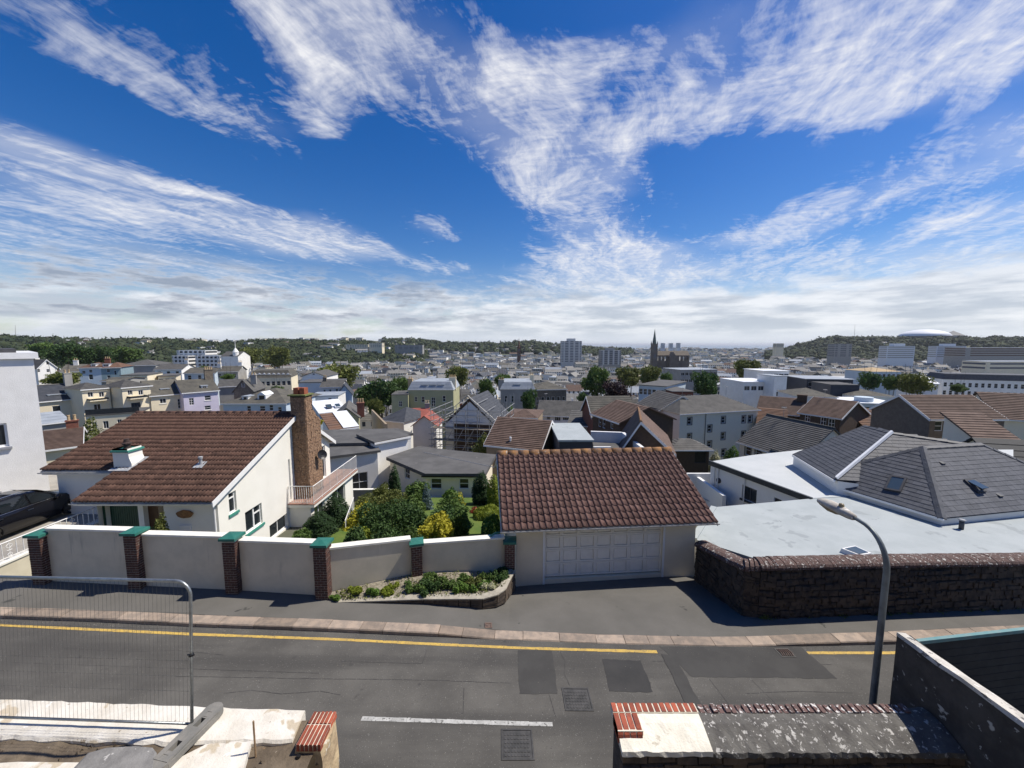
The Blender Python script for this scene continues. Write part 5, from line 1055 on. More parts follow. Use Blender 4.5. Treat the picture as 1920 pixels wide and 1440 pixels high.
class Bld:
    def __init__(s, name, label, cat, x0, Y0, x1, Y1, ye, depth, wallm, base=None, group=None):
        s.A = AY(x0, ye, Y0); s.B = AY(x1, ye, Y1); s.ze = s.A.z; s.A.z = s.B.z = 0; s.R = (s.B-s.A).normalized(); s.L = (s.B-s.A).length; s.N = s.R.cross(ZU); s.D = depth; s.wm = wallm
        s.base = terrain((s.A.x+s.B.x)/2, (s.A.y+s.B.y)/2+depth/2)-1.2 if base is None else base
        s.t = thing(name, label, cat, (s.A+s.B)/2-s.N*depth/2+ZU*(s.base+1.2 if base is None else base), group)
        s.xm = (x0+x1)/2; s.h = {'f': [], 'r': [], 'l': [], 'b': []}; s.w = []
    def face(s, k):
        return {'f': (s.A, s.R), 'r': (s.B, -s.N), 'b': (s.B-s.N*s.D, -s.R), 'l': (s.A-s.N*s.D, s.N)}[k]
    def win(s, k, x0, y0, x1, y1, cols=1, rows=2, **kw):
        O, R = s.face(k); h = px_hole(O, R, x0, y0, x1, y1); s.h[k].append(h); s.w.append((k, h, cols, rows, kw)); return s
    def wins(s, k, rects, cols=1, rows=2, **kw):
        for r in rects: s.win(k, *r, cols=cols, rows=rows, **kw)
        return s
    def wm_(s, k, s0, s1, z0, z1, cols=1, rows=2, **kw):      # window in metres along the wall, heights below the eave
        h = (s0, s1, s.ze-z0, s.ze-z1) if z0 > z1 else (s0, s1, s.ze-z1, s.ze-z0); s.h[k].append(h); s.w.append((k, h, cols, rows, kw)); return s
    def row(s, k, n, z0, z1, w=.9, cols=1, rows=2, off=0.0, **kw):
        L = s.L if k in 'fb' else s.D
        for i in range(n): c = L*(i+.5)/n+off; s.wm_(k, c-w/2, c+w/2, z1, z0, cols, rows, **kw)
        return s
    def done(s, roof, rise=1.8, rm='slate_grey', ov=.25, courses=14, barge=None, lip=.035, inset=None, ridgem=None, fasc='pvc_white', peak=None, ry=None):
        A, B, R, N, D, L, ze = s.A, s.B, s.R, s.N, s.D, s.L, s.ze; P = lambda a, d, z: Vector((A.x, A.y, 0))+R*a-N*d+ZU*z
        gx = roof == 'gx'; gy = roof == 'gy'; mb = MB(); pk = .5 if peak is None else peak
        if ry is not None: M_ = (A+B)/2-N*(0 if gy else D*pk if gx else D/2); rise = max(.5, AY(s.xm, ry, M_.y).z-ze-.06)
        s.rise = rise
        ov0 = 0
        tops = {'f': [(0, ze), (L, ze)], 'b': [(0, ze), (L, ze)], 'l': [(0, ze), (D, ze)], 'r': [(0, ze), (D, ze)]}
        if gx: tops['r'] = [(0, ze), (D*pk, ze+rise), (D, ze)]; tops['l'] = [(0, ze), (D*(1-pk), ze+rise), (D, ze)]
        if gy: tops['f'] = [(0, ze), (L*pk, ze+rise), (L, ze)]; tops['b'] = [(0, ze), (L*(1-pk), ze+rise), (L, ze)]
        if roof == 'mono': tops['b'] = [(0, ze+rise), (L, ze+rise)]; tops['r'] = [(0, ze), (D, ze+rise)]; tops['l'] = [(0, ze+rise), (D, ze)]
        for k in 'frbl':
            O, Rr = s.face(k); wall(mb, O, Rr, L if k in 'fb' else D, s.base, tops[k], s.h[k], .11)
        s.wall = mb.build('wall', s.wm, s.t)
        for k, h, c, r, kw in s.w: O, Rr = s.face(k); window(s.t, O, Rr, h, c, r, .11, kw.pop('fr', .06), **kw)
        q = MB(); e = .06
        if gx:
            k = rise/(D*pk); k2 = rise/(D*(1-pk))
            roof_courses(q, P(-ov, -ov, ze-ov*k+e), P(L+ov, -ov, ze-ov*k+e), P(-ov, D*pk, ze+rise+e), P(L+ov, D*pk, ze+rise+e), courses, lip)
            roof_courses(q, P(L+ov, D+ov, ze-ov*k2+e), P(-ov, D+ov, ze-ov*k2+e), P(L+ov, D*pk, ze+rise+e), P(-ov, D*pk, ze+rise+e), courses, lip)
            for (d0, z0) in ((-ov, ze-ov*k), (D+ov, ze-ov*k2)): q.extrude([P(-ov, d0, z0+e-.01), P(L+ov, d0, z0+e-.01), P(L+ov, D*pk, ze+rise+e-.01), P(-ov, D*pk, ze+rise+e-.01)], (0, 0, -.10))
        elif gy:
            k = rise/(L*pk); k2 = rise/(L*(1-pk))
            roof_courses(q, P(-ov, D+ov, ze-ov*k+e), P(-ov, -ov, ze-ov*k+e), P(L*pk, D+ov, ze+rise+e), P(L*pk, -ov, ze+rise+e), courses, lip)
            roof_courses(q, P(L+ov, -ov, ze-ov*k2+e), P(L+ov, D+ov, ze-ov*k2+e), P(L*pk, -ov, ze+rise+e), P(L*pk, D+ov, ze+rise+e), courses, lip)
            for (a0, z0) in ((-ov, ze-ov*k), (L+ov, ze-ov*k2)): q.extrude([P(a0, -ov, z0+e-.01), P(a0, D+ov, z0+e-.01), P(L*pk, D+ov, ze+rise+e-.01), P(L*pk, -ov, ze+rise+e-.01)], (0, 0, -.10))
        elif roof == 'hip':
            i_ = min(L, D)/2*(1 if inset is None else inset); i_ = min(i_, L/2-.01); dm = D/2
            c = [P(-ov, -ov, ze+e), P(L+ov, -ov, ze+e), P(L+ov, D+ov, ze+e), P(-ov, D+ov, ze+e)]; r0, r1 = P(i_, dm, ze+rise+e), P(L-i_, dm, ze+rise+e)
            roof_courses(q, c[0], c[1], r0, r1, courses, lip); roof_courses(q, c[1], c[2], r1, r1, courses, lip); roof_courses(q, c[2], c[3], r1, r0, courses, lip); roof_courses(q, c[3], c[0], r0, r0, courses, lip)
            q.mesh(c, [(3, 2, 1, 0)])
        elif roof == 'mono':
            k = rise/D; roof_courses(q, P(-ov, -ov, ze-ov*k+e), P(L+ov, -ov, ze-ov*k+e), P(-ov, D+ov, ze+rise+ov*k+e), P(L+ov, D+ov, ze+rise+ov*k+e), courses, lip)
            q.extrude([P(-ov, -ov, ze-ov*k+e-.01), P(L+ov, -ov, ze-ov*k+e-.01), P(L+ov, D+ov, ze+rise+ov*k+e-.01), P(-ov, D+ov, ze+rise+ov*k+e-.01)], (0, 0, -.12))
        elif roof == 'flat':
            q.extrude([P(-ov, -ov, ze+.005), P(L+ov, -ov, ze+.005), P(L+ov, D+ov, ze+.005), P(-ov, D+ov, ze+.005)], (0, 0, .16))
        elif roof == 'mansard':
            c = [P(-.1, -.1, ze+.005), P(L+.1, -.1, ze+.005), P(L+.1, D+.1, ze+.005), P(-.1, D+.1, ze+.005)]; i_ = rise*.42; u = [P(i_, i_, ze+rise), P(L-i_, i_, ze+rise), P(L-i_, D-i_, ze+rise), P(i_, D-i_, ze+rise)]
            for a in range(4): roof_courses(q, c[a], c[(a+1) % 4], u[a], u[(a+1) % 4], courses, lip)
            q.mesh(u, [(0, 1, 2, 3)])
        s.roof = q.build('roof', rm, s.t)
        if barge and gx:
            for a0 in (L+ov+.003, -ov-.033):
                k = rise/(D*pk); q = MB()
                for (d0, k_) in ((-ov, rise/(D*pk)), (D+ov, rise/(D*(1-pk)))):
                    z0 = ze-ov*k_; q.extrude([P(a0, d0, z0+e+.03), P(a0, d0, z0-.16), P(a0, D*pk, ze+rise-.16), P(a0, D*pk, ze+rise+e+.03)], R*.03)
                q.build('barge_board', barge, s.roof)
        if barge and gy:
            q = MB()
            for (a0, k_) in ((-ov, rise/(L*pk)), (L+ov, rise/(L*(1-pk)))):
                z0 = ze-ov*k_; q.extrude([P(a0, -ov-.033, z0+e+.03), P(a0, -ov-.033, z0-.18), P(L*pk, -ov-.033, ze+rise-.18), P(L*pk, -ov-.033, ze+rise+e+.03)], N*-.03)
            q.build('barge_board', barge, s.roof)
        if fasc and roof in ('gx', 'mono', 'hip'):
            zz = ze-ov*(rise/(D*pk) if gx else rise/D if roof == 'mono' else 0); q = MB(); q.obox(Vector((A.x, A.y, 0))+N*(ov+.005), R, ZU, N, (-ov, L+ov), (zz-.10, zz+.045), (0, .08)); q.build('gutter', fasc, s.roof)
        if ridgem and roof in ('gx', 'gy', 'hip'):
            q = MB()
            if gx: a, b = P(-ov, D*pk, ze+rise+e), P(L+ov, D*pk, ze+rise+e)
            elif gy: a, b = P(L*pk, -ov, ze+rise+e), P(L*pk, D+ov, ze+rise+e)
            else: i_ = min(L, D)/2*(1 if inset is None else inset); a, b = P(i_, D/2, ze+rise+e), P(L-i_, D/2, ze+rise+e)
            n = max(2, int((b-a).length/.45))
            q.tube([a.lerp(b, i/n)+ZU*random.uniform(0, .02) for i in range(n+1)], .13, 6); q.build('ridge', ridgem, s.roof)
        return s
    def chimney(s, a, d, w=.9, dd=.5, h=1.5, z=None, m='w_grey', pots=2, potm='pot_buff'):
        z0 = (s.ze if z is None else z)-.3; O = Vector((s.A.x, s.A.y, 0))+s.R*a-s.N*d; q = MB()
        q.obox(O, s.R, -s.N, ZU, (-w/2, w/2), (-dd/2, dd/2), (z0, z0+h+.3)); q.obox(O, s.R, -s.N, ZU, (-w/2-.06, w/2+.06), (-dd/2-.06, dd/2+.06), (z0+h+.3, z0+h+.42)); c = q.build('chimney', m, s.t)
        for i in range(pots):
            q = MB(); q.lathe(O+s.R*(w*((i+.5)/pots-.5))+ZU*(z0+h+.42), [(.13, 0), (.11, .08), (.10, .45), (.13, .47), (.12, .52)], 8); q.build('chimney_pot', potm, c)
        return s
    def aerial(s, a, d, z, h=1.6):
        O = Vector((s.A.x, s.A.y, 0))+s.R*a-s.N*d+ZU*(z-.2); q = MB(); q.tube([O, O+ZU*h], .022, 5); u = Vector((.6, .8, 0)); v = Vector((-u.y, u.x, 0)); q.tube([O+ZU*(h-.1)-u*.6, O+ZU*(h-.1)+u*.6], .014, 4)
        for k in range(7): c = O+ZU*(h-.1)+u*(-.55+.18*k); q.tube([c-v*.24, c+v*.24], .010, 4)
        q.build('aerial', 'steel_pole', s.t); return s
    def dormer(s, x0, y0, x1, y1, d, cols=2, m='pvc_white', rm='lead_roof', gable=False):
        """a box dormer whose front is seen between two picture corners, d metres behind the front wall"""
        O = s.A-s.N*d; h = px_hole(O, s.R, x0, y0, x1, y1); q = MB(); e = .16
        q.obox(Vector((O.x, O.y, 0)), s.R, ZU, s.N, (h[0]-e, h[1]+e), (h[2]-.5, h[2]), (-2.2, 0)); q.obox(Vector((O.x, O.y, 0)), s.R, ZU, s.N, (h[0]-e, h[0]), (h[2], h[3]), (-2.2, 0)); q.obox(Vector((O.x, O.y, 0)), s.R, ZU, s.N, (h[1], h[1]+e), (h[2], h[3]), (-2.2, 0)); dm = q.build('dormer', m, s.roof)
        q = MB()
        if gable:
            P = lambda a, z, o: Vector((O.x, O.y, z))+s.R*a+s.N*o; mid = (h[0]+h[1])/2
            q.extrude([P(h[0]-e-.05, h[3], .1), P(h[1]+e+.05, h[3], .1), P(mid, h[3]+(h[1]-h[0])*.55, .1)], s.N*-2.3)
        else: q.obox(Vector((O.x, O.y, 0)), s.R, ZU, s.N, (h[0]-e-.1, h[1]+e+.1), (h[3], h[3]+.12), (-2.3, .12))
        q.build('dormer_roof', rm, dm); window(dm, O, s.R, h, cols, 1, .05, .06); return s
    def skylight(s, x0, y0, x1, y1, rise, D, pk=.5, m='frame_dark', up=0.0):
        """roof window on the front slope"""
        k = rise/(D*pk); n = (s.N*k+ZU).normalized(); O = Vector((s.A.x, s.A.y, s.ze+.06)); a = AP(x0, y1, O, n); b = AP(x1, y0, O, n); U = s.R; S = (ZU*k-s.N).normalized(); w = (b-a).dot(U); h = (b-a).dot(S); q = MB()
        for u, v in (((0, w), (0, .09)), ((0, w), (h-.09, h)), ((0, .09), (.09, h-.09)), ((w-.09, w), (.09, h-.09))): q.obox(a, U, S, n, u, v, (0, .10))
        f = q.build('roof_window', m, s.roof); q = MB(); q.obox(a, U, S, n, (.08, w-.08), (.08, h-.08), (0, .07)); q.build('pane', 'glass_blue', f); return s
# ------------------------------------------------------------------ white flat-roofed house with slate hips on the right
mat('membrane', (.33, .365, .37), (.37, .405, .41), 1.1, .75, .15, 20, spots=[((.28, .31, .315), .9, .60), ((.45, .48, .48), 7, .72), ((.24, .26, .26), 2.4, .70)]); mat('membrane_light', (.44, .465, .465), (.48, .50, .50), .8, .7, .1, 20, streak=((.45, .48, .5), 2, .6)); mat('wall_cool', (.74, .74, .72), (.70, .70, .68), .8, .85); mat('fascia_dark', (.035, .04, .045), (.05, .055, .06), 3, .5)
mat('slate_new', (.066, .071, .082), (.092, .097, .110), 3, .62, .2, 30, rnd=.14, spec=.25); mat('ridge_slate', (.085, .09, .10), (.06, .064, .072), 4, .6)
FZ = .6; fh_ = thing('flat_roofed_house', 'white house with pale grey flat roofs and slate hipped roofs behind the stone wall', 'house', AZ(1600, 1000, FZ)-ZU*3)
def poly_px(px, z): return [AZ(x, y, z) for x, y in px]
def slab(px, z, th, name, m, parent): q = MB(); p = poly_px(px, z); q.extrude([v-ZU*th for v in p], (0, 0, th)); return q.build(name, m, parent)
def skirt(pts, z0, z1, name, m, parent, closed=True):
    q = MB(); n = len(pts)
    for i in range(n if closed else n-1): a, b = pts[i], pts[(i+1) % n]; q.face([(a.x, a.y, z0), (b.x, b.y, z0), (b.x, b.y, z1), (a.x, a.y, z1)])
    return q.build(name, m, parent)
main = [(1300, 1010), (1440, 1055), (2300, 1046), (2300, 905), (1900, 905), (1530, 934), (1338, 951)]
slab(main, FZ, .15, 'flat_roof', 'membrane', fh_); skirt(poly_px(main, FZ), -3, FZ-.151, 'wall', 'wall_cool', fh_)
q = MB(); p = poly_px([(1338, 951), (1300, 1010)], FZ); a, b = p; d = (b-a).normalized(); q.obox(a, d, ZU, d.cross(ZU), (0, (b-a).length), (-.02, .05), (-.12, .1)); q.build('roof_edge', 'membrane', fh_)
wing = [(1333, 865), (1522, 934), (1900, 915), (1900, 843), (1505, 843), (1412, 853)]; wp = poly_px(wing, FZ+.02)
slab(wing, FZ+.02, .1, 'flat_roof', 'membrane_light', fh_)
O_, B_ = wp[0], wp[1]; Rw = (B_-O_); Lw_ = Rw.length; Rw.normalize(); Ow = Vector((O_.x, O_.y, 0))
h1 = px_hole(Ow, Rw, 1391, 938, 1420, 914); h2 = px_hole(Ow, Rw, 1450, 955, 1466, 936); h1 = (h1[0], h1[1], h2[3]-1.05, h2[3]); h2 = (h2[0], h2[1], h2[3]-1.05, h2[3])
h1 = (px_hole(Ow, Rw, 1391, 930, 1392, 909)[0], px_hole(Ow, Rw, 1420, 930, 1420, 909)[0], AP(1391, 934, Ow, Rw.cross(ZU)).z, AP(1391, 908, Ow, Rw.cross(ZU)).z); h2 = (h2[0], h2[1], h1[2], h1[3])
q = MB(); wall(q, Ow, Rw, Lw_, -4.5, [(0, FZ-.08), (Lw_, FZ-.08)], [h1, h2], .12); wall(q, wp[5].copy(), (wp[0]-wp[5]).normalized(), (wp[0]-wp[5]).length, -4.5, [(0, FZ-.08), (99, FZ-.08)]); q.build('wall', 'wall_cool', fh_)
window(fh_, Ow, Rw, h1, 2, 1, .12, .07, 'frame_dark', sill='fascia_dark'); window(fh_, Ow, Rw, h2, 2, 1, .12, .07, 'frame_dark', sill='fascia_dark')
q = MB(); q.obox(Vector((O_.x, O_.y, 0)), Rw, ZU, Rw.cross(ZU), (-.05, Lw_+.05), (FZ-.20, FZ+.07), (.0, .12)); q.build('fascia', 'fascia_dark', fh_)
for (x, z0, z1) in ((.35, -3, FZ-.2), (.62, -3, FZ-.2), (2.4, -3, FZ-.2)): q = MB(); q.tube([Ow+Rw*x+Rw.cross(ZU)*.06+ZU*z0, Ow+Rw*x+Rw.cross(ZU)*.06+ZU*z1], .035, 6); q.build('downpipe', 'wall_cool', fh_)
q = MB(); c = AP(1348, 901, Ow, Rw.cross(ZU)); q.lathe(c, [(.16, 0), (.16, .05), (.12, .07), (.1, .03)], 14, 0, Rw.cross(ZU)); q.build('wall_light', 'frame_dark', fh_)
rp_ = AP(1318, 940, Ow+Rw.cross(ZU)*.7, Rw.cross(ZU)); railing(fh_, [rp_-Rw*.2-ZU*.5, rp_+Rw*1.4-ZU*.5], 0, .7, .35, 'galv', .014)
# white garden walls seen past the garage
gwall = thing('white_yard_wall', 'small white yard wall between the garage and flat-roofed house', 'wall', AZ(1315, 930, -1.6)); q = MB(); a, b = AZ(1300, 888, -.4), AZ(1335, 886, -.4); q.box((a.x-2, a.y, -3), (b.x+.6, a.y+.15, -.4)); q.box((a.x+.2, a.y-3, -3), (a.x+.4, a.y-.002, -.6)); q.build('wall', 'wall_cool', gwall)
EZ = .92
c0, c1, c2 = AZ(1571, 913, EZ), AZ(1767, 972, EZ), AZ(1960, 953, EZ); pk1, pk2 = AZ(1730, 838, 2.97), AZ(1840, 832, 2.97)
def slate_slope(parent, E, U, S, poly, w, gauge, individual, m='slate_new'):
    """slates clipped to a roof polygon: E origin, U along the eave, S up the slope; poly in (u, s)"""
    Nn = U.cross(S).normalized()
    def inside(u, s):
        n = len(poly); r = False
        for i in range(n):
            (x1_, y1_), (x2_, y2_) = poly[i], poly[(i+1) % n]
            if (y1_ > s) != (y2_ > s) and u < (x2_-x1_)*(s-y1_)/(y2_-y1_)+x1_: r = not r
        return r
    def span(s):
        xs_ = []
        for i in range(len(poly)):
            (x1_, y1_), (x2_, y2_) = poly[i], poly[(i+1) % len(poly)]
            if (y1_ > s) != (y2_ > s): xs_.append((x2_-x1_)*(s-y1_)/(y2_-y1_)+x1_)
        return (min(xs_), max(xs_)) if len(xs_) >= 2 else None
    smax = max(p[1] for p in poly); s = .01; j = 0; rest = []; cnt = 0; protos = []
    while s < smax-.02:
        sp = span(s+gauge*.5)
        if sp:
            u = sp[0]-(w/2 if j % 2 else 0)
            while u < sp[1]:
                a, b = max(u, sp[0])+.003, min(u+w, sp[1])-.003
                if b-a > .03:
                    t = random.uniform(.008, .013); q = MB(); o = E+U*a+S*s+Nn*random.uniform(0, .003); ww = b-a; L = gauge*1.15
                    q.mesh([(0, 0, 0), (ww, 0, 0), (ww, 0, t+.006), (0, 0, t+.006), (ww, L, .002), (0, L, .002)], [(0, 1, 2, 3), (3, 2, 4, 5), (0, 3, 5), (1, 4, 2)])
                    M = axes(U, S, Nn, o)
                    if cnt < individual: link('slate', q.data('slate', m), parent, o, M.to_euler()); cnt += 1
                    else: protos.append(proto(q)); rest.append((len(protos)-1, np.array(M)))
                u += w
        s += gauge; j += 1
    if rest: joined('slate_courses', protos, rest, m, parent, False, kind='stuff')
def slope_frame(e0, e1, top):
    U = (e1-e0).normalized(); n = U.cross(top-e0).normalized(); S = n.cross(U).normalized(); return U, S
def ridge_caps(parent, a, b, w=.13, step=.42, m='ridge_slate'):
    d = (b-a); n = max(1, int(d.length/step)); d.normalize(); sd_ = d.cross(ZU).normalized(); up = sd_.cross(d).normalized()
    for i in range(n):
        p0 = a.lerp(b, i/n)+up*.03; p1 = a.lerp(b, (i+1)/n)+up*.045-d*.012; q = MB()
        q.mesh([p0-sd_*w-up*.07, p0, p0+sd_*w-up*.07, p1-sd_*w*1.04-up*.07, p1, p1+sd_*w*1.04-up*.07, p0-sd_*w-up*.1, p0+sd_*w-up*.1, p1-sd_*w*1.04-up*.1, p1+sd_*w*1.04-up*.1], [(0, 1, 4, 3), (1, 2, 5, 4), (0, 6, 7, 2, 1), (3, 4, 5, 9, 8), (6, 0, 3, 8), (2, 7, 9, 5)]); q.build('ridge_tile', m, parent)
_U, _S = slope_frame(c1, c2, pk1); pk2 = AP(1840, 832, c1, _U.cross(_S))
U, S = slope_frame(c0, c1, pk1); vt = AP(1613, 866, c0, U.cross(S))
def us(p, E, U, S): return ((p-E).dot(U), (p-E).dot(S))
base_ = MB(); base_.face([c0-ZU*.03, c1-ZU*.03, pk1-ZU*.03, vt-ZU*.03]); U2, S2 = slope_frame(c1, c2, pk1); c2b = c2+(c2-c1).normalized()*4; pk2b = pk2
base_.face([c1-ZU*.03, c2b-ZU*.03, pk2-ZU*.03, pk1-ZU*.03]); bk1 = pk1+Vector((-.5, 3.2, -2)); bk2 = pk2+Vector((2, 3.5, -2)); base_.face([vt, pk1-ZU*.03, pk2-ZU*.03, bk2, bk1]); base_.face([c2b, bk2, pk2-ZU*.03])
hr1 = base_.build('hip_roof', 'slate_new', fh_)
slate_slope(hr1, c0, U, S, [us(p, c0, U, S) for p in (c0, c1, pk1, vt)], .30, .215, 140)
slate_slope(hr1, c1, U2, S2, [us(p, c1, U2, S2) for p in (c1, c2b, pk2, pk1)], .30, .215, 200)
ridge_caps(hr1, c1+ZU*.02, pk1+ZU*.02); ridge_caps(hr1, pk1, pk2); ridge_caps(hr1, vt, pk1); ridge_caps(hr1, c2b, pk2)
q = MB(); d = (vt-c0).normalized(); q.obox(c0-U*.16, d, U, U.cross(S), (0, (vt-c0).length), (0, .17), (-.12, .06)); q.build('verge_board', 'pvc_white', hr1)
q = MB(); d = (c1-c0).normalized(); q.obox(c0, d, ZU, d.cross(ZU), (0, (c1-c0).length+.05), (-.10, -.015), (-.02, .03)); q.build('eave_strip', 'pvc_white', hr1)
skirt([c0+Vector((.12, .02, 0)), c1+Vector((.1, .1, 0)), c2b+Vector((0, .1, 0))], FZ-.1, EZ-.04, 'upstand', 'wall_cool', fh_, False)
def roof_window(parent, px4, O, Nn, tilt=0.0):
    p = [AP(x, y, O, Nn) for x, y in px4]; U = (p[1]-p[0]+p[2]-p[3]).normalized(); S = Nn.cross(U); c = sum(p, Vector())/4; w = ((p[1]-p[0]).length+(p[2]-p[3]).length)/2; h = ((p[3]-p[0]).length+(p[2]-p[1]).length)/2; o = c-U*w/2-S*h/2; q = MB()
    for u, v in (((0, w), (0, .08)), ((0, w), (h-.08, h)), ((0, .07), (.08, h-.08)), ((w-.07, w), (.08, h-.08))): q.obox(o, U, S, Nn, u, v, (0, .09))
    f = q.build('roof_window', 'frame_dark', parent); q = MB(); S3 = (S+Nn*-tilt).normalized(); N3 = U.cross(S3); q.obox(o+Nn*(.04+tilt*h), U, S3, N3, (.06, w-.06), (.06, h-.06), (0, .03)); q.build('pane', 'glass_blue', f)
roof_window(hr1, [(1653, 917), (1686, 924), (1705, 898), (1675, 894)], c0, U.cross(S)); roof_window(hr1, [(1830, 926), (1846, 922), (1822, 899), (1806, 900)], c1, U2.cross(S2), .35)
for x, y in ((1768, 871), (1876, 932)): p = AP(x, y, c1, U2.cross(S2)); q = MB(); q.mesh([p-U2*.12, p+U2*.12, p+S2*.2+U2*.08, p+S2*.2-U2*.08, p-U2*.1+U2.cross(S2)*.08, p+U2*.1+U2.cross(S2)*.08], [(0, 1, 5, 4), (4, 5, 2, 3), (0, 4, 3), (1, 2, 5)]); q.build('tile_vent', 'fascia_dark', hr1)
# rear hip
EZ2 = 1.3; d0, d1 = AZ(1487, 852, EZ2), AZ(1566, 900, EZ2); pk = AZ(1621, 798, 3.1); U, S = slope_frame(d0, d1, pk); vt2 = AP(1673, 811, d0, U.cross(S)); vt3 = AP(1576, 878, d0, U.cross(S))
base_ = MB(); r2 = AZ(1840, 836, 2.6); r3 = Vector((27, 22, 1.3)); bk = Vector((pk.x+2.5, pk.y+3.5, 1.3))
base_.face([d0-ZU*.03, d1-ZU*.03, vt2-ZU*.03, pk-ZU*.03]); base_.face([d0-ZU*.03, pk-ZU*.03, bk]);  e2 = Vector((c0.x+2.2, c0.y-.6, 1.3)); _U, _S = slope_frame(d1, e2, vt2); r2 = AP(1840, 836, d1, _U.cross(_S)); base_.face([d1-ZU*.03, e2-ZU*.03, r2-ZU*.03, vt2-ZU*.03]); base_.face([pk-ZU*.03, vt2-ZU*.03, r2-ZU*.03, r3, bk]); hr2 = base_.build('hip_roof', 'slate_new', fh_)
slate_slope(hr2, d0, U, S, [us(p, d0, U, S) for p in (d0, d1, vt2, pk)], .30, .215, 0)
U3, S3 = slope_frame(d1, e2, vt2); slate_slope(hr2, d1, U3, S3, [us(p, d1, U3, S3) for p in (d1, e2, r2, vt2)], .30, .215, 0)
ridge_caps(hr2, d0, pk); ridge_caps(hr2, pk, vt2); ridge_caps(hr2, vt2, r2)
q = MB(); d = (vt2-d1).normalized(); q.obox(d1+ZU*.03, d, U, U.cross(S), (.1, (vt2-d1).length), (-.05, .10), (-.02, .09)); q.build('lead_hip', 'roof_white', hr2)
q = MB(); n_ = (d1-d0).normalized(); q.obox(d0, n_, ZU, n_.cross(ZU), (.0, (d1-d0).length), (-.12, -.02), (-.02, .05)); q.build('eave_strip', 'pvc_white', hr2)
skirt([d0+Vector((.15, .15, 0)), d1+Vector((.12, .0, 0)), c0+Vector((.5, -.5, 0))], FZ-.1, EZ2-.05, 'upstand', 'wall_cool', fh_, False); skirt([bk, d0+Vector((.15, .15, 0))], FZ-.1, EZ2-.05, 'upstand', 'wall_cool', fh_, False)
# rooflight and vents on the flat roof
p = poly_px([(1578, 1028), (1612, 1041), (1634, 1037), (1603, 1023)], FZ+.14); rl_ = thing('rooflight', 'low square white-framed rooflight on the flat grey roof', 'rooflight', sum(p, Vector())/4-ZU*.14); c = sum(p, Vector())/4
q = MB(); k = 4; lo = [c+(v-c)*1.12-ZU*.14 for v in p]; q.mesh([Vector((v.x, v.y, FZ)) for v in lo]+p, [(i, (i+1) % 4, 4+(i+1) % 4, 4+i) for i in range(4)]+[(4, 5, 6, 7)]); q.build('kerb', 'pvc_white', rl_); q = MB(); q.face([c+(v-c)*.8+ZU*.012 for v in p]); q.build('pane', 'glass_blue', rl_)
for i, (x, y) in enumerate(((1802, 992), (1844, 971))):
    b = AZ(x, y, FZ); v = thing('vent_pipe', ('short grey vent pipe on the flat roof nearer the rooflight', 'short grey vent pipe on the flat roof at the slate eave')[i], 'vent pipe', b); q = MB(); q.lathe(b, [(.075, 0), (.075, .34)], 10); q.build('pipe', 'ridge_slate', v, True); q = MB(); q.lathe(b+ZU*.342, [(.10, 0), (.11, .03), (.06, .05)], 10); q.build('cap', 'lead', v, True)
# ------------------------------------------------------------------ low flat-roofed home beyond the garden
ch = thing('low_care_home', 'low cream building with dark felt flat roof beyond the garden shrubs', 'building', AZ(850, 925, -5))
ro = [(724, 857), (797, 888), (910, 888), (930, 852), (846, 844), (786, 836)]; z_ = -2.4; rp = poly_px(ro, z_)
slab(ro, z_, .28, 'flat_roof', 'felt_grey', ch)
def inset_pts(pts, d): c = sum(pts, Vector())/len(pts); return [p+(c-p).normalized()*d for p in pts]
ip = inset_pts(rp, .35); q = MB()
fa, fb = ip[1].copy(), ip[2].copy(); Rf = (fb-fa); Lf = Rf.length; Rf.normalize(); la = ip[0].copy(); Rl = (ip[1]-ip[0]); Ll = Rl.length; Rl.normalize()
for v in (fa, fb, la): v.z = 0
hf = [px_hole(fa, Rf, 808, 917, 828, 897), px_hole(fa, Rf, 861, 917, 879, 897)]; hl_ = [px_hole(la, Rl, 759, 896, 768, 881)]
wall(q, fa, Rf, Lf, -7.5, [(0, z_-.2), (Lf, z_-.2)], hf); wall(q, la, Rl, Ll, -7.5, [(0, z_-.2), (Ll, z_-.2)], hl_)
for i in range(2, 6): a, b = ip[i], ip[(i+1) % 6]; q.face([(a.x, a.y, -7.5), (b.x, b.y, -7.5), (b.x, b.y, z_-.2), (a.x, a.y, z_-.2)])
q.build('wall', 'w_block', ch)
for h in hf: window(ch, fa, Rf, h, 1, 2)
for h in hl_: window(ch, la, Rl, h, 1, 2)
q = MB(); q.obox(fa+ZU*z_, Rf, ZU, Rf.cross(ZU), (-.3, Lf+.3), (-.46, -.29), (0, .22)); q.build('fascia', 'coping_white', ch)
q = MB(); q.obox(fa+ZU*z_, Rf, ZU, Rf.cross(ZU), (-.35, Lf+.35), (-.29, -.18), (.24, .36)); q.build('gutter', 'black_plastic', ch)
q = MB(); a, b = AZ(795, 848, z_+.012), AZ(926, 876, z_+.012); q.tube([a, b], .03, 5); q.build('roof_seam', 'lead', ch)
ub = thing('upper_box', 'white clerestory box with felt roof rising above the care home', 'building', AZ(730, 840, -3)); ro = [(668, 814), (702, 829), (770, 816), (738, 805)]; slab(ro, -1.0, .22, 'flat_roof', 'felt_grey', ub); skirt(inset_pts(poly_px(ro, -1.0), .3), -6, -1.2, 'wall', 'w_white', ub)
q = MB(); p = poly_px(ro, -1.0); dd = (p[2]-p[1]).normalized(); q.obox(p[1], dd, ZU, dd.cross(ZU), (0, (p[2]-p[1]).length), (-.24, -.08), (0, .06)); q.build('gutter', 'pvc_white', ub)
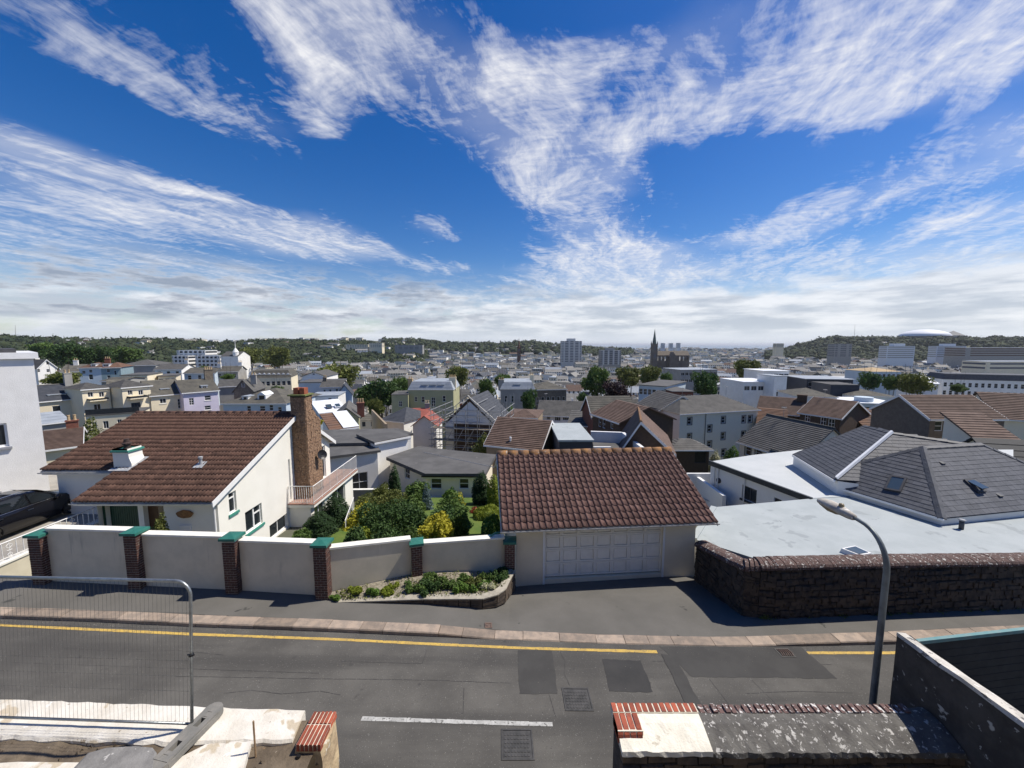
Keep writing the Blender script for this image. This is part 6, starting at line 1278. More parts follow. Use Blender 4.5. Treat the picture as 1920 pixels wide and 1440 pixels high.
wa = thing('white_annex', 'white two-storey annex with wide window beside the balcony', 'building', AZ(670, 900, -5)); ro = [(560, 860), (618, 856), (714, 844), (700, 828), (590, 836)]; z_ = -1.6; slab(ro, z_, .2, 'flat_roof', 'felt_grey', wa); ip = inset_pts(poly_px(ro, z_), .3); a, b = ip[1].copy(), ip[2].copy(); a.z = b.z = 0; Ra = (b-a); La = Ra.length; Ra.normalize(); q = MB(); hh = [px_hole(a, Ra, 641, 912, 689, 880)]
hh = [(hh[0][0], hh[0][1], -5.1, -3.4)]; wall(q, a, Ra, La, -8, [(0, z_-.15), (La, z_-.15)], hh); c = ip[3]; q.face([(b.x, b.y, -8), (c.x, c.y, -8), (c.x, c.y, z_-.15), (b.x, b.y, z_-.15)]); q.face([(ip[0].x, ip[0].y, -8), (a.x, a.y, -8), (a.x, a.y, z_-.15), (ip[0].x, ip[0].y, z_-.15)]); q.build('wall', 'w_white', wa); window(wa, a, Ra, hh[0], 3, 2)
dk = thing('felt_roof_range', 'long dark felt-roofed range behind the stone chimney', 'building', AZ(690, 815, -5)); ro = [(585, 832), (690, 830), (700, 822), (775, 812), (745, 803), (600, 806)]; slab(ro, -1.3, .25, 'flat_roof', 'felt_grey', dk); skirt(inset_pts(poly_px(ro, -1.3), .25), -7, -1.5, 'wall', 'w_white', dk)
gb_ = thing('garden_back_wall', 'grey garden wall with white coping behind the yellow shrubs', 'wall', AZ(680, 940, -3.2)); a, b = AZ(606, 919, -3.0), AZ(742, 917, -3.0); d = (b-a).normalized(); q = MB(); q.obox(Vector((a.x, a.y, 0)), d, ZU, d.cross(ZU), (0, (b-a).length), (-5.5, -3.07), (-.2, 0)); q.build('wall', 'grey_render', gb_); q = MB(); q.obox(Vector((a.x, a.y, 0)), d, ZU, d.cross(ZU), (-.05, (b-a).length+.05), (-3.068, -3.0), (-.24, .04)); q.build('coping', 'coping_white', gb_)
gb_ = thing('low_white_kerb_wall', 'low white coping in front of the care home windows', 'wall', AZ(860, 935, -4.6)); a, b = AZ(800, 932, -4.4), AZ(900, 931, -4.4); d = (b-a).normalized(); q = MB(); q.obox(Vector((a.x, a.y, 0)), d, ZU, d.cross(ZU), (0, (b-a).length), (-6, -4.4), (-.2, 0)); q.build('wall', 'coping_white', gb_)
# metal-clad box and white roof terrace behind the garage
B = Bld('metal_clad_box', 'dark metal-clad box with pale flat roof behind the garage ridge', 'building', 1049, 31.5, 1111, 31.5, 828, 6.8, 'w_navy'); B.done('flat', rm='membrane', ov=.12, fasc=None)
tr = thing('roof_terrace', 'white-walled roof terrace behind the garage ridge', 'roof terrace', AZ(1150, 830, -2)); p = [AZ(1108, 809, -.9), AZ(1166, 811, -.9), AZ(1206, 842, -.9), AZ(1120, 845, -.9)]
for a, b in ((p[0], p[1]), (p[1], p[2])):
    d = (b-a); L = d.length; d.normalize(); q = MB(); q.obox(Vector((a.x, a.y, 0)), d, ZU, d.cross(ZU), (-.12 if a is p[1] else 0, L), (-6, -.9), (-.3, 0)); q.build('parapet', 'pvc_white', tr)
q = MB(); q.extrude([Vector((v.x, v.y, -6)) for v in reversed(inset_pts(p, .3))], (0, 0, 4.1)); q.build('deck', 'felt_grey', tr)
q = MB(); a = AZ(1112, 838, -1.2); q.box((a.x, a.y-.2, -1.95), (a.x+1.5, a.y, -1.15)); q.build('low_parapet', 'pvc_white', tr)
# ------------------------------------------------------------------ houses on the slope below, one by one
H = 'house'
BIG = dict(fr=.09)
def black_balcony(B, x0, y0, x1, y1, out=1.0):
    h = px_hole(B.A, B.R, x0, y0, x1, y1); O = Vector((B.A.x, B.A.y, 0)); q = MB(); q.obox(O, B.R, ZU, B.N, (h[0], h[1]), (h[2]-.16, h[2]), (.002, out)); bo_ = q.build('balcony', B.wm, B.t); q = MB()
    q.obox(O, B.R, ZU, B.N, (h[0], h[1]), (h[2]+.003, h[3]), (out-.04, out-.005)); q.obox(O, B.R, ZU, B.N, (h[0], h[0]+.04), (h[2]+.003, h[3]), (.002, out-.045)); q.obox(O, B.R, ZU, B.N, (h[1]-.04, h[1]), (h[2]+.003, h[3]), (.002, out-.045)); q.build('balustrade', 'black_board', bo_)
# left terrace
B = Bld('terrace_house', 'cream house with dark blue slate roof and white dormer at terrace end', H, 66, 58.5, 153, 63, 753, 8, 'w_cream'); B.win('f', 100, 782, 114, 760, 1, 2, sill='coping_white').win('f', 139, 786, 150, 757, 2, 4); B.done('gx', 3.0, 'slate_dark', courses=16, ridgem='slate_grey', ry=722); B.aerial(B.L-.3, 3.6, B.ze+B.rise+1.0); B.dormer(94, 749.5, 121, 739, 1.0, 3); B.chimney(.4, 3.6, .9, .6, 1.6, B.ze+B.rise, 'w_stone'); B.chimney(B.L-.2, 3.6, .9, .6, 1.8, B.ze+B.rise, 'w_grey')
B = Bld('terrace_house', 'cream hipped bay house with black balcony, leftmost of two alike', H, 153, 60.2, 206, 63.2, 731, 6, 'w_cream'); B.wins('f', [(165, 745, 174, 734.5), (186, 745, 195, 734.5)], 2, 1).win('f', 177, 773, 189, 757, 2, 1); B.done('hip', 1.6, 'slate_grey', courses=10, ry=717); black_balcony(B, 163, 751, 198, 744.5)
B = Bld('terrace_house', 'narrow cream link house with grey slate roof between the balconied bays', H, 206, 64.5, 228, 65.5, 747, 7, 'w_cream'); B.win('f', 215, 750, 221, 746.9-0+2, 2, 1) if False else B.win('f', 214.5, 769, 222, 763.5, 2, 1); B.done('gx', 3.2, 'slate_moss', courses=14, ry=712); B.dormer(215, 751.5, 221, 747, .6, 2)
B = Bld('terrace_house', 'cream hipped bay house with black balcony beside the mossy roof', H, 228, 62.2, 282, 65.7, 727.5, 6, 'w_cream'); B.wins('f', [(240, 741, 248, 731), (260, 741, 268, 731)], 2, 1).win('f', 247, 770, 263, 754, 3, 1, frame='frame_dark'); B.done('hip', 1.6, 'slate_grey', courses=10, ry=711.5); black_balcony(B, 238, 747, 270, 740)
B = Bld('terrace_house', 'cream house with mossy grey roof next to the lilac house', H, 282, 65.4, 343, 69, 741.5, 8, 'w_cream'); B.win('f', 300, 757, 311, 747, 2, 1, sill='coping_white').win('f', 334, 766, 342, 747, 2, 3); B.done('gx', 3.3, 'slate_moss', courses=16, ry=712); B.dormer(304, 735.5, 315, 729, 1.1, 2)
B = Bld('terrace_house', 'lilac painted house with grey roof and arched window', H, 343, 67.2, 409, 71.2, 736, 8, 'w_lilac'); B.win('f', 355, 760, 363, 746, 2, 3).wins('f', [(384, 751, 395, 741), (384, 769, 395, 760)], 1, 2, sill='coping_white'); B.done('gx', 3.0, 'slate_moss', courses=16, ry=711); B.aerial(B.L-.3, 3.8, B.ze+B.rise+1.0); B.dormer(380, 730, 387, 723.5, .9, 2); B.chimney(B.L-.3, 3.8, 1.3, .6, 1.7, B.ze+B.rise, 'w_stone', 4)
B = Bld('terrace_annex', 'long low cream annex with roof terrace under the balconied bays', H, 160, 55, 262, 58, 781, 5.5, 'w_cream'); B.wins('f', [(173, 806, 181, 791), (194, 804, 203, 789), (220, 795, 228, 786)], 2, 1); B.done('flat', rm='felt_grey', ov=.1, fasc=None)
q = MB(); O = Vector((B.A.x, B.A.y, 0)); q.obox(O, B.R, ZU, B.N, (0, B.L), (B.ze+.17, B.ze+.95), (-.12, -.06)); q.build('balustrade', 'black_board', B.t)
B = Bld('rear_extension', 'lean-to with grey sheet roof below the cream end house', H, 80, 52, 128, 54, 795, 5, 'w_grey'); B.done('mono', .9, 'lead_roof', courses=4)
B = Bld('brown_roofed_house', 'low house with ribbed brown roof left of the long brown roof', H, 60, 33, 150, 35, 846, 8, 'w_cream'); B.done('gx', 2.1, 'pan_brown', courses=16, barge='pvc_white', lip=.05, ry=805); B.chimney(B.L-.5, 4.2, .8, .6, 1.2, B.ze+B.rise-.5, 'w_brick_red', 2)
B = Bld('hipped_villa', 'villa with big grey hipped roof and small dormers behind the brown roof', H, 418, 60, 536, 60, 757, 11, 'w_blue'); B.wins('f', [(463, 772, 470, 761), (487, 771, 497, 761), (505, 770, 512, 759), (521, 772, 528, 763)], 1, 2); B.done('hip', 3.2, 'slate_moss', courses=18, inset=1, ry=727); B.dormer(456, 750, 463, 744, 1.2, 1); B.dormer(485, 750, 496, 741, 1.2, 1, gable=True, rm='roof_white')
B = Bld('stone_house', 'rough stone gable house half covered by dark scaffold', H, 438, 78, 474, 79, 733, 8, 'w_stone'); B.win('f', 453, 726, 459, 718, 1, 2); B.done('gy', 3.0, 'slate_grey', courses=10, ry=712); B.chimney(B.L-.3, 2, 1, .6, 1.6, B.ze+B.rise-.8, 'w_grey', 2)
B = Bld('slate_house', 'long grey-roofed house behind the stone gable', H, 410, 84, 452, 86, 725, 8, 'w_grey'); B.done('gx', 2.4, 'slate_grey', courses=12, ry=711)
B = Bld('mansard_building', 'cream building with eight white arched dormers in brown mansard', 'building', 467, 120, 546, 124, 709, 12, 'w_cream'); B.row('f', 8, 1.2, 2.6, 1.0); B.done('mansard', 2.3, 'slate_moss', courses=8); [B.dormer(474.5+i*9.0, 707.5, 480+i*9.0, 702, .3, 1, gable=True, rm='pvc_white') for i in range(8)]
# centre
B = Bld('white_roofed_house', 'house with glaring white sheet roof and two roof windows', H, 600, 57, 648, 59.5, 774, 8, 'w_blue'); B.done('gx', 2.2, 'roof_white', courses=8, lip=.015, ry=750); B.skylight(613, 758.5, 620, 766, 2.2, 8); B.skylight(629, 756.5, 636.5, 764.5, 2.2, 8, m='roof_white')
B = Bld('cream_gable_house', 'cream gabled house with dark roof and brick chimney by the white roof', H, 628, 50, 672, 51, 784, 7, 'w_sage'); B.done('gy', 2.0, 'slate_grey', courses=8, ry=764); B.chimney(B.L+.3, 1.5, .9, .7, 1.6, B.ze, 'w_brick_red', 3)
B = Bld('orange_roof_shed', 'small building half orange tiles half white roof below the cream gable', 'building', 622, 41, 668, 42.5, 806, 5, 'w_white'); B.done('mono', .9, 'pan_orange', courses=8); q = MB(); P = lambda a, d, z: Vector((B.A.x, B.A.y, 0))+B.R*a-B.N*d+ZU*z; q.extrude([P(B.L*.45, -.26, B.ze+.10), P(B.L+.27, -.26, B.ze+.10), P(B.L+.27, 5.27, B.ze+1.10), P(B.L*.45, 5.27, B.ze+1.10)], (0, 0, .03)); q.build('white_sheet', 'roof_white', B.roof)
B = Bld('white_house', 'white house with three dark windows under a grey roof', H, 601, 84, 640, 85, 726, 7, 'w_white'); B.wins('f', [(606.5, 738, 610.5, 730.5), (617, 737, 621.5, 730), (629.5, 736, 634, 729)], 1, 2); B.done('gx', 1.2, 'slate_grey', courses=6); B.chimney(.3, 3, .7, .6, 1.2, B.ze+B.rise-.6, 'w_stone')
B = Bld('white_house', 'white gabled house with arched window beside the road trees', H, 633, 78, 660, 79, 740, 7, 'w_blue'); B.win('f', 641, 746, 647, 740, 2, 1); B.done('gy', 1.9, 'slate_dark', courses=8)
B = Bld('white_flat_extension', 'white flat-roofed extension above the glaring white roof', H, 578, 69, 634, 70, 744, 6, 'w_white'); B.wins('f', [(615, 749.5, 622, 746), (627, 750, 634, 747)], 1, 1); B.done('flat', rm='lead_roof', ov=.1, fasc=None)
B = Bld('white_gable_hall', 'low white gabled hall with flat wings above the chimney', 'building', 566, 112, 611, 113, 706, 12, 'w_white'); B.win('f', 586, 703, 590, 700, 1, 1); B.done('gy', 1.7, 'slate_grey', courses=8, ry=697)
B = Bld('white_flat_block', 'stepped white flat block below the white gabled hall', 'building', 560, 98, 636, 100, 718, 9, 'w_white'); B.done('flat', rm='felt_grey', ov=.15)
B = Bld('sage_villa', 'sage green villa with mansard dormers and arched door', H, 765, 86, 850, 86, 731.5, 10, 'w_sage'); B.wins('f', [(777.5, 753, 782.5, 744), (790.5, 754, 796, 743.5), (830, 753, 835.5, 742)], 1, 2).win('f', 809, 762, 816, 745, 2, 3); B.done('mansard', 1.9, 'lead_roof', courses=6); [B.dormer(x, 729, x+8, 722, .35, 1, rm='lead_roof') for x in (792, 808, 823)]; B.chimney(.3, 1.2, 1.0, .8, 2.4, B.ze, 'pot_buff', 2); B.chimney(B.L-.6, 3, 1.6, .8, 2.6, B.ze, 'w_cream', 5)
B = Bld('sage_annex', 'sage green two-storey annex beside the villa', H, 734, 84, 765, 84.5, 741, 7, 'w_sage'); B.win('f', 748, 762.5, 754, 752, 2, 2); B.done('flat', rm='felt_grey', ov=.1, fasc=None)
B = Bld('red_roofed_house', 'cream bungalow with red tiled roof in front of the sage villa', H, 757, 67, 804, 68, 787, 7, 'w_cream'); B.done('gx', 2.1, 'pan_red', courses=12, ov=.3, ry=765); B.aerial(B.L-.2, 3.5, B.ze+B.rise); B.chimney(B.L-.2, 3.5, .8, .7, 1.3, B.ze+B.rise-.5, 'w_grey', 2)
B = Bld('red_gabled_wing', 'small red-roofed gabled wing beside the scaffolding', H, 774, 61, 818, 61, 797, 5, 'w_white'); B.done('gy', 1.5, 'pan_red', courses=8, ov=.3)
B = Bld('slate_bungalow', 'small bungalow with dark slate hip roof by the lane', H, 713, 66, 757, 64, 788, 8, 'w_white'); B.done('hip', 2.1, 'slate_dark', courses=12, ry=763)
ln = thing('lane_wall', 'tall tan wall along the lane beside the slate bungalow', 'wall', AY(715, 800, 52)-ZU*4); q = MB(); a, b = AY(696, 768, 68), AY(722, 795, 48); q.hexa([(a.x, a.y, -14), (b.x, b.y, -14), (b.x+.3, b.y, -14), (a.x+.3, a.y, -14), (a.x, a.y, a.z), (b.x, b.y, b.z), (b.x+.3, b.y, b.z), (a.x+.3, a.y, a.z)]); q.build('wall', 'w_tan', ln)
# scaffolded house
B = Bld('scaffolded_house', 'half-built house with white membrane gable wrapped in scaffolding', H, 836, 54, 928, 52.5, 792, 9, 'w_brick_brown'); B.wins('f', [(876, 832, 886, 822), (876, 850, 886, 838)], 1, 1); B.done('gy', 3.3, 'slate_dark', courses=12, ov=.3, ry=746)
q = MB(); P = lambda a, d, z: Vector((B.A.x, B.A.y, 0))+B.R*a-B.N*d+ZU*z; q.extrude([P(.1, -.03, B.ze-.1), P(B.L-.1, -.03, B.ze-.1), P(B.L/2, -.03, B.ze+3.1)], B.N*.02); q.build('membrane', 'roof_white', B.t); q = MB(); q.obox(P(0, 0, 0), B.R, ZU, B.N, (0, B.L*.16), (B.base, B.ze-.1), (.003, .1)); q.build('pilaster', 'w_white', B.t)
for i, (y, w_) in enumerate(((.7, .5), (1.5, .4), (2.3, .4))): B.skylight(823+i*2, 765-i*6, 829+i*2, 769-i*6, 3.3, 9) if False else None
scf = thing('scaffolding', 'steel pole scaffolding around the half-built house', 'scaffolding', P(B.L/2, -1.3, B.base+1))
def pole(a, b, r=.045, nm='scaffold_pole'): q = MB(); q.tube([a, b], r, 5); q.build(nm, 'steel_pole', scf)
for a in np.linspace(-1.6, B.L+1.3, 7):
    for d in (-1.5, -.5): pole(P(a, d, B.base), P(a, d, B.ze+random.uniform(1.6, 3.2)))
for d in (1.5, 4, 6.5): pole(P(-1.6, d, B.base), P(-1.6, d, B.ze+2.2)); pole(P(B.L+1.3, d, B.base), P(B.L+1.3, d, B.ze+B.rise))
for z in (-3.9, -3.1, -2.2, -1.4, -.5, .3, 1.2, 2.0):
    for d in (-1.5, -.5): pole(P(-2.0, d, B.ze+z), P(B.L+1.9, d, B.ze+z))
    pole(P(B.L+1.3, -1.8, B.ze+z), P(B.L+1.3, 7, B.ze+z)); pole(P(-1.6, -1.8, B.ze+z), P(-1.6, 7, B.ze+z))
for a in (0, 1.5, 3, 4.5): pole(P(a, -1.55, B.ze-3.5), P(a+1.6, -1.55, B.ze-.6))
for z in (-2.3, -.6): q = MB(); q.obox(P(-1.8, -1.4, B.ze+z), B.R, -B.N, ZU, (0, B.L+3.2), (0, .85), (0, .05)); q.build('scaffold_board', 'board_tan', scf)
for s_ in (0, 1):
    for k in range(4): t = k/3; pole(P(B.L/2*t if s_ else B.L-B.L/2*t, -.9, B.ze+3.3*t+.7), P(B.L/2*t if s_ else B.L-B.L/2*t, 5, B.ze+3.3*t+.7))
    pole(P(-1.2 if s_ else B.L+1.2, -.9, B.ze+.0), P(B.L/2, -.9, B.ze+4.1))
B = Bld('grey_villa', 'grey stucco villa with mansard attic and stone chimneys', H, 938, 94, 1003, 94, 730, 11, 'w_grey'); B.wins('f', [(946, 754, 951.5, 742), (959, 754, 964, 742), (975, 754, 980, 742)], 1, 2); B.done('mansard', 1.8, 'lead_roof', courses=6); B.dormer(964, 726, 974, 721.5, .4, 2); B.chimney(.2, 1, 1.4, .8, 2.2, B.ze, 'w_grey', 3); B.chimney(B.L-.5, 6, 1, .8, 3.0, B.ze, 'w_cream', 2)
B = Bld('grey_villa_wing', 'dark shaded wing of the grey villa with pillared windows', H, 1003, 95, 1062, 96, 731, 10, 'w_stone'); B.row('f', 6, 1.8, 3.8, .8); B.done('hip', 1.6, 'slate_moss', courses=6)
B = Bld('long_slate_house', 'long white house with broad grey slate roof and ribbon windows', H, 1008, 68, 1092, 66.5, 778, 9, 'w_white'); B.wins('f', [(1025, 787, 1032, 781), (1040, 789, 1051, 781), (1055, 788, 1067, 780), (1073, 786, 1082, 778.5)], 3, 1); B.done('gx', 2.5, 'slate_grey', courses=14, ry=751); B.aerial(1.0, 4.5, B.ze+B.rise); B.aerial(B.L-1.5, 4.5, B.ze+B.rise)
B = Bld('slate_lean_to', 'grey slate lean-to roof in front of the long white house', H, 1066, 56, 1112, 55, 796, 5, 'w_grey'); B.done('mono', 1.2, 'slate_grey', courses=8)
B = Bld('hipped_brown_cottage', 'small brown hipped roof peeping over the brown tiled house', H, 948, 58, 1006, 57, 782, 7, 'w_tan'); B.done('hip', 1.5, 'pan_brown', courses=10, ry=767)
B = Bld('brown_tiled_house', 'brown pantiled house with tan gable behind the garage', H, 912, 36.3, 1013, 34.3, 832, 6.4, 'w_tan'); B.done('gx', 1.95, 'pan_brown', courses=17, barge='pvc_white', lip=.05, ov=.2, ry=784.5); 
q = MB(); a = AP(957, 827, B.A+ZU*(B.ze+.1), (B.N*.6+ZU).normalized()); q.lathe(a-ZU*.2, [(.08, 0), (.08, .45), (.12, .47), (.10, .6)], 8); q.build('roof_vent', 'pvc_white', B.roof)
B = Bld('brown_gable_house', 'house with dark brown gable and orange ridge right of the roof terrace', H, 1166, 33.6, 1262, 32.4, 841, 7.2, 'w_brick_brown'); B.done('gy', 2.5, 'pan_brown', courses=14, barge='pvc_white', lip=.05, peak=.36, ridgem='ridge_orange')
B = Bld('brown_terrace_house', 'brown-tiled terraced house with three white windows facing the garages', H, 1112, 46.5, 1163, 41, 775, 7, 'w_brick_brown'); B.wins('f', [(1121.5, 799, 1127, 784.5), (1129, 802, 1135, 787.5), (1144, 803, 1150, 788.5)], 1, 2); B.done('gx', 2.1, 'pan_brown', courses=16, lip=.05, ry=756)
B = Bld('brick_gable_house', 'red brick gable end with mossy roof behind the brown terrace', H, 1092, 58, 1112, 52.5, 768, 6, 'w_brick_red'); B.done('gy', 2.4, 'slate_moss', courses=10, barge='pvc_white')
B = Bld('cream_flats', 'three-storey cream block of flats with grey hipped slate roof', 'flats', 1275, 56.5, 1421, 60.5, 777, 9, 'w_block')
B.wins('f', [(1289, 796, 1297, 783), (1352.5, 793.5, 1360, 781), (1391, 792.5, 1398, 779.5), (1403, 792, 1410.5, 779), (1327, 809.5, 1334.5, 797), (1289, 826.5, 1296.5, 813), (1352, 824, 1359.5, 811), (1390, 821.5, 1397.5, 808.5), (1326.5, 838.5, 1334, 827), (1353, 855, 1360.5, 842), (1391, 850, 1398, 838)], 1, 2, surround='surround_grey'); B.wm_('l', B.D*.55, B.D*.55+.9, .9, 2.3, surround='surround_grey'); B.wm_('l', B.D*.55, B.D*.55+.9, 3.6, 5.0, surround='surround_grey'); B.done('hip', 2.6, 'slate_grey', courses=16, inset=.8, ry=741); B.aerial(B.L-2, 4.5, B.ze+B.rise); B.aerial(4, 4.5, B.ze+B.rise)
q = MB(); O = Vector((B.A.x, B.A.y, 0))+B.R*(1321-1275)/146*B.L; q.tube([O+B.N*.06+ZU*(B.ze-7.5), O+B.N*.06+ZU*B.ze], .05, 6); q.build('downpipe', 'surround_grey', B.t)
B = Bld('cream_flats_wing', 'tall white gabled wing with dark slate roof beside the cream flats', 'flats', 1187, 68, 1225, 60.5, 762, 9.5, 'w_block'); B.win('f', 1212, 785, 1217, 772, 1, 2); B.done('gx', 3.0, 'slate_grey', courses=14, barge='w_block', ry=736.5)
B = Bld('flats_porch', 'brown porch with grey hipped roof at the foot of the flats', 'porch', 1260, 45, 1330, 45, 843, 3.4, 'w_brick_brown'); B.win('f', 1302, 868, 1325, 846, 1, 1, frame='frame_dark', glass='black_plastic', name='doorway'); B.done('hip', .9, 'slate_grey', courses=6, ov=.35)
B = Bld('mossy_slate_house', 'low cream house with mossy slate roof behind the white wing', H, 1387, 46, 1500, 38.5, 827, 8, 'w_block'); B.wins('f', [(1397, 852, 1408, 836), (1416, 856, 1428, 842), (1446, 862, 1458, 846)], 1, 2, surround='surround_grey'); B.done('gx', 2.7, 'slate_grey', courses=20, lip=.045, ridgem='slate_moss', ry=789); B.aerial(2, 4, B.ze+B.rise)
B = Bld('brown_brick_house', 'dark brown brick house with ribbed tile roof and three white windows', H, 1500, 57, 1577, 52.5, 773, 8, 'w_brick_brown'); B.wins('f', [(1508.5, 790, 1519.5, 777), (1537.5, 797, 1549.5, 783), (1552, 801, 1565.5, 786.5)], 2, 2); B.done('gx', 2.6, 'pan_brown', courses=16, barge='pvc_white', lip=.06, ry=748); B.aerial(1.2, 4, B.ze+B.rise)
B = Bld('brown_brick_house', 'brown-roofed house with square brick chimney left of the three white windows', H, 1420, 68, 1503, 64, 771, 9, 'w_brick_brown'); B.done('gx', 2.7, 'pan_brown', courses=16, lip=.06, ry=744.5); B.chimney(B.L-.2, 3.8, 1.4, 1.0, 1.2, B.ze+B.rise-.5, 'w_brick_brown', 0)
B = Bld('brown_wing', 'lower brown-tiled wing right beside the cream flats', H, 1421, 59, 1472, 57, 793, 7, 'w_brick_brown'); B.done('gx', 1.9, 'pan_orange', courses=12, lip=.06, ry=766)
B = Bld('orange_roof_link', 'low orange-brown roof between the two dark gables', H, 1622, 54, 1690, 54, 800, 7, 'w_brick_brown'); B.done('gx', 2.0, 'pan_orange', courses=12, lip=.06)
B = Bld('grey_gabled_house', 'big grey-brown gabled house with ribbed brown roof at the right', H, 1744, 37.5, 1884, 37.5, 785, 6.2, 'w_brick_grey'); B.wm_('f', .55, 1.35, .25, 1.25, 1, 2); B.wm_('f', 2.6, 3.1, .2, 1.05, 1, 2); B.done('gx', 2.1, 'pan_brown', courses=16, barge='pvc_white', lip=.06, ov=.15, ry=740)
MATS['w_grey_brick'] = MATS['w_grey']
B = Bld('brown_corner_house', 'brown-tiled house running out of frame at the far right', H, 1868, 43.5, 2060, 40, 783, 8, 'w_block'); B.done('gx', 2.7, 'pan_brown', courses=16, lip=.06, ry=738)
B = Bld('cream_lean_to', 'cream lean-to with brown tiled roof under the big gabled house', H, 1836, 32.5, 1912, 32, 826, 3.4, 'w_block'); B.wm_('f', 2.0, 2.6, .5, 1.3, 1, 2); B.done('mono', 1.7, 'pan_brown', courses=12, lip=.05)
B = Bld('black_shed', 'black-roofed outbuilding at the right edge beyond the slates', 'shed', 1880, 27.5, 2010, 26.5, 884, 5, 'w_block'); B.done('gx', 1.9, 'black_board', courses=6)
# right middle distance
B = Bld('white_flats', 'white curved-roof flats with stepped white terraces', 'flats', 1432, 118, 1480, 118, 696, 10, 'w_white'); B.row('f', 5, .8, 2.0, 1.4, 2, 1).row('f', 5, 3.6, 4.8, 1.4, 2, 1); B.done('flat', rm='roof_white', ov=.3, fasc=None)
B = Bld('white_flats', 'long white flat-roofed block below the curved-roof flats', 'flats', 1395, 104, 1460, 104, 717, 12, 'w_white'); B.row('f', 5, 1.0, 2.2, 1.5, 2, 1); B.done('flat', rm='roof_white', ov=.1, fasc=None)
B = Bld('white_stair_tower', 'plain white tower block beside the dark clad building', 'building', 1452, 100, 1476, 100, 706, 7, 'w_white'); B.wm_('f', .8, 1.4, 4, 5.2); B.done('flat', rm='lead_roof', ov=.05, fasc=None)
B = Bld('dark_clad_building', 'dark clad flat building with ribbon windows', 'building', 1513, 106, 1600, 104, 711, 12, 'w_navy'); B.row('f', 4, .8, 2.0, 2.0, 2, 1); B.done('flat', rm='lead_roof', ov=.5, fasc=None)
B = Bld('navy_block', 'navy blue block below the ribbon windows', 'building', 1558, 96, 1612, 95, 722, 8, 'w_navy'); B.done('flat', rm='felt_grey', ov=.05, fasc=None)
B = Bld('white_mansard_house', 'white house with grey mossy hipped roof behind the brown roofs', H, 1493, 82, 1570, 80, 743, 10, 'w_white'); B.done('hip', 2.3, 'slate_moss', courses=10, ry=727)
B = Bld('mossy_hall', 'broad mossy grey roof with white flat front building', 'building', 1597, 92, 1680, 90, 742, 12, 'w_white'); B.done('hip', 2.2, 'slate_moss', courses=10, ry=728)
B = Bld('white_flat_shop', 'low white flat-roofed building with round rooftop drum', 'building', 1590, 76, 1690, 74, 756, 9, 'w_blue'); B.row('f', 7, .6, 1.6, 1.3, 2, 1); B.done('flat', rm='roof_white', ov=.3, fasc=None); q = MB(); q.lathe(Vector((B.A.x, B.A.y, B.ze+.16))+B.R*4-B.N*2.5, [(1.5, 0), (1.5, .9), (1.4, .92)], 18); q.build('rooftop_drum', 'w_blue', B.roof)
B = Bld('long_white_terrace', 'long white terrace with dark mansard roof and many windows', 'terrace', 1768, 152, 2020, 138, 711, 12, 'w_white'); B.row('f', 20, 1.2, 2.9, 1.0).row('f', 20, 4.4, 6.1, 1.0); B.done('mansard', 2.2, 'slate_dark', courses=5)
B = Bld('pale_office', 'pale blue office with buff flat roof behind the green trees', 'building', 1636, 170, 1690, 170, 697, 14, 'w_blue'); B.row('f', 6, 1.0, 3.0, 1.4, 1, 1).row('f', 6, 4.5, 6.5, 1.4, 1, 1); B.done('hip', 1.5, 'pot_buff', courses=5)
B = Bld('white_sheet_roof', 'white house with bright sheet roof beside the long terrace', H, 1732, 146, 1760, 146, 719, 10, 'w_white'); B.row('f', 3, 1, 2.4, .9); B.done('gx', 2.4, 'roof_white', courses=4)
B = Bld('grey_school', 'grey office block with glazed stair tower', 'building', 1277, 165, 1345, 168, 694, 14, 'w_grey'); B.row('f', 9, 1, 2.4, 1.6, 2, 1).row('f', 9, 4, 5.4, 1.6, 2, 1); B.done('flat', rm='lead_roof', ov=.2, fasc=None)
B = Bld('flat_white_clinic', 'white flat-roofed building with glazed corner behind the flats', 'building', 1198, 92, 1248, 88, 722, 16, 'w_blue'); B.row('f', 6, .8, 2.2, .9, 1, 2); B.done('flat', rm='felt_grey', ov=.3, fasc='pvc_white')
B = Bld('brick_flat_block', 'low brick block with grey flat roof behind the tall gabled wing', 'building', 1262, 84, 1300, 84, 735, 9, 'w_brick_red'); B.row('f', 3, .6, 1.8, 1.0); B.done('flat', rm='felt_grey', ov=.3, fasc=None)
# left, above the terrace
B = Bld('white_gable_house', 'white house with pointed gable and dark porch at the far left', H, 70, 118, 106, 122, 690, 9, 'w_white'); B.win('f', 87, 684, 92, 678, 1, 2); B.win('f', 70.5, 698, 75, 692, 1, 2); B.win('f', 87.5, 698, 93, 692, 1, 2); B.done('gy', 3.2, 'slate_grey', courses=8, barge='pvc_white', ry=674)
B = Bld('cream_cottage', 'cream cottage with grey roof and white chimney above the garden', H, 112, 112, 150, 114, 697, 9, 'w_cream'); B.win('f', 119, 702.5, 128, 698, 2, 1); B.done('gx', 2.6, 'slate_moss', courses=8, ry=683); B.chimney(B.L*.5, 4, 1, .6, 1.6, B.ze+B.rise-.4, 'w_white', 2)
B = Bld('pale_blue_house', 'tall pale blue house of the semi-detached pair', H, 148, 108, 189, 110, 690, 10, 'w_blue'); B.wins('f', [(167, 699, 173, 693), (167, 712, 174, 702), (154, 701, 160, 695)], 1, 2); B.done('hip', 2.4, 'pan_orange', courses=8, ry=679); B.dormer(172, 687, 178, 683, .8, 2)
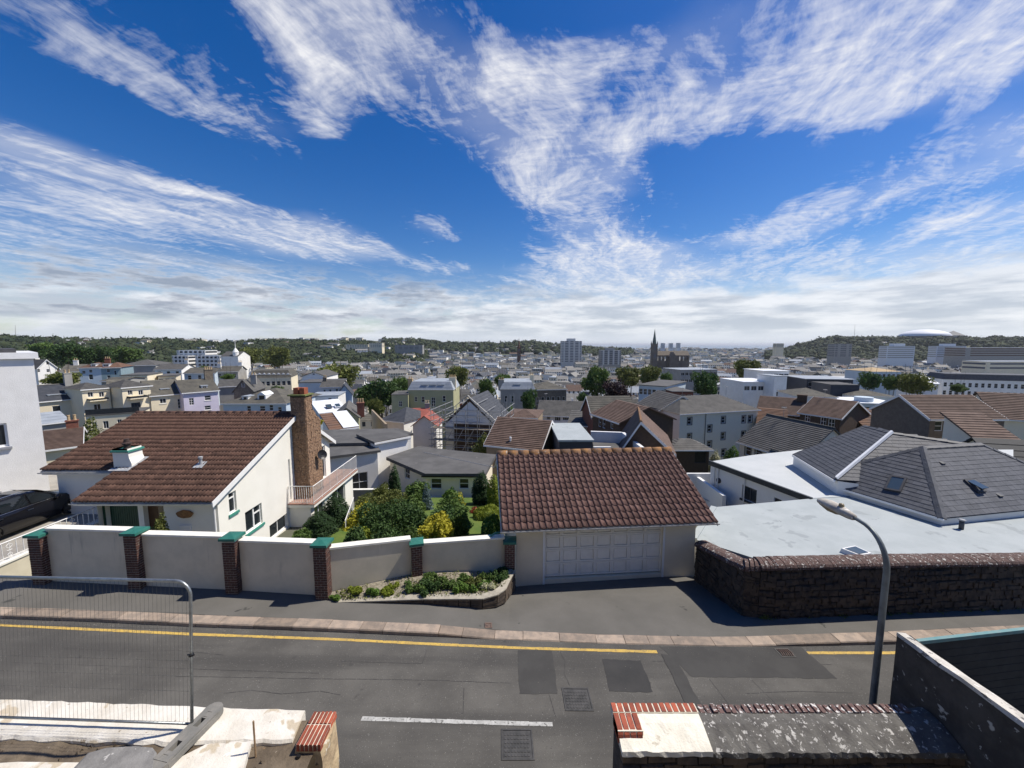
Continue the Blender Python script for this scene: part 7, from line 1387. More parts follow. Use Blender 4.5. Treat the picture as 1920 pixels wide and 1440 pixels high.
B = Bld('teal_grey_house', 'tall teal grey house of the semi-detached pair', H, 189, 110, 226, 112, 690, 10, 'w_teal'); B.wins('f', [(200, 698, 206, 692), (214, 703, 218, 695), (201, 711, 207, 704)], 1, 2); B.done('hip', 2.4, 'pan_orange', courses=8, ry=679); B.dormer(194, 687, 203, 683, .8, 2); B.chimney(0, 5, 1.2, .7, 1.5, B.ze+B.rise-.4, 'w_brick_red', 3)
B = Bld('grey_hall', 'large grey-roofed hall to the right of the teal house', 'building', 222, 128, 292, 132, 686, 16, 'w_grey'); B.done('hip', 3.0, 'slate_grey', courses=8, ry=674)
B = Bld('cream_flat_house', 'cream flat-fronted house above the balconied bays', H, 226, 92, 276, 94, 704.5, 9, 'w_cream'); B.wins('f', [(235, 714, 241, 709.5), (257, 713, 266, 709)], 2, 1); B.done('flat', rm='felt_grey', ov=.15)
B = Bld('grey_rear_terrace', 'grey slate rear roofs behind the link house', H, 190, 78, 228, 79, 715, 8, 'w_grey'); B.done('gx', 1.8, 'slate_moss', courses=8, ry=707)
for i, (x0, x1, ye, Y, lab, wm2, rm2) in enumerate((
        (290, 340, 693, 118, 'grey slate-roofed white house above the lilac one', 'w_white', 'slate_grey'), (345, 402, 700, 112, 'white house with brown roof and paired windows', 'w_blue', 'slate_moss'), (404, 446, 697, 116, 'house with brown roof beside the white chimney stack', 'w_grey', 'slate_moss'),
        (296, 330, 706, 98, 'low white house with flat brown roof above the mossy roofs', 'w_cream', 'felt_grey'))):
    B = Bld('slope_house', lab, H, x0, Y, x1, Y+2, ye, 9, wm2); B.row('f', 3, .6, 1.9, .9); B.done('gx' if i < 3 else 'flat', 2.3, rm2, courses=8, ry=ye-11)
    if i < 3: B.chimney(B.L-.4, 4.4, 1, .6, 1.5, B.ze+B.rise-.4, 'w_white', 2)
# ------------------------------------------------------------------ plants
leafmat('leaf_dark', (0.031, 0.070, 0.019), (0.070, 0.124, 0.034)); leafmat('leaf_mid', (0.062, 0.116, 0.025), (0.116, 0.178, 0.043)); leafmat('leaf_olive', (0.093, 0.121, 0.028), (0.163, 0.178, 0.046)); leafmat('leaf_yellow', (.34, .32, .03), (.50, .46, .05), .1, .3); leafmat('leaf_lime', (.15, .20, .02), (.24, .28, .035), .1, .3)
leafmat('leaf_blue', (.08, .13, .13), (.14, .19, .19)); leafmat('leaf_purple', (0.034, 0.022, 0.025), (0.062, 0.037, 0.039)); leafmat('leaf_conifer', (0.016, 0.040, 0.012), (0.037, 0.074, 0.022)); leafmat('leaf_pale', (.35, .36, .20), (.60, .58, .40)); leafmat('leaf_red', (.40, .05, .03), (.30, .08, .04)); leafmat('leaf_bright', (0.085, 0.171, 0.022), (0.139, 0.232, 0.046))
mat('bark', (.09, .07, .05), (.06, .05, .04), 6, .95, .5, 20)
def leaf_mesh(name, P, size, m, up=0.0, outward=None, elong=1.6, spread=1.0):
    """one bent leaf (two faces) at each point"""
    n = len(P); d = RNG.normal(size=(n, 3))*spread
    if outward is not None: d += outward
    d[:, 2] += up; d /= np.linalg.norm(d, axis=1)[:, None]
    t = RNG.normal(size=(n, 3)); t -= (t*d).sum(1)[:, None]*d; t /= np.linalg.norm(t, axis=1)[:, None]; b = np.cross(d, t)
    s = size*RNG.uniform(.65, 1.35, size=(n, 1)); L = t*s*elong; Wd = b*s*.5
    V = np.stack([P-L*.5, P+Wd*.9+d*s*.12, P+L*.5, P-Wd*.9+d*s*.12], 1).reshape(-1, 3)
    me = bpy.data.meshes.new(name); me.vertices.add(4*n); me.vertices.foreach_set('co', V.astype(np.float32).ravel()); idx = np.arange(4*n, dtype=np.int32).reshape(-1, 4)
    F = np.concatenate([idx[:, [0, 1, 2]], idx[:, [0, 2, 3]]], 1).reshape(-1)
    me.loops.add(6*n); me.loops.foreach_set('vertex_index', F.astype(np.int32)); me.polygons.add(2*n); me.polygons.foreach_set('loop_start', np.arange(0, 6*n, 3, dtype=np.int32)); me.polygons.foreach_set('loop_total', np.full(2*n, 3, dtype=np.int32))
    me.polygons.foreach_set('use_smooth', np.zeros(2*n, dtype=bool)); me.materials.append(MATS[m]); me.update(calc_edges=True); return me
def blob_points(n, lobes, shell=.55):
    """points spread through lumpy lobes: (cx, cy, cz, rx, ry, rz)"""
    lobes = np.array(lobes); w = lobes[:, 3]*lobes[:, 4]*lobes[:, 5]; k = RNG.choice(len(lobes), n, p=w/w.sum()); d = RNG.normal(size=(n, 3)); d /= np.linalg.norm(d, axis=1)[:, None]
    r = (shell+(1-shell)*RNG.random((n, 1))**.6)*(1+.10*np.sin(5*d[:, :1]+k[:, None])+.10*np.sin(7*d[:, 1:2]+2*k[:, None])); return lobes[k, :3]+d*r*lobes[k, 3:], d
def lumpy(R, H, n, z0=0.0, flat=.75):
    out = [(0, 0, z0+H*.5, R*.72, R*.72, H*.46)]
    for i in range(n*2): a = 2*math.pi*i/(2*n)+random.uniform(-.4, .4); rr = R*random.uniform(.4, .82); zz = z0+H*random.uniform(.28, .78); s = R*random.uniform(.14, .42); out.append((rr*math.cos(a), rr*math.sin(a), zz, s, s, s*flat))
    return out
def trunk_mesh(h, r, limbs=5, spread=1.0, top=None):
    q = MB(); q.tube([(0, 0, -.4), (.03*h, 0, h*.3), (0, .02*h, h*.62)], [r*1.25, r, r*.6], 7); top = top or h
    for i in range(limbs): a = 2*math.pi*i/limbs+.4; q.tube([(0, 0, h*(.32+.05*i)), (math.cos(a)*spread*.4, math.sin(a)*spread*.4, h*(.55+.03*i)), (math.cos(a)*spread*.75, math.sin(a)*spread*.75, top*random.uniform(.7, .85))], [r*.55, r*.35, r*.12], 5)
    return q
def plant(name, label, cat, base, lobes, n, size, m, group=None, stem=.05, up=0.0, spread=1.0, shell=.55, elong=1.6, crown='foliage', out=.9):
    t = thing(name, label, cat, base, group); P, d = blob_points(n, lobes, shell); link(crown, leaf_mesh(crown, P, size, m, up, d*out, elong, spread), t, base)
    hh = max(l[2] for l in lobes); q = MB(); q.tube([(0, 0, -.3), (0, 0, hh)], [stem, stem*.4], 6); link('stem', q.data('stem', 'bark'), t, base); return t
def gpt(x, y, Y): p = AY(x, y, Y); return Vector((p.x, p.y, terrain(p.x, p.y)))
def shrub(label, name, x0, y0, x1, y1, Y, m, n, size, kind='round', cat='shrub', **kw):
    """a shrub seen inside a picture box at distance Y, rooted on the ground below it"""
    a, b = AY(x0, y1, Y), AY(x1, y0, Y); cx = (a.x+b.x)/2; R = (b.x-a.x)/2; zt, zb = b.z, a.z; g = terrain(cx, Y); base = Vector((cx, Y, g)); lo = min(zb, g+.2)-g if kw.pop('ground', True) else zb-g; H = zt-g
    if kind == 'round': lobes = lumpy(R, H-lo, 7, lo)
    elif kind == 'column': lobes = [(0, 0, lo+(H-lo)*(.08+.84*i/7), R*w, R*w, (H-lo)*.17) for i, w in enumerate((.85, 1, 1.02, 1.02, 1, .94, .80, .52))]
    elif kind == 'cone': lobes = [(0, 0, lo+(H-lo)*(.06+.88*i/6), R*(1.02-.14*i), R*(1.02-.14*i), (H-lo)*.10) for i in range(7)]
    elif kind == 'dome': lobes = [(0, 0, lo+(H-lo)*.45, R, R, (H-lo)*.55)]
    return plant(name, label, cat, base, lobes, n, size, m, **kw)
lw_ = MB()
for i in range(8):
    for j in range(8): x0, x1_ = -10.5+10*i/8, -10.5+10*(i+1)/8; y0, y1 = 13.2+15*j/8, 13.2+15*(j+1)/8; lw_.face([(x, y, terrain(x, y)+.18) for x, y in ((x0, y0), (x1_, y0), (x1_, y1), (x0, y1))])
structure('lawn', lw_, 'lawn')
shrub('dense dark conifer nearest the white gable wall', 'conifer', 574, 966, 625, 1025, 18.6, 'leaf_conifer', 16000, .055, 'column', up=1.6, shell=.8, spread=.6, elong=2.2)
shrub('tall dark conifer column beside the shorter one', 'conifer', 607, 934, 655, 1030, 20.0, 'leaf_conifer', 20000, .055, 'column', up=1.6, shell=.8, spread=.6, elong=2.2)
shrub('low mid-green shrub at the foot of the white gable', 'shrub', 545, 992, 586, 1030, 17.2, 'leaf_mid', 2500, .08)
shrub('bright yellow shrub below the white stair railing', 'shrub', 648, 942, 712, 1030, 22.0, 'leaf_yellow', 5000, .085, spread=.8)
shrub('large dark glossy camellia in the middle of the garden', 'shrub', 672, 938, 800, 1040, 19.3, 'leaf_dark', 15000, .085)
shrub('thin dark pencil cypress in front of the care home', 'cypress', 731, 880, 750, 968, 25.5, 'leaf_conifer', 9000, .06, 'column', up=1.6, shell=.75, spread=.6, elong=2.2)
shrub('rounded green bush right of the pencil cypress', 'shrub', 753, 902, 806, 960, 25.0, 'leaf_mid', 5000, .09)
shrub('small blue spruce in front of the care home wall', 'spruce', 782, 908, 818, 985, 23.5, 'leaf_blue', 4500, .075, 'cone', up=-.3)
shrub('loose green shrub behind the yellow bush', 'shrub', 810, 925, 886, 1010, 21.5, 'leaf_mid', 7000, .085)
shrub('small lime yellow shrub near the care home windows', 'shrub', 844, 923, 875, 965, 24.2, 'leaf_yellow', 2600, .08)
shrub('big golden yellow bush just behind the garden wall pillar', 'shrub', 786, 962, 858, 1035, 17.0, 'leaf_yellow', 6500, .095, spread=.8)
shrub('dark green domed conifer beside the garage roof', 'conifer', 885, 891, 921, 975, 25.5, 'leaf_conifer', 14000, .06, 'column', up=1.6, shell=.8, spread=.6, elong=2.2)
shrub('yellow-green conifer between the domed conifer and the garage', 'conifer', 913, 896, 940, 965, 24.5, 'leaf_lime', 3500, .08, 'column', up=.8, shell=.8)
shrub('light green umbrella topiary near the garage wall', 'topiary', 890, 950, 940, 984, 21.0, 'leaf_lime', 5000, .06, 'dome', ground=False, shell=.85)
shrub('squat dark green cone under the umbrella topiary', 'topiary', 905, 968, 941, 1006, 17.2, 'leaf_bright', 5000, .06, 'dome', shell=.85, up=.5)
shrub('small bush of orange-red flowers beside the lawn', 'flowering shrub', 880, 950, 898, 980, 22.5, 'leaf_red', 800, .07)
shrub('dark leafy shrub filling the garden centre behind the camellia', 'shrub', 700, 920, 770, 985, 23.0, 'leaf_olive', 6000, .08)
shrub('feathery green shrub between the garden steps and camellia', 'shrub', 660, 925, 712, 975, 25.0, 'leaf_olive', 3500, .08)
shrub('deep green shrub behind the golden bush', 'shrub', 800, 950, 875, 1030, 19.0, 'leaf_dark', 7000, .08)
shrub('olive potted shrub by the front door under the plaque', 'shrub', 283, 962, 318, 1010, 14.2, 'leaf_olive', 3000, .055, shell=.5)
shrub('yellow-topped bush beside the scaffolding', 'shrub', 884, 812, 926, 858, 40, 'leaf_olive', 3500, .14)
shrub('small yellow tuft on the roof edge by the chimney', 'shrub', 594, 787, 606, 797, 38, 'leaf_yellow', 500, .12, ground=False)
shrub('clipped bright green dome bush by the cream flats', 'topiary', 1359, 840, 1388, 866, 47, 'leaf_bright', 4000, .11, 'dome', shell=.85)
shrub('white-flowering bush at the foot of the cream flats', 'flowering shrub', 1327, 845, 1355, 872, 45, 'leaf_pale', 2600, .12)
shrub('round dark bush in front of the grey villa', 'shrub', 940, 756, 972, 775, 82, 'leaf_bright', 2000, .22)
shrub('palm-like green plant below the cream terrace bays', 'shrub', 150, 778, 185, 796, 52, 'leaf_olive', 1500, .2)
shrub('tall loose green shrub left of the blue spruce', 'shrub', 738, 930, 800, 1020, 21.0, 'leaf_mid', 8000, .085)
shrub('dark shrub mass between camellia and golden bush', 'shrub', 770, 965, 815, 1040, 18.0, 'leaf_dark', 4500, .08)
shrub('leafy green shrub just right of the golden bush', 'shrub', 845, 950, 885, 1030, 18.2, 'leaf_mid', 4500, .08)
shrub('golden-leaved shrub behind the two dark conifers', 'shrub', 640, 955, 690, 1040, 19.6, 'leaf_yellow', 4500, .085, spread=.8)
shrub('lime green shrub at the camellia foot by the wall', 'shrub', 655, 990, 705, 1045, 17.6, 'leaf_lime', 4500, .075)
shrub('light green shrub under the garden back wall', 'shrub', 700, 905, 738, 960, 26.3, 'leaf_olive', 3000, .09)
shrub('bright green shrub beside the care home corner', 'shrub', 828, 915, 862, 960, 25.6, 'leaf_bright', 3000, .09)
shrub('dark green shrub touching the wall beside the conifers', 'shrub', 640, 985, 694, 1060, 14.6, 'leaf_dark', 6000, .06)
shrub('dense dark shrub low behind the garden wall pillar', 'shrub', 690, 990, 760, 1060, 14.8, 'leaf_dark', 7000, .065)
shrub('mid-green shrub low behind the wall by the golden bush', 'shrub', 745, 985, 795, 1060, 15.0, 'leaf_mid', 5000, .065)
# bedding plants in the planter: each clump its own
clumps = [(0, .25, 'leaf_bright', .16), (0, .7, 'leaf_lime', .20), (1, .1, 'leaf_bright', .22), (1, .4, 'leaf_lime', .18), (1, .75, 'leaf_lime', .17), (2, .2, 'leaf_mid', .25), (2, .6, 'leaf_dark', .33), (3, .05, 'leaf_mid', .33), (3, .45, 'leaf_mid', .28), (3, .8, 'leaf_bright', .26), (4, .2, 'leaf_mid', .24), (4, .6, 'leaf_olive', .26), (5, .0, 'leaf_pale', .22), (5, .5, 'leaf_mid', .22), (6, .1, 'leaf_dark', .28), (6, .6, 'leaf_red', .12), (7, .3, 'leaf_dark', .30), (3, .3, 'leaf_pale', .18), (4, .9, 'leaf_bright', .2)]
WHERE = ['at the low left end', 'second from the left pillar', 'third from the left pillar', 'fourth from the left pillar', 'before the bed widens', 'just left of the middle pillar', 'largest, against the middle pillar', 'right of the middle pillar', 'in the middle of the bed', 'by the pale grass tuft', 'in the wide part of the bed', 'against the right-hand panel', 'dry and straw coloured', 'beside the dry straw clump', 'near the bed corner', 'with orange flowers', 'dark, by the brick pier', 'pale, spilling on gravel', 'at the front edge of the bed']
for i, (k, t, m, r) in enumerate(clumps):
    r *= .78
    Q4 = SOILQ[k]; f = (.3, .62, .45)[i % 3]; p = Q4[0].lerp(Q4[1], t).lerp(Q4[3].lerp(Q4[2], t), f)
    plant('bedding_plant', 'bedding plant clump '+WHERE[i], 'plant', p, [(random.uniform(-1, 1)*r*1.3, random.uniform(-.7, .7)*r, r*random.uniform(.25, .6), r*random.uniform(.35, .8), r*random.uniform(.3, .6), r*random.uniform(.3, .7)) for _ in range(7)], int(4200*r/.25*.6), .036, m, 'bedding plants in the wall planter', stem=.01, shell=.2, up=.5)
q = MB()
for i in range(160):
    Q4 = SOILQ[RNG.integers(2, 8)]; c = Q4[0].lerp(Q4[1], random.random()).lerp(Q4[3].lerp(Q4[2], .5), random.uniform(.1, .9)); r = random.uniform(.02, .05); q.mesh([c+Vector((random.uniform(-1, 1), random.uniform(-1, 1), 0)).normalized()*r for _ in range(4)]+[c+ZU*r], [(0, 1, 4), (1, 2, 4), (2, 3, 4), (3, 0, 4)])
q.build('pebbles', 'gravel', pl, kind='stuff')
gp_, gq = [], []
for i in range(2600):      # thin grass and creeping ground cover between the clumps
    k = RNG.integers(0, 8); Q4 = SOILQ[k]; c = Q4[0].lerp(Q4[1], random.random()).lerp(Q4[3].lerp(Q4[2], random.random()), random.uniform(.08, .95))
    if math.sin(c.x*5.1)+math.sin(c.y*7+c.x*2.3) > -.5: gp_.append((c.x, c.y, c.z+random.uniform(.0, .07)))
link('ground_cover', leaf_mesh('ground_cover', np.array(gp_), .035, 'leaf_olive', .8), pl, kind='stuff')
# weeds along the wall feet
wd, P_ = [], []
for (a, za), (b, zb) in zip(path[3:6], path[4:7]):
    for i in range(9): c = a.lerp(b, random.random()); P_ += [(c.x+random.gauss(0, .05), c.y-.03+random.gauss(0, .03), c.z+abs(random.gauss(0, .03))) for _ in range(12)]
link('weeds', leaf_mesh('weeds', np.array(P_), .035, 'leaf_olive', .6), None, kind='stuff', label='small weeds growing at the foot of the stone wall', category='weeds')
# trees in the town: a few crown shapes, each tree placed and scaled on its own
CROWN = {}
for i, (m, n) in enumerate((('leaf_dark', 3600), ('leaf_mid', 3600), ('leaf_olive', 3600), ('leaf_purple', 2600))):
    L = lumpy(1.0, 1.5, 11, .35); P, d = blob_points(n, L, .5); CROWN[m] = (leaf_mesh('crown', P, .095, m, 0, d*.9), trunk_mesh(1.0, .06, 5, .7, 1.6).data('trunk', 'bark'))
def tree(label, x0, y0, x1, y1, Y, m, group='trees among the town roofs', name='tree'):
    a, b = AY(x0, y1, Y), AY(x1, y0, Y); cx = (a.x+b.x)/2; R = (b.x-a.x)/2; ct, cb = b.z, a.z; g = terrain(cx, Y); t = thing(name, label, 'tree', (cx, Y, g), group)
    # crown mesh spans z .35..1.85 (1.5 high), radius about 1
    sz = (ct-cb)/1.5; rot = random.uniform(0, 6.28); cr = link('crown', CROWN[m][0], t, (cx, Y, cb-.35*sz), (0, 0, rot), (R/1.05, R/1.05, sz)); hh = max(.5, cb+.9*sz-g); link('trunk', CROWN[m][1], t, (cx, Y, g), (0, 0, rot), (R/1.1, R/1.1, hh)); return t
for a in (('broad dark tree rising behind the white gabled hall', 588, 680, 672, 738, 150, 'leaf_olive'), ('big dark green tree left of the sage villa', 672, 710, 758, 768, 92, 'leaf_dark'), ('green tree touching the back of the dark tree', 728, 705, 775, 745, 118, 'leaf_mid'), ('small feathery tree at the lane end', 688, 745, 722, 782, 72, 'leaf_olive'),
          ('round tree behind the sage villa chimney', 832, 685, 882, 728, 135, 'leaf_olive'), ('pale willow-like tree between the two villas', 893, 707, 928, 752, 112, 'leaf_mid'), ('dark slim tree before the grey villa', 975, 729, 1008, 775, 86, 'leaf_dark'), ('light tree behind the grey villa chimney', 922, 700, 962, 728, 120, 'leaf_mid'),
          ('large round tree left of the purple one', 1088, 684, 1150, 745, 112, 'leaf_mid'), ('dark purple beech behind the brown terraces', 1128, 712, 1185, 760, 96, 'leaf_purple'), ('spreading green tree right of the tower block', 1150, 686, 1205, 728, 150, 'leaf_olive'), ('bushy tree above the clinic roof', 1195, 684, 1240, 726, 140, 'leaf_olive'), ('green tree behind the clinic corner', 1235, 697, 1266, 735, 128, 'leaf_mid'),
          ('full round tree behind the cream flats', 1296, 696, 1352, 748, 100, 'leaf_dark'), ('tree above the white stepped flats', 1372, 672, 1424, 712, 175, 'leaf_olive'), ('dark round tree right of the navy block', 1608, 697, 1652, 732, 128, 'leaf_dark'), ('bright tree in front of the pale office', 1652, 703, 1690, 733, 118, 'leaf_mid'), ('spreading olive tree beside the long terrace', 1682, 698, 1746, 740, 112, 'leaf_olive'),
          ('low bush tree in front of the long terrace', 1782, 719, 1812, 736, 110, 'leaf_mid'), ('shrubby tree between the cream cottage and terrace roof', 88, 697, 142, 724, 96, 'leaf_olive'), ('tree beside the mansard dormers', 505, 722, 536, 754, 84, 'leaf_mid'), ('round tree below the wooded ridge, nearer the cupola', 445, 650, 488, 684, 330, 'leaf_olive'), ('taller round tree below the wooded ridge', 493, 648, 546, 690, 320, 'leaf_olive'),
          ('dark tree left of the pale houses under the ridge', 98, 640, 160, 690, 260, 'leaf_dark'), ('tree between the pale blue houses and ridge', 160, 648, 210, 688, 270, 'leaf_dark'), ('tree above the grey hall', 200, 648, 262, 682, 300, 'leaf_mid'), ('dark tree at the far left under the mast', 60, 640, 108, 672, 280, 'leaf_mid'), ('bush on the slate rooftops near the brown roofs', 415, 700, 440, 713, 105, 'leaf_mid'),
          ('low dark shrub tree beside the brown terraces', 1106, 742, 1135, 765, 80, 'leaf_dark'), ('small round tree near the lilac chimney', 372, 685, 392, 697, 150, 'leaf_mid'), ('small tree behind the long white house', 1080, 735, 1105, 760, 88, 'leaf_dark')): tree(*a)
# ------------------------------------------------------------------ the town beyond: terraces and villas down to the harbour
FOOT = [(o.location.x, o.location.y) for o in bpy.data.objects if o.parent is None and o.get('category') in ('house', 'building', 'flats', 'terrace') and o.location.y > 40]
WALLS = ['w_white', 'w_white', 'w_white', 'w_cream', 'w_grey', 'w_white', 'w_block']; ROOFS = ['slate_grey', 'slate_light', 'slate_moss', 'slate_light', 'slate_dark', 'slate_light', 'slate_grey', 'pan_brown', 'lead_roof', 'slate_light']
mat('win_dark', (.03, .035, .04), (.04, .045, .05), 5, .2)
def town_mesh(w, d, h, rise, kind, nw, nf):
    """wall part with sunk windows, roof part, chimney part; base at z=0, the wall runs 8 m into the slope"""
    A = MB(); O = Vector((-w/2, -d/2, 0)); R = Vector((1, 0, 0)); holes = []
    for f in range(nf):
        for i in range(nw): c = w*(i+.5)/nw; holes.append((c-.5, c+.5, .9+2.8*f, 2.4+2.8*f))
    def wl(O, R, L, top, hs): wall(A, O, R, L, -8, top, hs, .12); [A.face([Vector((O.x, O.y, z))+R*s-R.cross(ZU)*.10 for s, z in ((a, c), (b, c), (b, e), (a, e))], 1) for a, b, c, e in hs]
    g = [(0, h), (d/2, h+rise), (d, h)] if kind == 'gable' else [(0, h), (d, h)]
    wl(O, R, w, [(0, h), (w, h)], holes); wl(Vector((w/2, -d/2, 0)), Vector((0, 1, 0)), d, g, [(d/2-.5, d/2+.5, .9+2.8*f, 2.3+2.8*f) for f in range(nf)] if kind != 'flat' else []); wl(Vector((w/2, d/2, 0)), -R, w, [(0, h), (w, h)], []); wl(Vector((-w/2, d/2, 0)), Vector((0, -1, 0)), d, g, [])
    Rf = MB(); o = .25
    if kind == 'gable':
        k = rise/(d/2)
        for s in (-1, 1): roof_courses(Rf, (-w/2-o, s*(d/2+o), h-o*k+.06), (w/2+o, s*(d/2+o), h-o*k+.06), (-w/2-o, 0, h+rise+.06), (w/2+o, 0, h+rise+.06), 5, .05); Rf.extrude([(-w/2-o, s*(d/2+o), h-o*k+.05), (w/2+o, s*(d/2+o), h-o*k+.05), (w/2+o, 0, h+rise+.05), (-w/2-o, 0, h+rise+.05)], (0, 0, -.12))
    elif kind == 'hip':
        i_ = min(w, d)/2*.9; c = [(-w/2-o, -d/2-o, h), (w/2+o, -d/2-o, h), (w/2+o, d/2+o, h), (-w/2-o, d/2+o, h)]; r = [(-w/2+i_, 0, h+rise), (w/2-i_, 0, h+rise)]
        roof_courses(Rf, c[0], c[1], r[0], r[1], 5, .05); roof_courses(Rf, c[1], c[2], r[1], r[1], 5, .05); roof_courses(Rf, c[2], c[3], r[1], r[0], 5, .05); roof_courses(Rf, c[3], c[0], r[0], r[0], 5, .05); Rf.mesh(c, [(3, 2, 1, 0)])
    else: Rf.box((-w/2-.15, -d/2-.15, h+.005), (w/2+.15, d/2+.15, h+.35)); Rf.box((-w*.2, -d*.1, h+.355), (w*.1, d*.3, h+1.9))
    C = MB(); C.box((w/2-.75, -.35, h+rise*.3), (w/2-.02, .35, h+rise+1.3)) if kind != 'flat' else C.box((w*.3, 0, h+.36), (w*.3+.5, .5, h+1.2))
    if kind != 'flat':
        for k in (-.2, .15): C.box((w/2-.5+k-.1, -.1, h+rise+1.31), (w/2-.5+k+.1, .1, h+rise+1.7))
    return A, Rf, C
SHAPES = [town_mesh(*a) for a in ((6.5, 8, 5.4, 2.4, 'gable', 2, 2), (8, 8.5, 5.6, 2.6, 'hip', 3, 2), (11, 9, 8.2, 2.8, 'gable', 4, 3), (16, 9, 5.6, 2.6, 'gable', 6, 2), (13, 10, 8.3, 0, 'flat', 5, 3), (9, 9, 5.5, 2.8, 'gable', 3, 2), (22, 10, 8.3, 3.0, 'gable', 8, 3), (18, 13, 6, 0, 'flat', 6, 2))]
WIDTH = (6.5, 8, 11, 16, 13, 9, 22, 18); combos = {}
WORDS = {'w_white': 'white', 'w_cream': 'cream', 'w_grey': 'grey', 'w_blue': 'pale blue', 'w_block': 'buff', 'slate_grey': 'grey slate', 'slate_light': 'light grey', 'slate_moss': 'mossy slate', 'slate_dark': 'dark slate', 'pan_brown': 'brown tiled', 'felt_grey': 'felt', 'lead_roof': 'pale sheet'}
SIZE = ('narrow two-storey', 'hipped', 'three-storey', 'long two-storey', 'flat-topped three-storey', 'double-fronted', 'long three-storey', 'broad flat-topped')
cands = []; Y = 98.0
while Y < 2950:
    far = Y > 900; xmax = Y*1.42; X = -xmax+random.uniform(0, 6); ang = random.uniform(-.25, .25)
    while X < xmax:
        if random.random() < .22: ang = random.choice((0, .15, -.2, .45, -.5, 1.2))
        k = int(RNG.choice((0, 1, 5, 2, 3) if Y < 300 else (2, 3, 6, 4, 7, 5))) if random.random() < .9 else 4; w = WIDTH[k]*(1+.5*far); yy = Y+random.uniform(-.05, .05)*Y; D = math.hypot(X, yy); az = math.atan2(X, yy)
        hill = terrain(X, yy)-(-40 if Y > 400 else -36)
        ok = all((X-fx)**2+(yy-fy)**2 > (9+.05*Y)**2 for fx, fy in FOOT) and not (az < -.28 and D > 900 and random.random() < .86) and not (az > .60 and D > 1400 and random.random() < .97) and not (D > 1500 and random.random() < .2)
        if D > 2250 and not (.12 < az < .66): ok = False
        if az < -.55 and 140 < yy < 600 and random.random() < .5: ok = False
        if ok and random.random() < (.93 if Y < 300 else .88): cands.append((yy, X, k, ang+random.uniform(-.08, .08), random.choice(WALLS), random.choice(ROOFS)))
        X += w*random.uniform(.98, 1.28)*(1 if Y < 300 else 1.08 if Y < 800 else 1.2)
    Y += max(12, Y*.052)
cands.sort(key=lambda c: c[0]); near, rest = cands[:290], cands[290:]
ZONES = [(330, 'above the cream terrace bays'), (480, 'behind the lilac house'), (620, 'behind the mansard dormers'), (760, 'left of the sage villa'), (880, 'behind the sage villa'), (1010, 'behind the grey villa'), (1120, 'below the white high-rise'), (1230, 'left of the church spire'), (1330, 'just right of the church'), (1450, 'beyond the stepped white flats'), (1600, 'beyond the dark clad building'), (1760, 'around the slab blocks'), (9999, 'beyond the long white terrace')]
ORD = ['', 'nearest of its kind', 'second nearest of its kind', 'third nearest of its kind', 'fourth nearest of its kind', 'fifth nearest of its kind', 'sixth nearest of its kind', 'seventh nearest of its kind', 'eighth nearest of its kind']
near = [(a_, b_, c_, d_, e_, 'felt_grey' if c_ in (4, 7) and f_ == 'pan_brown' else f_) for a_, b_, c_, d_, e_, f_ in near]
def zone(X, yy): px = 960+FPX*X/(yy*CP+44*SP); return next(z for lim, z in ZONES if px < lim)
zc, zi = {}, {}
for yy, X, k, ang, wm2, rm2 in near: kk = (k, wm2, rm2, zone(X, yy)); zc[kk] = zc.get(kk, 0)+1
for yy, X, k, ang, wm2, rm2 in near:
    kk = (k, wm2, rm2, zone(X, yy)); zi[kk] = zi.get(kk, 0)+1; lab = '%s %s house, %s roof, %s' % (SIZE[k], WORDS[wm2], WORDS[rm2], kk[3])
    if zc[kk] > 1: lab += ', '+ORD[zi[kk]].replace(' of its kind', '')
    key = (k, wm2, rm2)
    if key not in combos: A, Rf, C = SHAPES[k]; combos[key] = (A.data('wall', [wm2, 'win_dark']), Rf.data('roof', rm2), C.data('chimney', random.choice(('w_grey', 'w_white', 'w_brick_red', 'w_cream'))))
    z = terrain(X, yy); me = combos[key]; t = thing('town_house', lab, 'house', (X, yy, z), 'houses packed in the town below'); t.rotation_euler = (0, 0, ang)
    for nm, dd in zip(('wall', 'roof', 'chimney'), me): o = bpy.data.objects.new(nm, dd); COL.objects.link(o); o.parent = t
TM = ['w_white', 'w_cream', 'w_grey', 'w_blue', 'w_block', 'slate_light', 'slate_grey', 'slate_moss', 'slate_dark', 'pan_brown', 'felt_grey', 'lead_roof', 'win_dark']; protos = []; pk_ = {}
PLAIN = {}
def plain(k):
    if k not in PLAIN:
        A, Rf, C = SHAPES[k]; keepf = [i for i, f in enumerate(A.f) if A.m[i] == 0]; x0, x1_ = min(v[0] for v in A.v), max(v[0] for v in A.v); y0, y1 = min(v[1] for v in A.v), max(v[1] for v in A.v); h = max(v[2] for v in A.v if abs(v[1]-y0) < .01)
        q = MB(); q.box((x0, y0, -8), (x1_, y1, h)); R2 = MB(); o = .3; hh = max(v[2] for v in Rf.v)
        if hh-h > 2.1: R2.mesh([(x0-o, y0-o, h-.2), (x1_+o, y0-o, h-.2), (x1_+o, y1+o, h-.2), (x0-o, y1+o, h-.2), (x0, 0, hh), (x1_, 0, hh)], [(0, 1, 5, 4), (2, 3, 4, 5), (1, 2, 5), (3, 0, 4)])
        else: R2.box((x0-o, y0-o, h+.01), (x1_+o, y1+o, h+.4))
        for z in (1, 3.8, 6.6):
            if z+1.5 < h: [q.face([(x, y0-.03, z), (x+1.1, y0-.03, z), (x+1.1, y0-.03, z+1.5), (x, y0-.03, z+1.5)], 1) for x in np.arange(x0+1, x1_-1.5, 2.8)]
        PLAIN[k] = (q, R2, C)
    return PLAIN[k]
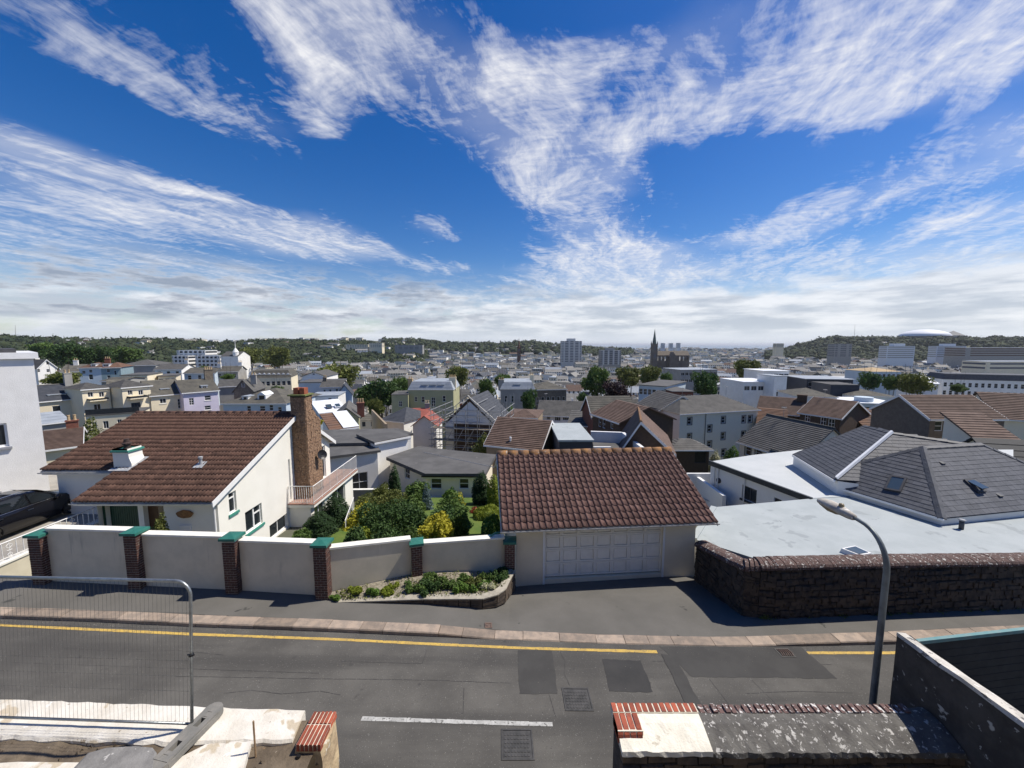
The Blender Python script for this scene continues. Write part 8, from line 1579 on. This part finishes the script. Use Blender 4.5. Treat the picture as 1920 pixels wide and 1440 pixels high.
def tproto(k, wm2, rm2, simple=False):
    key = (k, wm2, rm2, simple)
    if key not in pk_:
        A, Rf, C = plain(k) if simple else SHAPES[k]; v = []; f = []; mi = []
        for mb, base in ((A, wm2), (Rf, rm2), (C, 'w_white')):
            o = len(v); v += [tuple(q) for q in mb.v]; f += [tuple(i+o for i in q) for q in mb.f]; mi += [TM.index('win_dark') if (mb is A and m) else TM.index(base) for m in mb.m]
        protos.append((np.array(v), f, mi)); pk_[key] = len(protos)-1
    return pk_[key]
Ms = []
for yy, X, k, ang, wm2, rm2 in rest:
    s = 1+.4*(yy > 900); c, s_ = math.cos(ang), math.sin(ang); sh = random.uniform(.85, 1.2); Ms.append((tproto(k, wm2, rm2, yy > 420), np.array([[c*s, -s_*s, 0, X], [s_*s, c*s, 0, yy], [0, 0, sh, terrain(X, yy)+(5 if math.hypot(X, yy) > 900 and math.atan2(X, yy) < -.25 else 0)], [0, 0, 0, 1]])))
joined('distant_town', protos, Ms, TM, None, False, kind='stuff', label='dense mass of small roofs filling the distant town', category='town')
# ------------------------------------------------------------------ landmarks
mat('tower_white', (.62, .61, .58), (.56, .55, .52), .1, .9); mat('tower_dark', (.09, .10, .12), (.11, .12, .14), .1, .4); mat('church_stone', (.17, .145, .12), (.13, .11, .095), .2, .95); mat('spire_copper', (.13, .17, .15), (.11, .14, .13), .2, .8); mat('brown_spire', (.14, .075, .05), (.11, .06, .045), .2, .9)
def block(name, label, x0, x1, yt, Y, depth, wm2, floors, fh=3.0, nb=0, cap=None, band='tower_dark', rib=None, twist=0.0, cat='building'):
    """a slab or tower: body, a window band per floor, ribs, roof plant"""
    B = Bld(name, label, cat, x0, Y, x1, Y+twist, yt, depth, wm2); B.done('flat', rm='lead_roof', ov=.1, fasc=None)
    for f in range(floors):
        for k in 'fl' if B.A.x > 0 else 'fr':
            O, R = B.face(k); L = B.L if k == 'f' else B.D; q = MB(); q.obox(Vector((O.x, O.y, 0)), R, ZU, R.cross(ZU), (L*.03, L*.97), (B.ze-fh*(f+1)+.9, B.ze-fh*(f+1)+2.4), (-.1, .06)); q.build('window_band', band, B.t)
    for i in range(nb):
        q = MB(); c = B.L*(i+.5)/nb; q.obox(Vector((B.A.x, B.A.y, 0)), B.R, ZU, B.N, (c-B.L/nb*.16, c+B.L/nb*.16), (B.ze-fh*floors-.5, B.ze), (.0, .35)); q.build('facade_rib', rib or wm2, B.t)
    if cap: q = MB(); q.obox(Vector((B.A.x, B.A.y, B.ze+.17)), B.R, -B.N, ZU, (B.L*.3, B.L*.7), (B.D*.2, B.D*.8), (0, cap)); q.build('roof_plant', wm2, B.t)
    return B
block('tower_block', 'white high-rise tower block standing above the town', 1053.5, 1091, 639.5, 690, 22, 'tower_white', 13, 2.9, 4, 4.5)
block('office_tower', 'grey glass office tower right of the white high-rise', 1127, 1165, 657, 620, 18, 'w_grey', 7, 3.2, 4, 4.0, rib='tower_white')
block('slab_block', 'pale slab block with long window bands under the right hill', 1664, 1716, 649, 620, 14, 'roof_white', 6, 3.3, 0, 4, band='w_grey')
block('slab_block', 'second pale slab block nearer the long roofed complex', 1757, 1812, 649, 680, 14, 'roof_white', 6, 3.3, 0, 4, band='w_grey')
block('slab_block', 'dark narrow slab block against the wooded hill', 1566, 1598, 645, 700, 16, 'w_grey', 7, 3.3, 2, 0)
block('long_complex', 'long brown complex with broad pale roof at the right edge', 1812, 2100, 652, 600, 30, 'w_grey', 4, 3.4, 0, 0, band='brown_spire')
block('long_complex', 'grey ranges below the long brown complex', 1850, 2100, 678, 330, 18, 'w_cream', 2, 3.6, 0, 0, band='tower_dark')
block('harbour_flats', 'far white harbour tower, first of three left to right', 1241, 1247, 643.5, 1750, 14, 'roof_white', 6, 4); block('harbour_flats', 'far white harbour tower, second of three left to right', 1256, 1262, 643.5, 1760, 14, 'roof_white', 6, 4); block('harbour_flats', 'far white harbour tower, third of three left to right', 1270, 1276, 643, 1770, 14, 'roof_white', 6, 4)
block('modern_flats', 'modern white stepped flats below the wooded ridge, top storeys', 331, 384, 657, 335, 14, 'w_white', 3, 3.1, 6, band='win_dark'); block('modern_flats', 'lower white wing of the stepped flats', 366, 412, 667, 322, 12, 'w_white', 3, 3.1, 6, band='win_dark'); block('modern_flats', 'white end wing of the stepped flats nearer the trees', 322, 352, 667, 326, 10, 'w_white', 3, 3.1, 4, band='win_dark')
block('hillside_school', 'long pale arcaded building on the far hillside', 648, 690, 646, 1050, 16, 'w_cream', 2, 4, 9); block('hillside_school', 'pale classical block beside the arcaded building', 692, 716, 643, 1040, 20, 'w_cream', 3, 4, 6); block('hillside_school', 'grey terraced block right of the classical one', 740, 792, 647, 1060, 20, 'w_grey', 3, 4, 5)
block('hill_hotel', 'cream hotel at the foot of the right hill', 1456, 1470, 644, 1050, 14, 'w_cream', 3, 3.6)
def spire(name, label, x, ytip, yshoulder, ybase, Y, hw, m, sm, oct_=.8):
    c = AY(x, ytip, Y); zs = AY(x, yshoulder, Y).z; zb = terrain(c.x, Y); t = thing(name, label, 'church', (c.x, Y, zb)); q = MB(); q.box((c.x-hw, Y-hw, zb-2), (c.x+hw, Y+hw, zs)); tw = q.build('tower', m, t); q = MB(); r = hw*oct_
    pts = [(c.x+r*math.cos(a), Y+r*math.sin(a), zs) for a in np.linspace(math.pi/8, 2*math.pi+math.pi/8, 8, False)]; q.mesh(pts+[(c.x, Y, c.z)], [(i, (i+1) % 8, 8) for i in range(8)]); q.build('spire', sm, t)
    for sx in (-1, 1):
        for sy in (-1, 1): q = MB(); b_ = hw*.86; q.mesh([(c.x+sx*b_+a*hw*.18, Y+sy*b_+b*hw*.18, zs) for a, b in ((-1, -1), (1, -1), (1, 1), (-1, 1))]+[(c.x+sx*b_, Y+sy*b_, zs+(c.z-zs)*.22)], [(0, 1, 4), (1, 2, 4), (2, 3, 4), (3, 0, 4)]); q.build('pinnacle', m, tw)
    for z in (.55, .8): q = MB(); q.box((c.x-hw*.35, Y-hw-.15, zb+(zs-zb)*z), (c.x+hw*.35, Y-hw-.002, zb+(zs-zb)*(z+.12))); q.build('belfry_opening', 'tower_dark', tw)
    return t, c, zs
t, c, zs = spire('church', 'dark stone church with tall green spire in the town', 1228, 616, 645, 680, 560, 3.8, 'church_stone', 'spire_copper')
def gable_hall(parent, x0, x1, yr, ye, Y, D, m, rm2):
    a = AY(x0, ye, Y); b = AY(x1, ye, Y); zr_ = AY((x0+x1)/2, yr, Y).z; ze = a.z; q = MB(); O = Vector((a.x, Y, 0)); wall(q, O, Vector((1, 0, 0)), b.x-a.x, -45, [(0, ze), (b.x-a.x, ze)], [(b.x*0+i*(b.x-a.x)/9+1.2, i*(b.x-a.x)/9+3, ze-8, ze-2) for i in range(9)], .5); wall(q, Vector((b.x, Y, 0)), Vector((0, 1, 0)), D, -45, [(0, ze), (D/2, zr_), (D, ze)]); wall(q, Vector((a.x, Y+D, 0)), Vector((0, -1, 0)), D, -45, [(0, ze), (D/2, zr_), (D, ze)]); q.build('nave_wall', m, parent); q = MB(); roof_courses(q, (a.x, Y-.4, ze-.2), (b.x, Y-.4, ze-.2), (a.x, Y+D/2, zr_), (b.x, Y+D/2, zr_), 4, .1); roof_courses(q, (a.x, Y+D+.4, ze-.2), (b.x, Y+D+.4, ze-.2), (a.x, Y+D/2, zr_), (b.x, Y+D/2, zr_), 4, .1); q.build('nave_roof', rm2, parent)
gable_hall(t, 1231, 1293, 658, 666, 562, 12, 'church_stone', 'w_stone')
q = MB(); a = AY(1262, 668, 556); q.extrude([(a.x-5, 555, -45), (a.x+5, 555, -45), (a.x+5, 555, a.z-1), (a.x, 555, a.z+6), (a.x-5, 555, a.z-1)], (0, 12, 0)); q.build('transept', 'church_stone', t)
spire('chapel', 'small brown-spired church far left of the high-rise', 973, 633, 652, 668, 820, 3.6, 'brown_spire', 'brown_spire')
B = Bld('cupola_chapel', 'white chapel with little domed cupola under the ridge', 'church', 414, 300, 446, 300, 668, 14, 'w_white'); B.done('gx', 3.6, 'slate_grey', courses=5); O = Vector((B.A.x, B.A.y, 0))+B.R*(B.L*.78)-B.N*2; q = MB(); q.lathe(O+ZU*(B.ze-2), [(2.0, 0), (2.0, 5.0), (2.2, 5.1), (1.7, 6), (1.1, 7.2), (.5, 8), (.25, 8.4), (.12, 14), (.0, 14.4)], 12); q.build('cupola', 'w_white', B.t)
# fort with its white dome on the right hill, masts
fo = AY(1733, 628, 1250); fz = terrain(fo.x, 1250); ft_ = thing('domed_hall', 'broad white shallow dome on top of the right hill', 'dome', (fo.x, 1250, fz)); zr0 = AY(1733, 628.5, 1250).z; rr = AY(1768, 628, 1250).x-fo.x; ztop = AY(1733, 617.5, 1250).z; q = MB(); q.lathe(Vector((fo.x, 1250, zr0)), [(rr, -14), (rr, 0), (rr*.9, (ztop-zr0)*.33), (rr*.7, (ztop-zr0)*.62), (rr*.45, (ztop-zr0)*.85), (rr*.2, (ztop-zr0)*.97), (.5, (ztop-zr0))], 32); q.build('dome', 'roof_white', ft_, True); q = MB(); q.lathe(Vector((fo.x, 1250, zr0-15)), [(rr*1.05, 0), (rr*1.05, 12)], 32); q.build('drum', 'w_stone', ft_)
fo = AY(1790, 628, 1260); pr_ = thing('pyramid_roof_hall', 'low pale pyramid roof beside the white dome', 'building', (fo.x, 1260, terrain(fo.x, 1260))); z0 = AY(1790, 629, 1260).z; z1 = AY(1790, 620, 1260).z; hw2 = AY(1804, 628, 1260).x-fo.x; q = MB(); q.mesh([(fo.x-hw2, 1250, z0), (fo.x+hw2, 1250, z0), (fo.x+hw2, 1280, z0), (fo.x-hw2, 1280, z0), (fo.x, 1265, z1), (fo.x-hw2, 1250, z0-20), (fo.x+hw2, 1250, z0-20), (fo.x+hw2, 1280, z0-20), (fo.x-hw2, 1280, z0-20)], [(0, 1, 4), (1, 2, 4), (2, 3, 4), (3, 0, 4), (5, 6, 1, 0), (6, 7, 2, 1), (8, 5, 0, 3)]); q.build('roof', 'w_grey', pr_)
for (x, y0, y1, Y, lab) in ((1603, 608, 632, 1250, 'thin radio mast on the right hill'), (28.5, 609, 634, 880, 'thin radio mast on the left ridge')):
    a, b = AY(x, y0, Y), AY(x, y1, Y); m_ = thing('radio_mast', lab, 'mast', (b.x, Y, terrain(b.x, Y))); q = MB(); q.tube([(b.x, Y, terrain(b.x, Y)), (a.x, Y, a.z)], [.6, .25], 5); q.build('mast', 'w_grey', m_)
# ------------------------------------------------------------------ woods on the hills and greenery through the town
def ico():
    bm = bmesh.new(); bmesh.ops.create_icosphere(bm, subdivisions=2, radius=1.0); v = np.array([tuple(x.co) for x in bm.verts]); f = [tuple(q.index for q in p.verts) for p in bm.faces]; bm.free(); return v, f
iv, if_ = ico(); wp_ = []
for k in range(7):
    n = np.array([math.sin(5*x+k)*math.sin(4*y+2*k)*math.sin(6*z+k) for x, y, z in iv])[:, None]; v = iv*(1+.30*n+RNG.normal(scale=.10, size=(len(iv), 1))); v[:, 2] *= .85
    P, d = blob_points(30, [(0, 0, 0, 1.05, 1.05, .92)], .9); lv = []; lf = []
    for p_, dd in zip(P, d):
        b = len(v)+len(lv); a1 = RNG.normal(size=3)*.22; a2 = RNG.normal(size=3)*.22; lv += [p_-a1, p_+a1, p_+a2]; lf.append((b, b+1, b+2))
    wp_.append((np.vstack([v, np.array(lv)]), if_+lf, [0]*(len(if_)+len(lf))))
mat('wood_leaf', (.017, .031, .012), (.045, .058, .022), .035, .9, .5, .9, contrast=.35, detail=2)
for i, w_ in enumerate(wp_): pass
Ms = []
def put(X, Y, r, dz=0, sq=1.0): a = random.uniform(0, 6.28); c, s_ = math.cos(a), math.sin(a); Ms.append((RNG.integers(0, 7), np.array([[c*r, -s_*r, 0, X], [s_*r, c*r, 0, Y], [0, 0, r*sq*random.uniform(.8, 1.15), terrain(X, Y)+r*.45+dz], [0, 0, 0, 1]])))
n = 0
while n < 3000:     # left ridge
    az = random.uniform(-.98, -.22); D = random.uniform(850, 1430)
    if az > -.34 and random.random() < .55: continue
    put(D*math.sin(az), D*math.cos(az), random.uniform(6, 11.5)); n += 1
n = 0
while n < 650:      # middle ridge, thinner woods between the houses
    az = random.uniform(-.32, .30); D = random.uniform(1350, 2050); put(D*math.sin(az), D*math.cos(az), random.uniform(8, 15)); n += 1
n = 0
while n < 1300:     # right hill
    az = random.uniform(.585, .98); D = random.uniform(1320, 1860); X, Y = D*math.sin(az), D*math.cos(az)
    if math.hypot(X-AY(1733, 628, 1250).x, Y-1250) < 80: continue
    put(X, Y, random.uniform(7, 12)); n += 1
joined('forest', wp_, Ms, ['wood_leaf'], None, True, kind='stuff', label='dark wooded ridge and hills behind the town', category='woods')
Ms = []
for i in range(520):
    Y = 130+ (random.random()**1.4)*1300; X = random.uniform(-1.4, 1.4)*Y
    if all((X-fx)**2+(Y-fy)**2 > 120 for fx, fy in FOOT): put(X, Y, random.uniform(2.2, 4.8))
joined('town_trees', wp_, Ms, ['wood_leaf'], None, True, kind='stuff', label='scattered far garden trees among the distant roofs', category='trees')

print('rest houses', len(rest), sum(len(m.polygons) for m in bpy.data.meshes))

# ------------------------------------------------------------------ thin sea air over the town
hz = bpy.data.materials.new('haze_air'); hz.use_nodes = True; t = NT(hz.node_tree); t.n.clear(); out = t.new('ShaderNodeOutputMaterial'); pv = t.new('ShaderNodeVolumePrincipled'); pv.inputs['Color'].default_value = (.86, .90, .96, 1); pv.inputs['Density'].default_value = 0.00005; pv.inputs['Anisotropy'].default_value = .3; t.l.new(pv.outputs[0], out.inputs['Volume']); MATS['haze_air'] = hz
q = MB(); q.box((-100000, -300, -60), (100000, 99000, 75)); q.build('haze', 'haze_air', None, kind='stuff', label='thin pale sea air lying over the distant town', category='haze')
